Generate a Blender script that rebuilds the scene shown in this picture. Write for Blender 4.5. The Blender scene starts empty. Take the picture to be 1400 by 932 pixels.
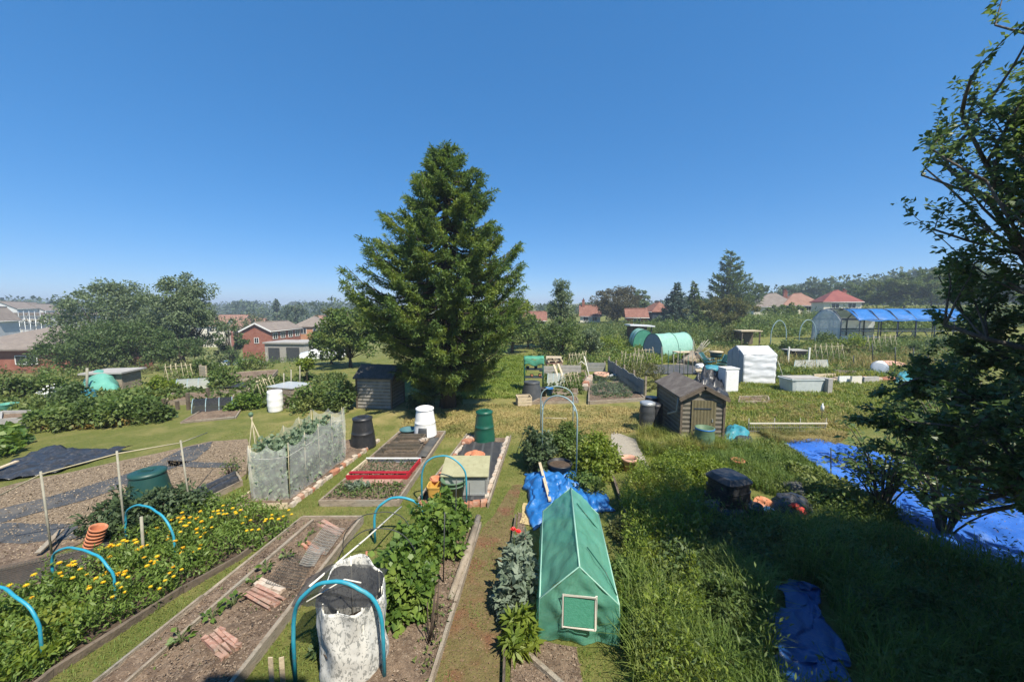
import bpy, math, random
import numpy as np
from mathutils import Vector, Matrix, noise as MN

RD = random.Random(11)
NP = np.random.default_rng(11)
SC = bpy.context.scene
COL = SC.collection
rad = math.radians

# ------------------------------------------------------------------ camera numbers and terrain
PITCH = rad(5.2); FPX = 505.0; CAMH = 4.2

def sstep(a, b, v):
    t = np.clip((np.asarray(v, dtype=float) - a) / (b - a), 0, 1)
    return t * t * (3 - 2 * t)

def T(x, y):
    """terrain height: level round the near plots, falling away to the left and rising to the right further off"""
    x = np.asarray(x, dtype=float); y = np.asarray(y, dtype=float)
    s = sstep(16, 62, y)
    lat = np.where(x < 0, 0.135 * np.maximum(x, -62), 0.04 * np.minimum(x, 120))
    far = sstep(160, 700, np.hypot(x, y)) * 6.0
    return s * lat + far

def Tz(x, y): return float(T(x, y))

def ray(px, py):
    u = (px - 700) / FPX; v = (466 - py) / FPX
    return Vector((u, math.cos(PITCH) + v * math.sin(PITCH), -math.sin(PITCH) + v * math.cos(PITCH)))

def W(px, py, h=0.0):
    """point of the ground seen at a place of the photograph (h above it)"""
    d = ray(px, py); t = 1.0; last = 1.0
    while t < 900:
        p = d * t
        if CAMH + p.z <= Tz(p.x, p.y): break
        last = t; t *= 1.03
    a, b = last, t
    for _ in range(30):
        m = (a + b) / 2; p = d * m
        if CAMH + p.z <= Tz(p.x, p.y): b = m
        else: a = m
    p = d * b
    return Vector((p.x, p.y, Tz(p.x, p.y) + h))

def Q(px, py, y):
    """point at distance y along the view through a place of the photograph"""
    d = ray(px, py); t = y / d.y
    return Vector((d.x * t, y, CAMH + d.z * t))

def fb(x, y, z=0.0, o=3):
    return MN.fractal(Vector((x, y, z)), 1.0, 2.0, o)

# ------------------------------------------------------------------ object helpers
def thing(name, label, cat, loc=(0, 0, 0), rotz=0.0, group=None, tilt=None):
    o = bpy.data.objects.new(name, None); COL.objects.link(o)
    o.empty_display_size = 0.2
    o.location = loc
    o.rotation_euler = (tilt[0], tilt[1], rotz) if tilt else (0, 0, rotz)
    o['label'] = label; o['category'] = cat
    if group: o['group'] = group
    return o

def tag(o, label=None, cat=None, group=None, kind=None):
    if label: o['label'] = label
    if cat: o['category'] = cat
    if group: o['group'] = group
    if kind: o['kind'] = kind
    return o

def dup(root, loc, rotz=0.0, scale=1.0, label=None, group=None):
    r = root.copy(); COL.objects.link(r)
    r.location = loc; r.rotation_euler = (0, 0, rotz)
    r.scale = (scale, scale, scale) if not isinstance(scale, tuple) else scale
    if label: r['label'] = label
    if group: r['group'] = group
    for ch in list(root.children):
        c = ch.copy(); COL.objects.link(c); c.parent = r
        for g in ch.children:
            d = g.copy(); COL.objects.link(d); d.parent = c
    return r

def npobj(name, V, F, mat, parent=None, smooth=False):
    me = bpy.data.meshes.new(name)
    V = np.ascontiguousarray(V, dtype=np.float32); F = np.ascontiguousarray(F, dtype=np.int32)
    k = F.shape[1]
    me.vertices.add(len(V)); me.vertices.foreach_set('co', V.ravel())
    me.loops.add(F.size); me.loops.foreach_set('vertex_index', F.ravel())
    me.polygons.add(len(F)); me.polygons.foreach_set('loop_start', np.arange(0, F.size, k, dtype=np.int32))
    if smooth: me.polygons.foreach_set('use_smooth', np.ones(len(F), dtype=bool))
    me.update(calc_edges=True); me.validate()
    me.materials.append(mat)
    o = bpy.data.objects.new(name, me); COL.objects.link(o)
    if parent: o.parent = parent
    return o

class MB:
    """collects shapes; build() links them as one mesh object"""
    def __init__(s): s.v = []; s.f = []; s.sm = []
    def add(s, vs, fs, smooth=False):
        b = len(s.v); s.v += [tuple(p) for p in vs]
        for f in fs: s.f.append(tuple(i + b for i in f)); s.sm.append(smooth)
        return s
    def box(s, c, d, rz=0.0, bev=0.0):
        cx, cy, cz = c; dx, dy, dz = d[0] / 2, d[1] / 2, d[2] / 2
        co, si = math.cos(rz), math.sin(rz)
        vs = []
        for z in (-dz, dz):
            for x, y in ((-dx, -dy), (dx, -dy), (dx, dy), (-dx, dy)):
                vs.append((cx + x * co - y * si, cy + x * si + y * co, cz + z))
        return s.add(vs, [(3, 2, 1, 0), (4, 5, 6, 7), (0, 1, 5, 4), (1, 2, 6, 5), (2, 3, 7, 6), (3, 0, 4, 7)])
    def beam(s, a, b, w, h, up=(0, 0, 1), jit=0.0):
        a = Vector(a); b = Vector(b); d = (b - a).normalized(); upv = Vector(up)
        if abs(d.dot(upv)) > .98: upv = Vector((1, 0, 0))
        r = d.cross(upv).normalized() * (w / 2); u = r.cross(d).normalized() * (h / 2)
        vs = []
        for p in (a, b):
            for sr, su in ((-1, -1), (1, -1), (1, 1), (-1, 1)):
                vs.append(p + r * sr + u * su + Vector((RD.uniform(-jit, jit), RD.uniform(-jit, jit), RD.uniform(-jit, jit))))
        return s.add(vs, [(3, 2, 1, 0), (4, 5, 6, 7), (0, 1, 5, 4), (1, 2, 6, 5), (2, 3, 7, 6), (3, 0, 4, 7)])
    def tube(s, pts, r, n=8, caps=True):
        pts = [Vector(p) for p in pts]; rs = r if isinstance(r, (list, tuple)) else [r] * len(pts)
        vs = []; fs = []; prev = None
        for i, p in enumerate(pts):
            d = (pts[min(i + 1, len(pts) - 1)] - pts[max(i - 1, 0)])
            if d.length < 1e-9: d = Vector((0, 0, 1))
            d.normalize()
            if prev is None:
                ref = Vector((0, 0, 1)) if abs(d.z) < .9 else Vector((1, 0, 0))
                x = d.cross(ref).normalized()
            else:
                x = (prev - d * prev.dot(d)).normalized()
            prev = x; y = d.cross(x)
            for k in range(n):
                a = 2 * math.pi * k / n
                vs.append(p + (x * math.cos(a) + y * math.sin(a)) * rs[i])
        for i in range(len(pts) - 1):
            for k in range(n):
                k2 = (k + 1) % n
                fs.append((i * n + k, i * n + k2, (i + 1) * n + k2, (i + 1) * n + k))
        if caps:
            fs.append(tuple(range(n - 1, -1, -1))); fs.append(tuple((len(pts) - 1) * n + k for k in range(n)))
        return s.add(vs, fs, n > 4)
    def lathe(s, prof, c=(0, 0, 0), n=24, caps=(True, True), wob=0.0, sq=0.0):
        if sq: n = max(n, 40)
        vs = []; fs = []
        for r, z in prof:
            for k in range(n):
                a = 2 * math.pi * k / n
                rr = r * (1 + wob * MN.noise(Vector((math.cos(a) * 1.5, math.sin(a) * 1.5, z * 3))))
                if sq: rr *= 1 / (abs(math.cos(a)) ** sq + abs(math.sin(a)) ** sq) ** (1 / sq)
                vs.append((c[0] + rr * math.cos(a), c[1] + rr * math.sin(a), c[2] + z))
        m = len(prof)
        for i in range(m - 1):
            for k in range(n):
                k2 = (k + 1) % n
                fs.append((i * n + k, i * n + k2, (i + 1) * n + k2, (i + 1) * n + k))
        s.add(vs, fs, not sq)
        b = len(s.v) - len(vs)
        if caps[0]: s.f.append(tuple(b + k for k in range(n - 1, -1, -1))); s.sm.append(False)
        if caps[1]: s.f.append(tuple(b + (m - 1) * n + k for k in range(n))); s.sm.append(False)
        return s
    def grid(s, fn, nu, nv, smooth=True):
        vs = [fn(i / nu, j / nv) for j in range(nv + 1) for i in range(nu + 1)]
        fs = [(j * (nu + 1) + i, j * (nu + 1) + i + 1, (j + 1) * (nu + 1) + i + 1, (j + 1) * (nu + 1) + i)
              for j in range(nv) for i in range(nu)]
        return s.add(vs, fs, smooth)
    def prism(s, poly, a, b, axis='y'):
        """polygon (u,v) extruded from a to b along an axis"""
        n = len(poly); vs = []
        for t in (a, b):
            for u, v in poly:
                vs.append((u, t, v) if axis == 'y' else ((t, u, v) if axis == 'x' else (u, v, t)))
        fs = [tuple(range(n)), tuple(range(2 * n - 1, n - 1, -1))]
        for i in range(n):
            j = (i + 1) % n; fs.append((j, i, n + i, n + j))
        return s.add(vs, fs)
    def build(s, name, mat, parent=None, solid=0.0, fixn=True):
        me = bpy.data.meshes.new(name); me.from_pydata(s.v, [], s.f)
        me.polygons.foreach_set('use_smooth', s.sm)
        me.update()
        if fixn:
            import bmesh
            bm = bmesh.new(); bm.from_mesh(me); bmesh.ops.recalc_face_normals(bm, faces=bm.faces); bm.to_mesh(me); bm.free()
        me.materials.append(mat)
        o = bpy.data.objects.new(name, me); COL.objects.link(o)
        if parent: o.parent = parent
        if solid:
            m = o.modifiers.new('solid', 'SOLIDIFY'); m.thickness = solid; m.offset = 0
        return o

# ------------------------------------------------------------------ materials
def nodes(name):
    m = bpy.data.materials.new(name); m.use_nodes = True
    nt = m.node_tree; nt.nodes.clear()
    out = nt.nodes.new('ShaderNodeOutputMaterial')
    return m, nt, out

def N(nt, t, **kw):
    n = nt.nodes.new(t)
    for k, v in kw.items():
        if k in n.inputs: n.inputs[k].default_value = v
        else: setattr(n, k, v)
    return n

def mixc(nt, fac, a, b):
    n = nt.nodes.new('ShaderNodeMix'); n.data_type = 'RGBA'
    for sock, v in ((n.inputs[0], fac), (n.inputs[6], a), (n.inputs[7], b)):
        if hasattr(v, 'is_output') or isinstance(v, bpy.types.NodeSocket): nt.links.new(v, sock)
        elif isinstance(v, (int, float)): sock.default_value = v
        else: sock.default_value = (*v[:3], 1)
    return n.outputs[2]

def rampf(nt, src, lo, hi):
    n = nt.nodes.new('ShaderNodeMapRange'); n.inputs[1].default_value = lo; n.inputs[2].default_value = hi
    nt.links.new(src, n.inputs[0]); return n.outputs[0]

def coords(nt, scale=(1, 1, 1), world=False, rot=(0, 0, 0)):
    if world:
        g = nt.nodes.new('ShaderNodeNewGeometry'); src = g.outputs['Position']
    else:
        g = nt.nodes.new('ShaderNodeTexCoord'); src = g.outputs['Object']
    mp = nt.nodes.new('ShaderNodeMapping'); mp.inputs['Scale'].default_value = scale; mp.inputs['Rotation'].default_value = rot
    nt.links.new(src, mp.inputs[0]); return mp.outputs[0]

def noise_tex(nt, vec, scale, detail=4, rough=.6, dist=0.0):
    n = N(nt, 'ShaderNodeTexNoise', Scale=scale, Detail=detail, Roughness=rough, Distortion=dist)
    nt.links.new(vec, n.inputs['Vector']); return n.outputs['Fac']

def mat(name, c1, c2, scale=6, rough=.75, bump=.15, bscale=None, c3=None, spec=.3, stretch=(1, 1, 1), metal=0.0,
        transl=0.0, dirt=None, alpha=1.0, sheen=0.0, world=False, bdist=.02):
    m, nt, out = nodes(name)
    vec = coords(nt, stretch, world)
    f = rampf(nt, noise_tex(nt, vec, scale, 5), .32, .68)
    col = mixc(nt, f, c1, c2)
    if c3:
        f2 = rampf(nt, noise_tex(nt, vec, scale * .37 + .3, 3), .5, .68)
        col = mixc(nt, f2, col, c3)
    if dirt:
        f3 = rampf(nt, noise_tex(nt, vec, scale * 3.1, 6, .7), .52, .75)
        col = mixc(nt, f3, col, dirt)
    p = nt.nodes.new('ShaderNodeBsdfPrincipled')
    nt.links.new(col, p.inputs['Base Color'])
    p.inputs['Roughness'].default_value = rough; p.inputs['Metallic'].default_value = metal
    p.inputs['Specular IOR Level'].default_value = spec
    if bump:
        b = N(nt, 'ShaderNodeBump', Strength=bump, Distance=bdist)
        nt.links.new(noise_tex(nt, vec, bscale or scale * 4, 5), b.inputs['Height'])
        nt.links.new(b.outputs[0], p.inputs['Normal'])
    sh = p.outputs[0]
    if transl:
        t = nt.nodes.new('ShaderNodeBsdfTranslucent'); nt.links.new(col, t.inputs['Color'])
        mx = N(nt, 'ShaderNodeMixShader'); mx.inputs[0].default_value = transl
        nt.links.new(sh, mx.inputs[1]); nt.links.new(t.outputs[0], mx.inputs[2]); sh = mx.outputs[0]
    if alpha < 1:
        t = nt.nodes.new('ShaderNodeBsdfTransparent')
        mx = N(nt, 'ShaderNodeMixShader'); mx.inputs[0].default_value = alpha
        nt.links.new(t.outputs[0], mx.inputs[1]); nt.links.new(sh, mx.inputs[2]); sh = mx.outputs[0]
    nt.links.new(sh, out.inputs['Surface'])
    return m

def leafm(name, c1, c2, c3=None, transl=.3, rough=.55, cl=1.2, spec=.35):
    """leaves: every leaf its own shade, whole sprays of another"""
    m, nt, out = nodes(name)
    g = nt.nodes.new('ShaderNodeNewGeometry')
    col = mixc(nt, g.outputs['Random Per Island'], c1, c2)
    if c3:
        f = rampf(nt, noise_tex(nt, coords(nt), cl, 3), .48, .66)
        col = mixc(nt, f, col, c3)
    p = nt.nodes.new('ShaderNodeBsdfPrincipled'); nt.links.new(col, p.inputs['Base Color'])
    p.inputs['Roughness'].default_value = rough; p.inputs['Specular IOR Level'].default_value = spec
    t = nt.nodes.new('ShaderNodeBsdfTranslucent')
    hs = N(nt, 'ShaderNodeHueSaturation', Hue=.485, Saturation=1.15, Value=1.5)
    nt.links.new(col, hs.inputs['Color']); nt.links.new(hs.outputs[0], t.inputs['Color'])
    mx = N(nt, 'ShaderNodeMixShader'); mx.inputs[0].default_value = transl
    nt.links.new(p.outputs[0], mx.inputs[1]); nt.links.new(t.outputs[0], mx.inputs[2])
    nt.links.new(mx.outputs[0], out.inputs['Surface'])
    return m

def stripes(name, ca, cb, scale, axis=0, sharp=(.45, .55), rough=.7, bump=.6, c3=None, world=False, wear=None, bdist=.02, spec=.3, tilt=0.0):
    """boards / corrugations: repeating lines across one axis plus weathering"""
    m, nt, out = nodes(name)
    st = [0.0, 0.0, 0.0]; st[axis] = 1.0
    vec = coords(nt, tuple(st), world)
    w = N(nt, 'ShaderNodeTexWave', Scale=scale); w.wave_type = 'BANDS'; w.bands_direction = 'XYZ'[axis]; w.wave_profile = 'SAW' if tilt else 'SIN'
    nt.links.new(vec, w.inputs['Vector'])
    f = rampf(nt, w.outputs['Fac'], *sharp)
    col = mixc(nt, f, ca, cb)
    if wear:
        f2 = rampf(nt, noise_tex(nt, coords(nt), 3.5, 6, .7), .42, .7)
        col = mixc(nt, f2, col, wear)
    p = nt.nodes.new('ShaderNodeBsdfPrincipled'); nt.links.new(col, p.inputs['Base Color'])
    p.inputs['Roughness'].default_value = rough; p.inputs['Specular IOR Level'].default_value = spec
    b = N(nt, 'ShaderNodeBump', Strength=bump, Distance=bdist)
    nt.links.new(w.outputs['Fac'], b.inputs['Height']); nt.links.new(b.outputs[0], p.inputs['Normal'])
    nt.links.new(p.outputs[0], out.inputs['Surface'])
    return m

def brickm(name, c1, c2, mortar, scale=4.0, rough=.85):
    m, nt, out = nodes(name)
    tc = nt.nodes.new('ShaderNodeTexCoord'); sp = nt.nodes.new('ShaderNodeSeparateXYZ'); nt.links.new(tc.outputs['Object'], sp.inputs[0])
    ad = N(nt, 'ShaderNodeMath', operation='ADD'); nt.links.new(sp.outputs[0], ad.inputs[0]); nt.links.new(sp.outputs[1], ad.inputs[1])
    cb = nt.nodes.new('ShaderNodeCombineXYZ'); nt.links.new(ad.outputs[0], cb.inputs[0]); nt.links.new(sp.outputs[2], cb.inputs[1])
    b = N(nt, 'ShaderNodeTexBrick', Scale=scale); b.inputs['Color1'].default_value = (*c1, 1); b.inputs['Color2'].default_value = (*c2, 1)
    b.inputs['Mortar'].default_value = (*mortar, 1); b.inputs['Mortar Size'].default_value = .015
    nt.links.new(cb.outputs[0], b.inputs['Vector'])
    f = rampf(nt, noise_tex(nt, tc.outputs['Object'], 1.3, 5), .3, .8)
    col = mixc(nt, f, b.outputs['Color'], tuple(x * .7 for x in c1))
    p = nt.nodes.new('ShaderNodeBsdfPrincipled'); nt.links.new(col, p.inputs['Base Color']); p.inputs['Roughness'].default_value = rough
    nt.links.new(p.outputs[0], out.inputs['Surface'])
    return m

def meshm(name, col, cell, wire=.2, rough=.6, extra=.0):
    """netting: an even lattice of threads with holes between"""
    m, nt, out = nodes(name)
    tc = nt.nodes.new('ShaderNodeTexCoord')
    facs = []
    sp = nt.nodes.new('ShaderNodeSeparateXYZ'); nt.links.new(tc.outputs['UV'], sp.inputs[0])
    for k in (0, 1):
        md = N(nt, 'ShaderNodeMath', operation='FRACT'); ml = N(nt, 'ShaderNodeMath', operation='MULTIPLY'); ml.inputs[1].default_value = 1 / cell
        nt.links.new(sp.outputs[k], ml.inputs[0]); nt.links.new(ml.outputs[0], md.inputs[0])
        lt = N(nt, 'ShaderNodeMath', operation='LESS_THAN'); lt.inputs[1].default_value = wire
        nt.links.new(md.outputs[0], lt.inputs[0]); facs.append(lt.outputs[0])
    mxx = N(nt, 'ShaderNodeMath', operation='MAXIMUM'); nt.links.new(facs[0], mxx.inputs[0]); nt.links.new(facs[1], mxx.inputs[1])
    p = nt.nodes.new('ShaderNodeBsdfPrincipled'); p.inputs['Base Color'].default_value = (*col, 1); p.inputs['Roughness'].default_value = rough
    t = nt.nodes.new('ShaderNodeBsdfTransparent'); mx = nt.nodes.new('ShaderNodeMixShader')
    nt.links.new(mxx.outputs[0], mx.inputs[0]); nt.links.new(t.outputs[0], mx.inputs[1]); nt.links.new(p.outputs[0], mx.inputs[2])
    nt.links.new(mx.outputs[0], out.inputs['Surface'])
    return m

def glassy(name, col, alpha=.5, rough=.15):
    return mat(name, col, tuple(min(1, c * 1.1) for c in col), 4, rough, 0.0, alpha=alpha, spec=.6)

M = {}
M['soil'] = mat('soil', (.13, .09, .062), (.22, .16, .112), 7, .95, 1.0, 40, c3=(.095, .066, .046), dirt=(.34, .27, .2), bdist=.03)
M['soil_dark'] = mat('soil_dark', (.05, .036, .026), (.10, .07, .05), 9, .95, 1.0, 40, dirt=(.17, .12, .09), bdist=.03)
M['woodchip'] = mat('woodchip', (.20, .15, .10), (.32, .245, .165), 30, .95, 1.0, 60, c3=(.16, .12, .08), dirt=(.15, .115, .08), bdist=.03)
M['membrane'] = mat('membrane', (.05, .053, .056), (.085, .087, .088), 3, .7, .4, 14, c3=(.12, .11, .095))
M['board'] = mat('weathered_board', (.22, .18, .135), (.36, .30, .23), 3.2, .88, .9, 30, stretch=(1, 1, 3), dirt=(.10, .08, .055), c3=(.27, .245, .20))
M['board_pale'] = mat('pale_board', (.46, .38, .26), (.56, .47, .33), 5, .8, .4, 30, dirt=(.28, .21, .14))
M['board_dark'] = mat('dark_board', (.10, .08, .06), (.17, .135, .10), 5, .9, .5, 30, dirt=(.06, .05, .04))
M['bark'] = mat('bark', (.055, .043, .032), (.10, .08, .062), 7, .95, 1.0, 20, stretch=(1, 1, .25), bdist=.05)
M['bark_grey'] = mat('bark_grey', (.10, .088, .072), (.17, .15, .125), 8, .95, .9, 22, stretch=(1, 1, .3), bdist=.04)
M['pipe_blue'] = mat('blue_pipe', (.015, .25, .37), (.03, .31, .43), 5, .45, .1, 30, spec=.45, c3=(.06, .33, .42), dirt=(.10, .26, .32))
M['pipe_grey'] = mat('faded_pipe', (.22, .33, .35), (.32, .42, .43), 3, .5, .0, spec=.4)
M['bamboo'] = mat('bamboo', (.34, .30, .19), (.45, .40, .27), 6, .6, .2, 20)
M['stake'] = mat('grey_stake', (.25, .24, .19), (.36, .34, .27), 8, .8, .2, 20)
M['cane_white'] = mat('white_cane', (.62, .60, .52), (.72, .70, .62), 4, .5, .05)
M['terracotta'] = mat('terracotta', (.42, .15, .075), (.52, .21, .11), 6, .85, .2, 20, dirt=(.50, .32, .22))
M['terracotta_pale'] = mat('terracotta_pale', (.50, .27, .19), (.58, .36, .27), 5, .85, .2, 20, dirt=(.5, .42, .36))
M['black_plastic'] = mat('black_plastic', (.016, .017, .019), (.026, .027, .03), 5, .42, .1, 30, spec=.5, dirt=(.06, .055, .05))
M['grey_plastic'] = mat('dark_grey_plastic', (.045, .05, .055), (.07, .075, .08), 4, .5, .1, 20, spec=.4)
M['green_plastic'] = mat('green_plastic', (.006, .07, .045), (.009, .09, .055), 3, .42, .05, 20, spec=.5)
M['green_plastic_dark'] = mat('dark_green_plastic', (.012, .055, .05), (.018, .07, .06), 3, .45, .05, 20, spec=.5)
M['sage_plastic'] = mat('sage_plastic', (.085, .15, .085), (.11, .18, .11), 3, .5, .05)
M['white_plastic'] = mat('white_plastic', (.74, .75, .74), (.80, .80, .79), 3, .4, .03, spec=.45, dirt=(.62, .61, .56))
M['teal_plastic'] = mat('teal_plastic', (.05, .13, .15), (.07, .16, .18), 3, .5, .05)
M['yellow_plastic'] = mat('yellow_plastic', (.52, .30, .06), (.60, .37, .09), 5, .6, .05, dirt=(.4, .26, .1))
M['blue_plastic'] = mat('blue_plastic', (.02, .14, .42), (.03, .18, .5), 3, .45, .03)
M['tarp_blue'] = mat('blue_tarp', (.015, .13, .40), (.025, .17, .48), 2, .38, .8, 12, spec=.55, dirt=(.10, .25, .48), transl=.12)
M['tarp_royal'] = mat('royal_tarp', (.022, .105, .42), (.035, .14, .52), 1.2, .5, .9, 7, spec=.4, dirt=(.10, .20, .46), c3=(.05, .16, .48))
M['tarp_teal'] = mat('teal_tarp', (.03, .19, .25), (.045, .25, .31), 3, .45, .7, 9, dirt=(.2, .32, .34))
M['tarp_mint'] = mat('mint_tarp', (.13, .40, .31), (.18, .47, .37), 3, .5, .3, 9, transl=.2)
M['sheet_black'] = mat('black_sheet', (.022, .024, .028), (.04, .042, .046), 4, .35, .5, 10, spec=.5, dirt=(.12, .11, .10))
M['tunnel_green'] = mat('green_cover', (.10, .40, .27), (.14, .47, .33), 5, .42, .35, 14, spec=.4, transl=.4, c3=(.18, .52, .38))
M['tunnel_light'] = mat('pale_green_cover', (.32, .60, .49), (.44, .70, .60), 5, .35, .25, 12, spec=.5, transl=.35)
M['white_cover'] = mat('white_cover', (.68, .70, .72), (.76, .77, .78), 4, .45, .3, 9, spec=.4, transl=.15)
M['grey_cover'] = mat('grey_cover', (.33, .37, .42), (.42, .46, .50), 4, .5, .3, 9, transl=.2)
M['red_paint'] = mat('red_paint', (.30, .012, .022), (.38, .02, .03), 5, .45, .1, 20, spec=.45)
M['pink_tile'] = mat('pink_slab', (.33, .175, .13), (.42, .25, .19), 7, .9, .6, 20, c3=(.24, .17, .125), dirt=(.46, .37, .30))
M['stone'] = mat('stone', (.38, .33, .27), (.52, .45, .37), 6, .9, .7, 20, c3=(.42, .30, .22))
M['brick'] = mat('loose_brick', (.33, .14, .085), (.42, .20, .125), 6, .9, .5, 25, c3=(.42, .31, .24))
M['concrete'] = mat('concrete', (.30, .29, .27), (.40, .38, .35), 4, .9, .3, 30)
M['wire'] = mat('dark_wire', (.035, .04, .04), (.06, .065, .06), 5, .5, 0)
M['wire_grey'] = mat('grey_wire', (.28, .28, .26), (.36, .36, .33), 5, .5, 0)
M['steel_dark'] = mat('dark_steel', (.03, .045, .07), (.05, .065, .09), 4, .5, .05)
M['galv'] = mat('galvanised', (.36, .39, .40), (.46, .48, .49), 6, .4, .1, metal=.5)
M['felt'] = mat('roof_felt', (.10, .085, .075), (.145, .125, .11), 7, .9, .5, 40, c3=(.18, .16, .14))
M['felt_dark'] = mat('old_felt', (.05, .048, .045), (.09, .085, .08), 7, .9, .5, 40, dirt=(.16, .15, .13))
M['shed_brown'] = stripes('shed_boards', (.075, .068, .056), (.165, .15, .125), 2.2, 2, (.0, .35), .85, .8, wear=(.20, .18, .135))
M['shed_door'] = stripes('shed_door', (.09, .075, .04), (.14, .12, .066), 3.2, 0, (.02, .2), .85, .5, wear=(.17, .15, .085))
M['shed_grey'] = stripes('grey_shed_boards', (.10, .095, .085), (.25, .235, .21), 2.2, 2, (.0, .35), .85, .9, wear=(.30, .28, .255))
M['fence_grey'] = stripes('grey_fence', (.14, .15, .15), (.27, .28, .275), 2.6, 1, (.1, .5), .85, .7, wear=(.32, .31, .28))
M['white_paint'] = mat('white_paint', (.70, .70, .68), (.78, .78, .76), 3, .6, .1, dirt=(.58, .56, .50))
M['cream'] = mat('cream_render', (.62, .58, .48), (.70, .66, .56), 2, .9, .1)
M['render_white'] = mat('white_render', (.46, .47, .48), (.56, .57, .57), 1, .9, .1)
M['brick_wall'] = brickm('brick_wall', (.28, .085, .05), (.35, .125, .075), (.35, .27, .22), 4.4)
M['brick_orange'] = brickm('orange_brick_wall', (.48, .21, .10), (.54, .27, .14), (.42, .34, .26), 4.4)
M['roof_grey'] = mat('grey_tiles', (.17, .14, .12), (.23, .195, .165), 1.2, .9, .4, 12, dirt=(.28, .24, .2))
M['roof_brown'] = mat('brown_tiles', (.22, .12, .085), (.29, .165, .12), 1.0, .9, .4, 12, dirt=(.32, .2, .15))
M['roof_red'] = mat('red_tiles', (.17, .078, .056), (.23, .11, .08), 1.0, .9, .4, 12, dirt=(.36, .2, .14))
M['roof_crimson'] = mat('crimson_tiles', (.20, .06, .052), (.26, .085, .07), 1.0, .85, .4, 12)
M['window'] = mat('window_glass', (.02, .025, .03), (.04, .045, .05), 3, .08, 0, spec=.6)
M['car_white'] = mat('car_paint_white', (.72, .73, .74), (.76, .77, .78), 2, .25, 0, spec=.6)
M['tyre'] = mat('tyre', (.02, .02, .02), (.03, .03, .03), 5, .8, 0)
M['poly_board'] = mat('twinwall_lid', (.30, .29, .17), (.37, .36, .22), 5, .5, .15, 20, spec=.4, dirt=(.26, .24, .14))
M['poly_side'] = mat('twinwall_side', (.33, .36, .36), (.42, .45, .44), 4, .3, .05, alpha=.75, spec=.5)
M['clear'] = mat('clear_cover', (.62, .66, .68), (.72, .75, .76), 4, .3, .2, alpha=.45, spec=.5)
M['straw'] = mat('straw', (.42, .32, .15), (.55, .43, .22), 25, .95, .8, 60)
M['flower_orange'] = leafm('marigold_petals', (.80, .40, .01), (.85, .58, .03), None, .25)
M['flower_yellow'] = leafm('yellow_petals', (.85, .55, .02), (.85, .66, .05), None, .25)
M['flower_red'] = leafm('poppy_petals', (.75, .06, .05), (.80, .12, .09), None, .25)
M['petal_white'] = leafm('white_petals', (.75, .75, .70), (.8, .8, .76), None, .25)
# foliage
M['lf_spruce'] = leafm('spruce_needles', (.05, .105, .034), (.155, .235, .055), (.22, .285, .06), .30, .6, 1.0)
M['lf_plum'] = leafm('plum_leaves', (.065, .115, .036), (.15, .22, .07), (.10, .16, .075), .40, .42, .8, .5)
M['lf_dark'] = leafm('dark_leaves', (.055, .095, .032), (.11, .165, .052), (.10, .145, .05), .32, .55, .4)
M['lf_mid'] = leafm('mid_leaves', (.058, .10, .026), (.12, .175, .046), (.14, .175, .05), .3, .55, .5)
M['lf_grey'] = leafm('grey_green_leaves', (.10, .145, .07), (.18, .23, .12), (.14, .195, .085), .3, .55, .4)
M['lf_olive'] = leafm('olive_leaves', (.085, .10, .03), (.15, .16, .055), (.13, .12, .04), .3, .6, .5)
M['lf_blue'] = leafm('blue_green_needles', (.06, .10, .075), (.12, .165, .13), None, .2, .6)
M['lf_bronze'] = leafm('bronze_leaves', (.075, .075, .035), (.12, .11, .052), None, .25, .6)
M['lf_bright'] = leafm('bright_leaves', (.10, .16, .022), (.22, .285, .045), (.20, .24, .04), .38, .5, 2.0)
M['lf_bush'] = leafm('currant_leaves', (.05, .105, .02), (.125, .205, .038), (.20, .275, .055), .32, .45, 3.0)
M['lf_bean'] = leafm('bean_leaves', (.052, .085, .038), (.10, .145, .068), (.075, .115, .045), .3, .5, 3.0)
M['lf_silver'] = leafm('silver_leaves', (.12, .165, .115), (.22, .27, .20), (.10, .15, .075), .25, .55, 3.0)
M['lf_pea'] = leafm('pea_leaves', (.10, .155, .085), (.22, .29, .18), None, .32, .5)
M['lf_calendula'] = leafm('marigold_leaves', (.085, .155, .028), (.20, .285, .065), (.16, .23, .045), .35, .5, 2.0)
M['lf_hedge'] = leafm('hedge_leaves', (.062, .115, .026), (.14, .205, .05), (.19, .22, .065), .3, .55, .7)
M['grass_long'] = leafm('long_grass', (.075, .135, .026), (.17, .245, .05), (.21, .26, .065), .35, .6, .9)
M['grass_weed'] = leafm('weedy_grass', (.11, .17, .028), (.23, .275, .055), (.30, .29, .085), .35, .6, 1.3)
M['grass_dry'] = leafm('dry_grass', (.26, .22, .08), (.42, .34, .14), (.16, .18, .05), .3, .7, .8)
M['grass_lawn'] = leafm('lawn_grass', (.10, .16, .028), (.19, .255, .055), (.21, .24, .07), .3, .6, .7)
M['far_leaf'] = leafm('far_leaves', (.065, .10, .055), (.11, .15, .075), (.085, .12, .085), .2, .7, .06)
M['stem'] = mat('plant_stem', (.08, .11, .04), (.12, .15, .06), 8, .7, .1)
M['twig'] = mat('twig', (.06, .045, .035), (.10, .075, .055), 8, .9, .3)

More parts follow.
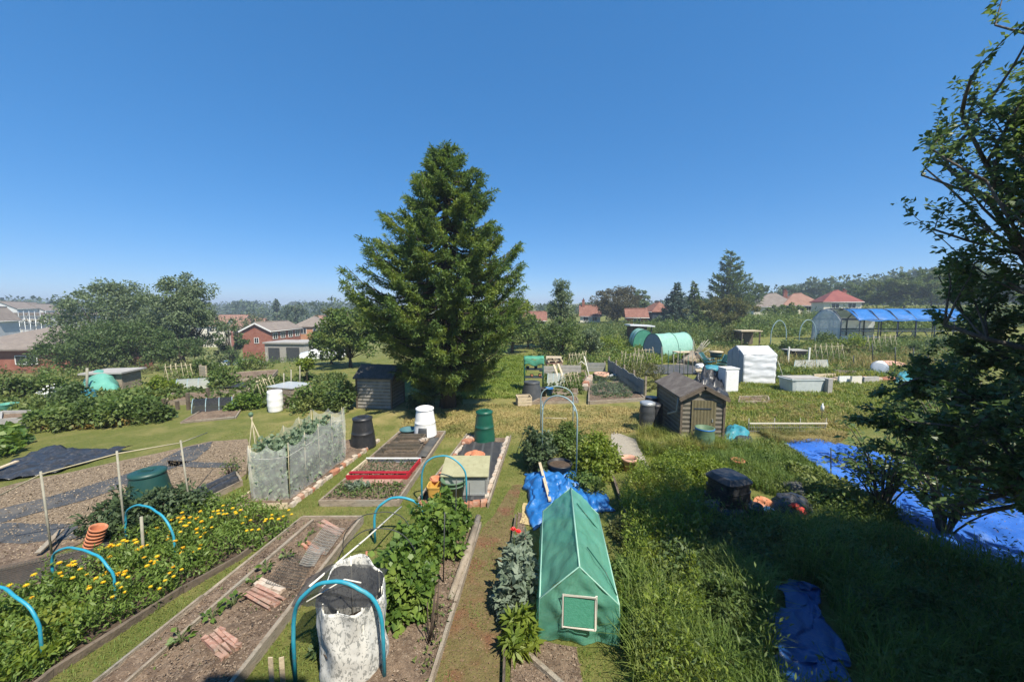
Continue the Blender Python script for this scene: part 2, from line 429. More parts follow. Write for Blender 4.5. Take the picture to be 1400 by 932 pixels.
# fabric with a printed grey leaf pattern
def pattern_fabric():
    m, nt, out = nodes('patterned_fleece')
    vec = coords(nt, (1, 1, .55))
    v = N(nt, 'ShaderNodeTexNoise', Scale=36.0, Detail=1.5, Distortion=.8); nt.links.new(vec, v.inputs['Vector'])
    f = rampf(nt, v.outputs['Fac'], .53, .57)
    n2 = rampf(nt, noise_tex(nt, coords(nt), 9, 3), .36, .5)
    ml = N(nt, 'ShaderNodeMath', operation='MULTIPLY'); nt.links.new(f, ml.inputs[0]); nt.links.new(n2, ml.inputs[1])
    col = mixc(nt, ml.outputs[0], (.72, .72, .69), (.34, .35, .34))
    p = nt.nodes.new('ShaderNodeBsdfPrincipled'); nt.links.new(col, p.inputs['Base Color']); p.inputs['Roughness'].default_value = .8
    t = nt.nodes.new('ShaderNodeBsdfTranslucent'); nt.links.new(col, t.inputs['Color'])
    mx = N(nt, 'ShaderNodeMixShader'); mx.inputs[0].default_value = .2
    nt.links.new(p.outputs[0], mx.inputs[1]); nt.links.new(t.outputs[0], mx.inputs[2]); nt.links.new(mx.outputs[0], out.inputs['Surface'])
    return m
M['fleece'] = pattern_fabric()
def woven_cover():
    """reinforced plastic mesh: a fine lattice of threads in a thin translucent film"""
    m, nt, out = nodes('woven_green_cover'); vec = coords(nt)
    facs = []
    for ax in 'XYZ':
        w = N(nt, 'ShaderNodeTexWave', Scale=21.0, Distortion=1.2); w.wave_type = 'BANDS'; w.bands_direction = ax; nt.links.new(vec, w.inputs['Vector']); facs.append(rampf(nt, w.outputs['Fac'], .80, .95))
    a = N(nt, 'ShaderNodeMath', operation='MAXIMUM'); nt.links.new(facs[0], a.inputs[0]); nt.links.new(facs[1], a.inputs[1])
    b = N(nt, 'ShaderNodeMath', operation='MAXIMUM'); nt.links.new(a.outputs[0], b.inputs[0]); nt.links.new(facs[2], b.inputs[1])
    base = mixc(nt, rampf(nt, noise_tex(nt, vec, 3, 5), .35, .65), (.14, .44, .32), (.22, .55, .43))
    base = mixc(nt, rampf(nt, noise_tex(nt, vec, 7, 6, .7), .55, .8), base, (.28, .50, .38))
    col = mixc(nt, b.outputs[0], base, (.16, .48, .35))
    p = nt.nodes.new('ShaderNodeBsdfPrincipled'); nt.links.new(col, p.inputs['Base Color']); p.inputs['Roughness'].default_value = .45; p.inputs['Specular IOR Level'].default_value = .4
    bp = N(nt, 'ShaderNodeBump', Strength=.5, Distance=.02); nt.links.new(noise_tex(nt, vec, 9, 4), bp.inputs['Height']); nt.links.new(bp.outputs[0], p.inputs['Normal'])
    t = nt.nodes.new('ShaderNodeBsdfTranslucent'); nt.links.new(col, t.inputs['Color'])
    mx = N(nt, 'ShaderNodeMixShader'); mx.inputs[0].default_value = .42; nt.links.new(p.outputs[0], mx.inputs[1]); nt.links.new(t.outputs[0], mx.inputs[2])
    tr = nt.nodes.new('ShaderNodeBsdfTransparent'); m2 = N(nt, 'ShaderNodeMixShader'); m2.inputs[0].default_value = .76
    nt.links.new(tr.outputs[0], m2.inputs[1]); nt.links.new(mx.outputs[0], m2.inputs[2]); nt.links.new(m2.outputs[0], out.inputs['Surface'])
    return m
M['woven'] = woven_cover()

def net_material(name, col, alpha):
    return mat(name, col, tuple(min(1, c * 1.15) for c in col), 5, .7, 0, alpha=alpha)
M['pea_net'] = net_material('pale_net', (.66, .68, .64), .32)
M['tarp_blue_shaded'] = mat('shaded_blue_tarp', (.010, .06, .20), (.018, .085, .27), 2, .4, .8, 12, spec=.5, dirt=(.06, .12, .22))  # darker copy of the blue tarp, with shade put into the colour
M['lf_walnut'] = leafm('long_leaves', (.07, .125, .04), (.16, .225, .075), (.12, .19, .06), .4, .42, .9, .5)
M['lf_rust'] = leafm('rusty_leaves', (.22, .10, .03), (.30, .24, .05), (.14, .15, .04), .25)
M['clear_film'] = mat('clear_film', (.55, .70, .66), (.65, .78, .74), 5, .25, .4, 12, alpha=.5, spec=.6)
M['black_net'] = net_material('black_net', (.02, .022, .026), .72)
M['thin_net'] = net_material('thin_dark_net', (.04, .05, .04), .22)

# ------------------------------------------------------------------ foliage builders (numpy)
def unit(v): return v / np.maximum(np.linalg.norm(v, axis=1, keepdims=True), 1e-9)

def leaves(P, D, L, Wd, up=None, fold=.15, rng=NP):
    """one folded diamond leaf per point: P base, D direction, L length, Wd width (arrays)"""
    n = len(P); L = np.broadcast_to(L, n)[:, None]; Wd = np.broadcast_to(Wd, n)[:, None]
    D = unit(D)
    if up is None: up = rng.normal(size=(n, 3)) * .6 + np.array([0, 0, 1.0])
    S = unit(np.cross(D, up)); Nn = np.cross(S, D)
    mid = P + D * L * .45 + Nn * L * .04
    V = np.stack([P, mid + S * Wd * .5 + Nn * Wd * fold, P + D * L - Nn * L * .08, mid - S * Wd * .5 + Nn * Wd * fold], 1).reshape(-1, 3)
    F = np.arange(n * 4).reshape(n, 4)
    return V, F

def blades(P, h, lean, wd, rng=NP):
    """grass: a narrow bent blade (two quads-ish: one quad and a tip) per point as two quads"""
    n = len(P); a = rng.uniform(0, 2 * np.pi, n); h = np.broadcast_to(h, n); wd = np.broadcast_to(wd, n); lean = np.broadcast_to(lean, n)
    d = np.stack([np.cos(a), np.sin(a), np.zeros(n)], 1); s = np.stack([-np.sin(a), np.cos(a), np.zeros(n)], 1)
    up = np.array([0, 0, 1.0])
    b = P; m = P + up * (h * .6)[:, None] + d * (lean * h * .25)[:, None]; t = P + up * (h * (1 - .25 * lean))[:, None] + d * (lean * h * .9)[:, None]
    w = (wd / 2)[:, None]
    V = np.stack([b - s * w, b + s * w, m + s * w * .8, m - s * w * .8, t + s * w * .15, t - s * w * .15], 1).reshape(-1, 3)
    k = np.arange(n)[:, None] * 6
    F = np.concatenate([k + np.array([[0, 1, 2, 3]]), k + np.array([[3, 2, 4, 5]])], 0)
    return V, F

def cat(parts):
    Vs, Fs, b = [], [], 0
    for V, F in parts:
        Vs.append(V); Fs.append(F + b); b += len(V)
    return np.concatenate(Vs), np.concatenate(Fs)

def rdir(n, rng=NP): return unit(rng.normal(size=(n, 3)))

def clump_leaves(C, Rr, per, L, Wd, rng, flat=.8, droop=.15, shell=.55):
    """leaves spread through round clumps (centres C, radii Rr)"""
    idx = np.repeat(np.arange(len(C)), per); n = len(idx)
    d = rdir(n, rng); u = shell + (1 - shell) * rng.random(n)
    u *= rng.random(n) ** .12
    P = C[idx] + d * (Rr[idx] * u)[:, None] * np.array([1, 1, flat])
    D = d * .7 + rdir(n, rng) * .9; D[:, 2] -= droop
    s = rng.uniform(.65, 1.35, n)
    return leaves(P, D, L * s, Wd * s, rng=rng)

def crown_points(n, rng, rx, ry, rz, cz, inner=.35, lower=-.9, taper=0.0):
    """clump centres through an egg-shaped crown, most near its skin"""
    d = rdir(n * 3, rng); d = d[d[:, 2] > lower][:n]
    u = inner + (1 - inner) * rng.random(len(d)) ** .55
    P = d * u[:, None] * np.array([rx, ry, rz])
    if taper: P[:, :2] *= (1 - taper * np.clip(P[:, 2:3] / rz, -1, 1))
    P *= (1 + .16 * rng.normal(size=(len(d), 1)))
    P[:, 2] += cz
    return P

def trunk_mb(h, r0, r1, rng, bend=.1, n=9):
    pts = []; x = y = 0.0
    for i in range(7):
        t = i / 6
        pts.append((x, y, h * t)); x += rng.uniform(-bend, bend) * h * .12; y += rng.uniform(-bend, bend) * h * .12
    rs = [r0 * (1.35 if i == 0 else 1) * (1 - i / 6) + r1 * (i / 6) for i in range(7)]
    mb = MB(); mb.tube(pts, rs, n)
    return mb, pts

def broadleaf(name, label, cat_, loc, H, Rx, base=.15, ncl=60, per=110, leaf=.22, wid=.13, m='lf_mid', clr=.22, seed=1, inner=.4,
              flat=.75, taper=.15, group=None, bark='bark', trunk_r=None, droop=.15, Ry=None, limbs=True, rotz=0.0, shell=.5):
    rng = np.random.default_rng(seed); rr = random.Random(seed)
    t = thing(name, label, cat_, loc, rotz, group)
    zc = H * (base + 1) / 2; rz = H * (1 - base) / 2 * .92
    C = crown_points(ncl, rng, Rx * .82, (Ry or Rx) * .82, rz * .9, zc, inner, -.95, taper)
    Rr = rng.uniform(.6, 1.25, len(C)) * clr * min(Rx, H * .5)
    V, F = clump_leaves(C, Rr, per, leaf, wid, rng, flat, droop, shell)
    npobj('crown', V, F, M[m], t)
    tr = trunk_r or H * .022
    mb, pts = trunk_mb(H * .82, tr, tr * .25, rr)
    mb.build('trunk', M[bark], t)
    if limbs:
        lb = MB()
        for i in rng.choice(len(C), min(len(C), 18), replace=False):
            c = Vector(C[i]); k = min(5, max(1, int((c.z / H) * 5) - 1)); a = Vector(pts[k])
            if a.z > c.z: a = Vector(pts[max(1, k - 1)])
            mid = (a + c) / 2 + Vector((0, 0, -.04 * H)) + Vector((rr.uniform(-.1, .1), rr.uniform(-.1, .1), 0)) * Rx
            lb.tube([a, mid, c], [tr * .4, tr * .25, tr * .08], 5)
        lb.build('branches', M[bark], t)
    return t

def bush(name, label, cat_, loc, rx, ry, h, n=2500, leaf=.08, wid=.05, m='lf_hedge', seed=1, ncl=26, group=None, rotz=0.0, stems=True,
         extra=None, droop=.1, lowz=0.02):
    rng = np.random.default_rng(seed); rr = random.Random(seed)
    t = thing(name, label, cat_, loc, rotz, group)
    d = rdir(ncl * 4, rng); d = d[d[:, 2] > -.15][:ncl]
    u = (.35 + .5 * rng.random(len(d)))
    C = d * u[:, None] * np.array([rx, ry, h * .8]); C[:, 2] = np.maximum(C[:, 2], 0) + h * .14
    Rr = rng.uniform(.7, 1.2, len(C)) * min(rx, ry, h) * .36
    V, F = clump_leaves(C, Rr, max(8, n // len(C)), leaf, wid, rng, .9, droop, .35)
    V[:, 2] = np.maximum(V[:, 2], lowz)
    npobj('foliage', V, F, M[m], t)
    if stems:
        mb = MB()
        for i in range(min(len(C), 12)):
            c = C[i]; b = (c[0] * .3, c[1] * .3, -.02)
            mb.tube([b, ((b[0] + c[0]) / 2 * 1.05, (b[1] + c[1]) / 2 * 1.05, c[2] * .6), tuple(c)], [h * .016, h * .012, h * .005], 5)
        mb.build('stems', M['twig'], t)
    return t

def conifer(name, label, loc, H, Rx, n=5000, leaf=.3, wid=.1, m='lf_blue', seed=1, up=.25, layers=14, group=None, pw=.9, base=.04):
    """layered conifer: whorls of boughs carrying sprays"""
    rng = np.random.default_rng(seed); rr = random.Random(seed)
    t = thing(name, label, 'tree', loc, rr.uniform(0, 6), group)
    parts = []; lb = MB(); tot = 0
    bs = []
    for i in range(layers):
        f = (i + .5) / layers; z = H * (base + (1 - base) * f * .97)
        R_ = Rx * (1 - f) ** pw * rr.uniform(.82, 1.1) + .04 * Rx
        k = max(4, int(9 * (1 - f) + 4))
        for j in range(k):
            a = 2 * math.pi * (j + rr.random()) / k; bs.append((z + rr.uniform(-.4, .4) * H / layers, a, R_ * rr.uniform(.72, 1.12)))
    tw = sum(b[2] for b in bs)
    for z, a, r in bs:
        m_ = max(10, int(n * r / tw)); s = rng.random(m_) ** .7
        d = np.array([math.cos(a), math.sin(a), 0]); pz = z + up * r * (s ** 2) - .12 * r * s
        side = rng.normal(size=m_) * .20 * r * (1 - .6 * s)
        P = np.stack([d[0] * r * s - d[1] * side, d[1] * r * s + d[0] * side, pz + rng.normal(size=m_) * .05 * r - .05 * np.abs(side)], 1)
        D = np.tile(d, (m_, 1)) * .8 + rdir(m_, rng) * .7; D[:, 2] += up * .8
        sc = rng.uniform(.6, 1.3, m_)
        parts.append(leaves(P, D, leaf * sc, wid * sc, rng=rng))
        lb.tube([(0, 0, z), (d[0] * r * .5, d[1] * r * .5, z - .03 * r), (d[0] * r * .9, d[1] * r * .9, z + up * r * .7)], [H * .006, H * .004, H * .0015], 4)
    V, F = cat(parts); npobj('crown', V, F, M[m], t)
    mb, _ = trunk_mb(H * .96, H * .022, H * .003, rr, .02); mb.build('trunk', M['bark'], t)
    lb.build('branches', M['bark'], t)
    return t
# ================================================================== camera, light, sky
cam = bpy.data.cameras.new('camera'); co_ = bpy.data.objects.new('camera', cam); COL.objects.link(co_)
cam.sensor_width = 36; cam.lens = 36 * FPX / 1400; cam.clip_end = 9000; cam.clip_start = .05
co_.location = (0, 0, CAMH); co_.rotation_euler = (math.pi / 2 - PITCH, 0, 0)
SC.camera = co_

SUN_EL = rad(55); SH = Vector((.6, -.8, 0)).normalized()
to_sun = Vector((SH.x * math.cos(SUN_EL), SH.y * math.cos(SUN_EL), math.sin(SUN_EL)))
sl = bpy.data.lights.new('sun', 'SUN'); sl.energy = 5.0; sl.angle = rad(.53); sl.color = (1.0, .925, .79)
so = bpy.data.objects.new('sun', sl); COL.objects.link(so); so.rotation_euler = (-to_sun).to_track_quat('-Z', 'Y').to_euler(); so.location = (20, -30, 40)
wd = bpy.data.worlds.new('World'); SC.world = wd; wd.use_nodes = True
nt = wd.node_tree; bg = nt.nodes['Background']
sk = nt.nodes.new('ShaderNodeTexSky'); sk.sky_type = 'NISHITA'; sk.sun_disc = False
sk.sun_elevation = SUN_EL; sk.sun_rotation = math.atan2(SH.x, SH.y); sk.altitude = 3000
sk.air_density = 1.0; sk.dust_density = 0.0; sk.ozone_density = 10.0
gm = nt.nodes.new('ShaderNodeGamma'); gm.inputs[1].default_value = .50; nt.links.new(sk.outputs[0], gm.inputs[0])
hs_ = nt.nodes.new('ShaderNodeHueSaturation'); hs_.inputs['Saturation'].default_value = 1.6; hs_.inputs['Hue'].default_value = .505; hs_.inputs['Value'].default_value = 1.54; nt.links.new(gm.outputs[0], hs_.inputs['Color'])
nt.links.new(hs_.outputs[0], bg.inputs['Color']); bg.inputs['Strength'].default_value = .15
SC.view_settings.view_transform = 'Standard'; SC.view_settings.look = 'None'
SC.view_settings.exposure = .7; SC.view_settings.gamma = 1.0
SC.cycles.max_bounces = 6; SC.cycles.transparent_max_bounces = 24; SC.cycles.diffuse_bounces = 3

# ================================================================== ground
def ground_material():
    m, nt, out = nodes('rough_grass_ground')
    v = coords(nt, world=True)
    fine = noise_tex(nt, v, 9, 6, .7); mid = noise_tex(nt, v, 1.1, 4); big = noise_tex(nt, v, .16, 4); vfine = noise_tex(nt, v, 45, 4, .7)
    col = mixc(nt, rampf(nt, fine, .3, .7), (.10, .125, .028), (.175, .185, .05))
    col = mixc(nt, rampf(nt, mid, .46, .66), col, (.22, .205, .07))
    # dry mown hay lying in drifts, mostly on the crossing path beyond the beds
    sp = nt.nodes.new('ShaderNodeSeparateXYZ'); nt.links.new(v, sp.inputs[0])
    def bump1(sock, c, w):
        a = N(nt, 'ShaderNodeMath', operation='SUBTRACT'); nt.links.new(sock, a.inputs[0]); a.inputs[1].default_value = c
        b = N(nt, 'ShaderNodeMath', operation='ABSOLUTE'); nt.links.new(a.outputs[0], b.inputs[0])
        r = N(nt, 'ShaderNodeMapRange'); r.inputs[1].default_value = w; r.inputs[2].default_value = w * .45
        nt.links.new(b.outputs[0], r.inputs[0]); return r.outputs[0]
    band = bump1(sp.outputs[1], 13.9, 3.4); bx = bump1(sp.outputs[0], 1.5, 11.5)
    mm = N(nt, 'ShaderNodeMath', operation='MULTIPLY'); nt.links.new(band, mm.inputs[0]); nt.links.new(bx, mm.inputs[1])
    st = rampf(nt, noise_tex(nt, v, .75, 5, .65), .40, .62)
    m2 = N(nt, 'ShaderNodeMath', operation='MULTIPLY'); nt.links.new(mm.outputs[0], m2.inputs[0]); nt.links.new(st, m2.inputs[1])
    straw = mixc(nt, rampf(nt, vfine, .3, .7), (.36, .275, .11), (.50, .40, .19))
    m3 = N(nt, 'ShaderNodeMath', operation='MULTIPLY'); nt.links.new(m2.outputs[0], m3.inputs[0]); m3.inputs[1].default_value = .85
    col = mixc(nt, m3.outputs[0], col, straw)
    g2 = rampf(nt, noise_tex(nt, v, .5, 5, .6), .60, .75)
    m4 = N(nt, 'ShaderNodeMath', operation='MULTIPLY'); nt.links.new(g2, m4.inputs[0]); m4.inputs[1].default_value = .45
    col = mixc(nt, m4.outputs[0], col, (.26, .22, .10))
    p = nt.nodes.new('ShaderNodeBsdfPrincipled'); nt.links.new(col, p.inputs['Base Color'])
    p.inputs['Roughness'].default_value = .95; p.inputs['Specular IOR Level'].default_value = .15
    b = N(nt, 'ShaderNodeBump', Strength=1.0, Distance=.05); nt.links.new(noise_tex(nt, v, 28, 5, .7), b.inputs['Height'])
    nt.links.new(b.outputs[0], p.inputs['Normal']); nt.links.new(p.outputs[0], out.inputs['Surface'])
    return m

def axis_ticks(lo, hi, near_lo, near_hi, step, grow):
    t = list(np.arange(near_lo, near_hi + 1e-6, step)); s = step
    while t[-1] < hi: s *= grow; t.append(t[-1] + s)
    s = step
    while t[0] > lo: s *= grow; t.insert(0, t[0] - s)
    return np.array(t)
gx = axis_ticks(-1300, 1300, -70, 120, 2.5, 1.2); gy = axis_ticks(-60, 1300, -10, 120, 2.5, 1.2)
GX, GY = np.meshgrid(gx, gy)
V = np.stack([GX, GY, T(GX, GY)], -1).reshape(-1, 3); nx = len(gx)
ii, jj = np.meshgrid(np.arange(nx - 1), np.arange(len(gy) - 1)); k = (jj * nx + ii).ravel()
go = npobj('ground', V, np.stack([k, k + 1, k + nx + 1, k + nx], 1), ground_material(), smooth=True); tag(go, kind='structure')

def patch(name, pxs, m, z=.008, wob=.05, sub=6, rough=.012, world=None):
    """an irregular sheet lying on the level ground, outline given in world or photo points"""
    pts = world or [tuple(W(a, b))[:2] for a, b in pxs]
    out = []
    for i, p in enumerate(pts):
        q = pts[(i + 1) % len(pts)]
        for j in range(sub):
            t = j / sub; x = p[0] + (q[0] - p[0]) * t; y = p[1] + (q[1] - p[1]) * t
            out.append((x + wob * MN.noise(Vector((x * 2, y * 2, 3))), y + wob * MN.noise(Vector((x * 2, y * 2, 9)))))
    me = bpy.data.meshes.new(name)
    import bmesh
    bm = bmesh.new(); f = bm.faces.new([bm.verts.new((x, y, z + Tz(x, y))) for x, y in out])
    bmesh.ops.triangulate(bm, faces=[f]); bmesh.ops.recalc_face_normals(bm, faces=bm.faces)
    bm.to_mesh(me); bm.free()
    if me.polygons and me.polygons[0].normal.z < 0: me.flip_normals()
    me.materials.append(m); o = bpy.data.objects.new(name, me); COL.objects.link(o); tag(o, kind='structure')
    return o

# ================================================================== far houses
def window_unit(parent, c, w, h, face, sill=False, name='window', bars=1):
    """white frame and glass standing a little proud of a wall; face = outward axis"""
    f = MB(); g = MB(); t = .06
    ax = face[0]; sg = 1 if face[1] == '+' else -1
    def bx(mb, du, dz, su, sz, d, th):
        cc = (c[0] + (sg * d if ax == 'x' else du), c[1] + (du if ax == 'x' else sg * d), c[2] + dz)
        mb.box(cc, (th if ax == 'x' else su, su if ax == 'x' else th, sz))
    for s in (-1, 1):
        bx(f, s * (w / 2 - t / 2), 0, t, h, .03, .09); bx(f, 0, s * (h / 2 - t / 2), w - 2 * t, t, .028, .085)
    for b in range(bars): bx(f, -w / 2 + w * (b + 1) / (bars + 1), 0, t * .7, h - 2 * t, .026, .08)
    bx(g, 0, 0, w - t, h - t, .015, .03)
    o = f.build(name, M['white_paint'], parent); g.build('pane', M['window'], o)

def house(name, label, cat_, loc, rotz, w, l, eaves, ridge, wallm, roofm, hip=0.0, chim=None, wins=(), over=.3, verge=False, door=None, group=None):
    t = thing(name, label, cat_, loc, rotz, group)
    wb = MB(); hw, hl = w / 2, l / 2
    if hip: wb.box((0, 0, eaves / 2 - 1), (w, l, eaves + 2))
    else: wb.prism([(-hw, -2), (hw, -2), (hw, eaves), (0, ridge - .06), (-hw, eaves)], -hl, hl)
    wb.build('wall', wallm, t)
    rb = MB(); th = .16; sl = (ridge - eaves) / hw
    ow = hw + over; oz = eaves - over * sl; ol = hl + over
    hp = hip * hw if hip else 0
    top = [(-ow, -ol, oz), (ow, -ol, oz), (ow, ol, oz), (-ow, ol, oz), (0, -ol + hp + (over if hip else 0), ridge), (0, ol - hp - (over if hip else 0), ridge)]
    v = [(x, y, z + th) for x, y, z in top] + top
    rb.add(v, [(0, 4, 5, 3), (1, 2, 5, 4), (0, 1, 4), (2, 3, 5)] if hip else [(0, 4, 5, 3), (1, 2, 5, 4)])
    rb.add(v, [(6, 9, 11, 10), (7, 10, 11, 8), (0, 3, 9, 6), (1, 7, 8, 2)] + ([(0, 6, 7, 1), (3, 2, 8, 9), (6, 10, 7), (8, 11, 9)] if hip else [(0, 6, 10, 4), (1, 4, 10, 7), (3, 5, 11, 9), (2, 8, 11, 5)]))
    r = rb.build('roof', roofm, t)
    rg = MB(); rg.tube([(0, top[4][1], ridge + th + .02), (0, top[5][1], ridge + th + .02)], .11, 6); rg.build('ridge_tiles', roofm, r)
    if chim:
        for cx, cy, ch in chim:
            c = MB(); zc = ridge - abs(cx) * sl
            c.box((cx, cy, zc + ch / 2 - .4), (.9, .6, ch + .8)); c.box((cx, cy, zc + ch + .04), (1.04, .74, .12))
            for s in (-.22, .22): c.lathe([(.13, 0), (.11, .4), (.13, .42)], (cx + s, cy, zc + ch + .09), 10)
            c.build('chimney', M['brick_wall'], r)
    if verge:
        g = MB()
        for s in (-1, 1): g.beam((s * ow, -ol - .03, oz - .02), (0, -ol - .03, ridge + .0), .05, .24)
        g.build('bargeboard', M['white_paint'], t)
    for s in (-1, 1): gt = MB(); gt.tube([(s * (ow + .05), -ol, oz + .02), (s * (ow + .05), ol, oz + .02)], .06, 6); gt.build('gutter', M['white_paint'], t)
    for wn in wins: window_unit(t, *wn)
    if door:
        d = MB(); d.box(door[0], door[1]); d.build('door', M['white_paint'], t)
    return t

def at(px, y, dz=0.0):
    d = ray(px, 466); x = d.x * y / d.y
    return Vector((x, y, Tz(x, y) + dz))
def zpx(py, y): return Q(700, py, y).z

p = at(351, 64)
hw_ = [((.2, -4.75 + .25, 3.9), .9, 1.1, 'y-')] 
e0 = zpx(452, 64) - p.z; r0 = zpx(442, 64) - p.z
house('terraced_house', 'red brick house end with white bargeboards and grey tiled roof beyond the parked cars', 'house', p + Vector((0, 4.5, 0)), 0, 5.1, 9, e0, r0, M['brick_wall'], M['roof_grey'], verge=True,
      wins=[((.0, -4.5, e0 - 1.7), .8, 1.0, 'y-')] + [((2.55, y, e0 - .95), 1.3, 1.1, 'x+') for y in (-3.4, -1.2, 1.1, 3.3)] + [((2.55, y, e0 - 3.4), 1.3, 1.2, 'x+') for y in (-3.2, .2, 3.2)])
p = at(421, 78); e0 = zpx(446, 78) - p.z
house('detached_house', 'orange brick house with dark hipped roof right of the red gable', 'house', p + Vector((0, 3, 0)), rad(8), 6.4, 6.0, e0, e0 + 1.9, M['brick_orange'], M['roof_grey'], hip=.8,
      wins=[((-1.2, -3.0, e0 - 1), 1.2, 1.1, 'y-'), ((1.3, -3.0, e0 - 1), 1.2, 1.1, 'y-'), ((3.2, 0, e0 - 1), 1.2, 1.1, 'x+')])
p = at(14, 40); e0 = zpx(477, 40) - p.z
house('hall_building', 'low brick hall under a broad grey tiled roof, half behind the hawthorns', 'building', p + Vector((-2, 6, 0)), rad(6), 12, 11, e0, e0 + 2.1, M['brick_wall'], M['roof_grey'], hip=.9, over=.6,
      wins=[((2, -5.5, e0 - 1.3), 2.2, 1.0, 'y-')])
# scaffolded block
p = at(44, 78); zt = zpx(427, 78) - p.z
t = thing('apartment_block', 'white rendered block wrapped in scaffolding under a flat grey roof', 'building', p + Vector((0, 5, 0)), rad(-10))
b = MB(); b.box((0, 0, zt / 2 - 1), (13, 9, zt + 1.0)); b.build('wall', M['render_white'], t)
b = MB(); b.box((0, 0, zt - .35), (13.8, 9.8, .5)); b.build('roof', M['roof_grey'], t)
for i in range(6):
    for s in (0, 1): window_unit(t, (-5.2 + i * 2.1, -4.5, zt - 2.0 - s * 2.8), 1.2, 1.4, 'y-')
b = MB()
for i in range(10): b.tube([(-6.8 + i * 1.5, -5.6, -2), (-6.8 + i * 1.5, -5.6, zt + .3)], .06, 5)
for s in range(5):
    b.tube([(-6.8, -5.6, zt - .8 - s * 1.4), (6.7, -5.6, zt - .8 - s * 1.4)], .06, 5)
for s in range(3): b.tube([(-6.5 + s * 4.4, -5.68, zt - 4.5), (-2.3 + s * 4.4, -5.68, zt - .4)], .05, 5)
b.build('scaffolding', M['galv'], t)
b = MB()
for s in range(3): b.box((0, -5.1, zt - 1.6 - s * 2.6), (13.4, .7, .08))
b.build('scaffold_boards', M['board_pale'], t)
for px, y, ry, kind, lab in ((-2, 66, 421, 0, 'narrow white house at the far left edge with dark roof'), (98 - 75, 120, 413, 1, 'distant white box building on the wooded skyline'), (40, 125, 414, 1, 'distant pale low building right of the white box'), (60, 128, 416, 1, 'farthest pale gable peeping over the scaffolded block')):
    p = at(px, y); zt = zpx(ry, y) - p.z
    house('distant_house', lab, 'house', p, rad(20), 3.2 if kind == 0 else 7, 4 if kind == 0 else 8, zt - 2, zt, M['render_white'], M['roof_grey'], wins=[((.4, -2 if kind == 0 else -4, zt - 3.4), 1.4, 1.2, 'y-')])
# rows of far roofs left of the spruce
for px, y, ry, lab, wm, rm in ((296, 120, 434, 'far terrace with red-brown roof behind the small round tree', 'cream', 'roof_brown'), (322, 130, 431, 'far terrace left of the pointed poplar', 'cream', 'roof_brown'),
                       (345, 118, 436, 'far long roof over the ridge of the brick house', 'brick_wall', 'roof_brown'), (455, 110, 432, 'far brown roof between the round tree and the spruce', 'brick_wall', 'roof_brown')):
    p = at(px, y); zt = zpx(ry, y) - p.z
    house('far_house', lab, 'house', p, rad(90 + px % 9), 6, 9, zt - 2.6, zt, M[wm], M[rm], wins=[((3, s * 3, zt - 3.8), 1.5, 1.2, 'x+') for s in (-1, 0, 1)] + [((-3, s * 3, zt - 3.8), 1.5, 1.2, 'x-') for s in (-1, 0, 1)])
# centre and right
p = at(806, 88); zt = zpx(418, 88) - p.z
house('cottage', 'house with tall chimney and steep red roof left of the rounded tree', 'house', p, rad(80), 4.0, 4.6, zt - 2.2, zt, M['cream'], M['roof_red'], chim=[(0, 1.6, 1.3)], wins=[((2.0, 0, zt - 3.0), 1.3, 1.1, 'x+'), ((-2.0, 1, zt - 3.0), 1.1, 1.1, 'x-'), ((-2.0, -1, zt - 3.0), 1.1, 1.1, 'x-')])
p = at(730, 80); zt = zpx(427, 80) - p.z
house('bungalow', 'low red roofed bungalow mostly hidden between the spruce and the blue-green tree', 'house', p, rad(85), 5, 5, zt - 1.6, zt, M['brick_wall'], M['roof_red'], wins=[((-2.5, 0, zt - 2.5), 1.3, 1.1, 'x-')])
p = at(868, 70); zt = zpx(423, 70) - p.z
house('bungalow', 'bungalow with broad red-brown roof right behind the white-roofed shelter', 'house', p, rad(78), 4.6, 3.6, zt - 1.35, zt, M['brick_wall'], M['roof_red'], wins=[((-2.3, 0, zt - 2.2), 1.3, 1.0, 'x-')])
p = at(897, 74); zt = zpx(414, 74) - p.z
house('dormer_house', 'dark clad house with small red hipped roof and white window beside the blue conifer', 'house', p, rad(4), 4.2, 5, zt - 1.6, zt, M['steel_dark'], M['roof_red'], hip=.8, wins=[((.4, -2.5, zt - 2.5), 1.5, .9, 'y-')])
p = at(1052, 92); zt = zpx(402, 92) - p.z
house('bungalow', 'bungalow with grey roof, leftmost of the roofs under the right-hand ridge', 'house', p, rad(68), 8, 9, zt - 3.0, zt, M['cream'], M['roof_grey'], hip=.9, chim=[(0, -2.5, .7)], wins=[((-4, 0, zt - 4), 1.6, 1.1, 'x-')])
p = at(1086, 90); zt = zpx(402, 90) - p.z
house('bungalow', 'bungalow with brown roof and chimney between the grey and the crimson roofs', 'house', p, rad(74), 7, 8, zt - 2.6, zt, M['cream'], M['roof_brown'], hip=.9, chim=[(.4, 2.4, .9)], wins=[((-3.5, -1, zt - 3.5), 1.6, 1.1, 'x-'), ((-3.5, 2, zt - 3.5), 1.2, 1.1, 'x-')])
p = at(1138, 80); zt = zpx(398, 80) - p.z
house('bungalow', 'cream bungalow with bright crimson hipped roof and chimney', 'house', p, rad(72), 5.8, 6.4, zt - 2.2, zt, M['cream'], M['roof_crimson'], hip=.95, chim=[(.6, -1.6, .5)], wins=[((-2.9, -1.6, zt - 3.1), 1.4, 1.1, 'x-'), ((-2.9, 1.2, zt - 3.1), 1.4, 1.1, 'x-')])
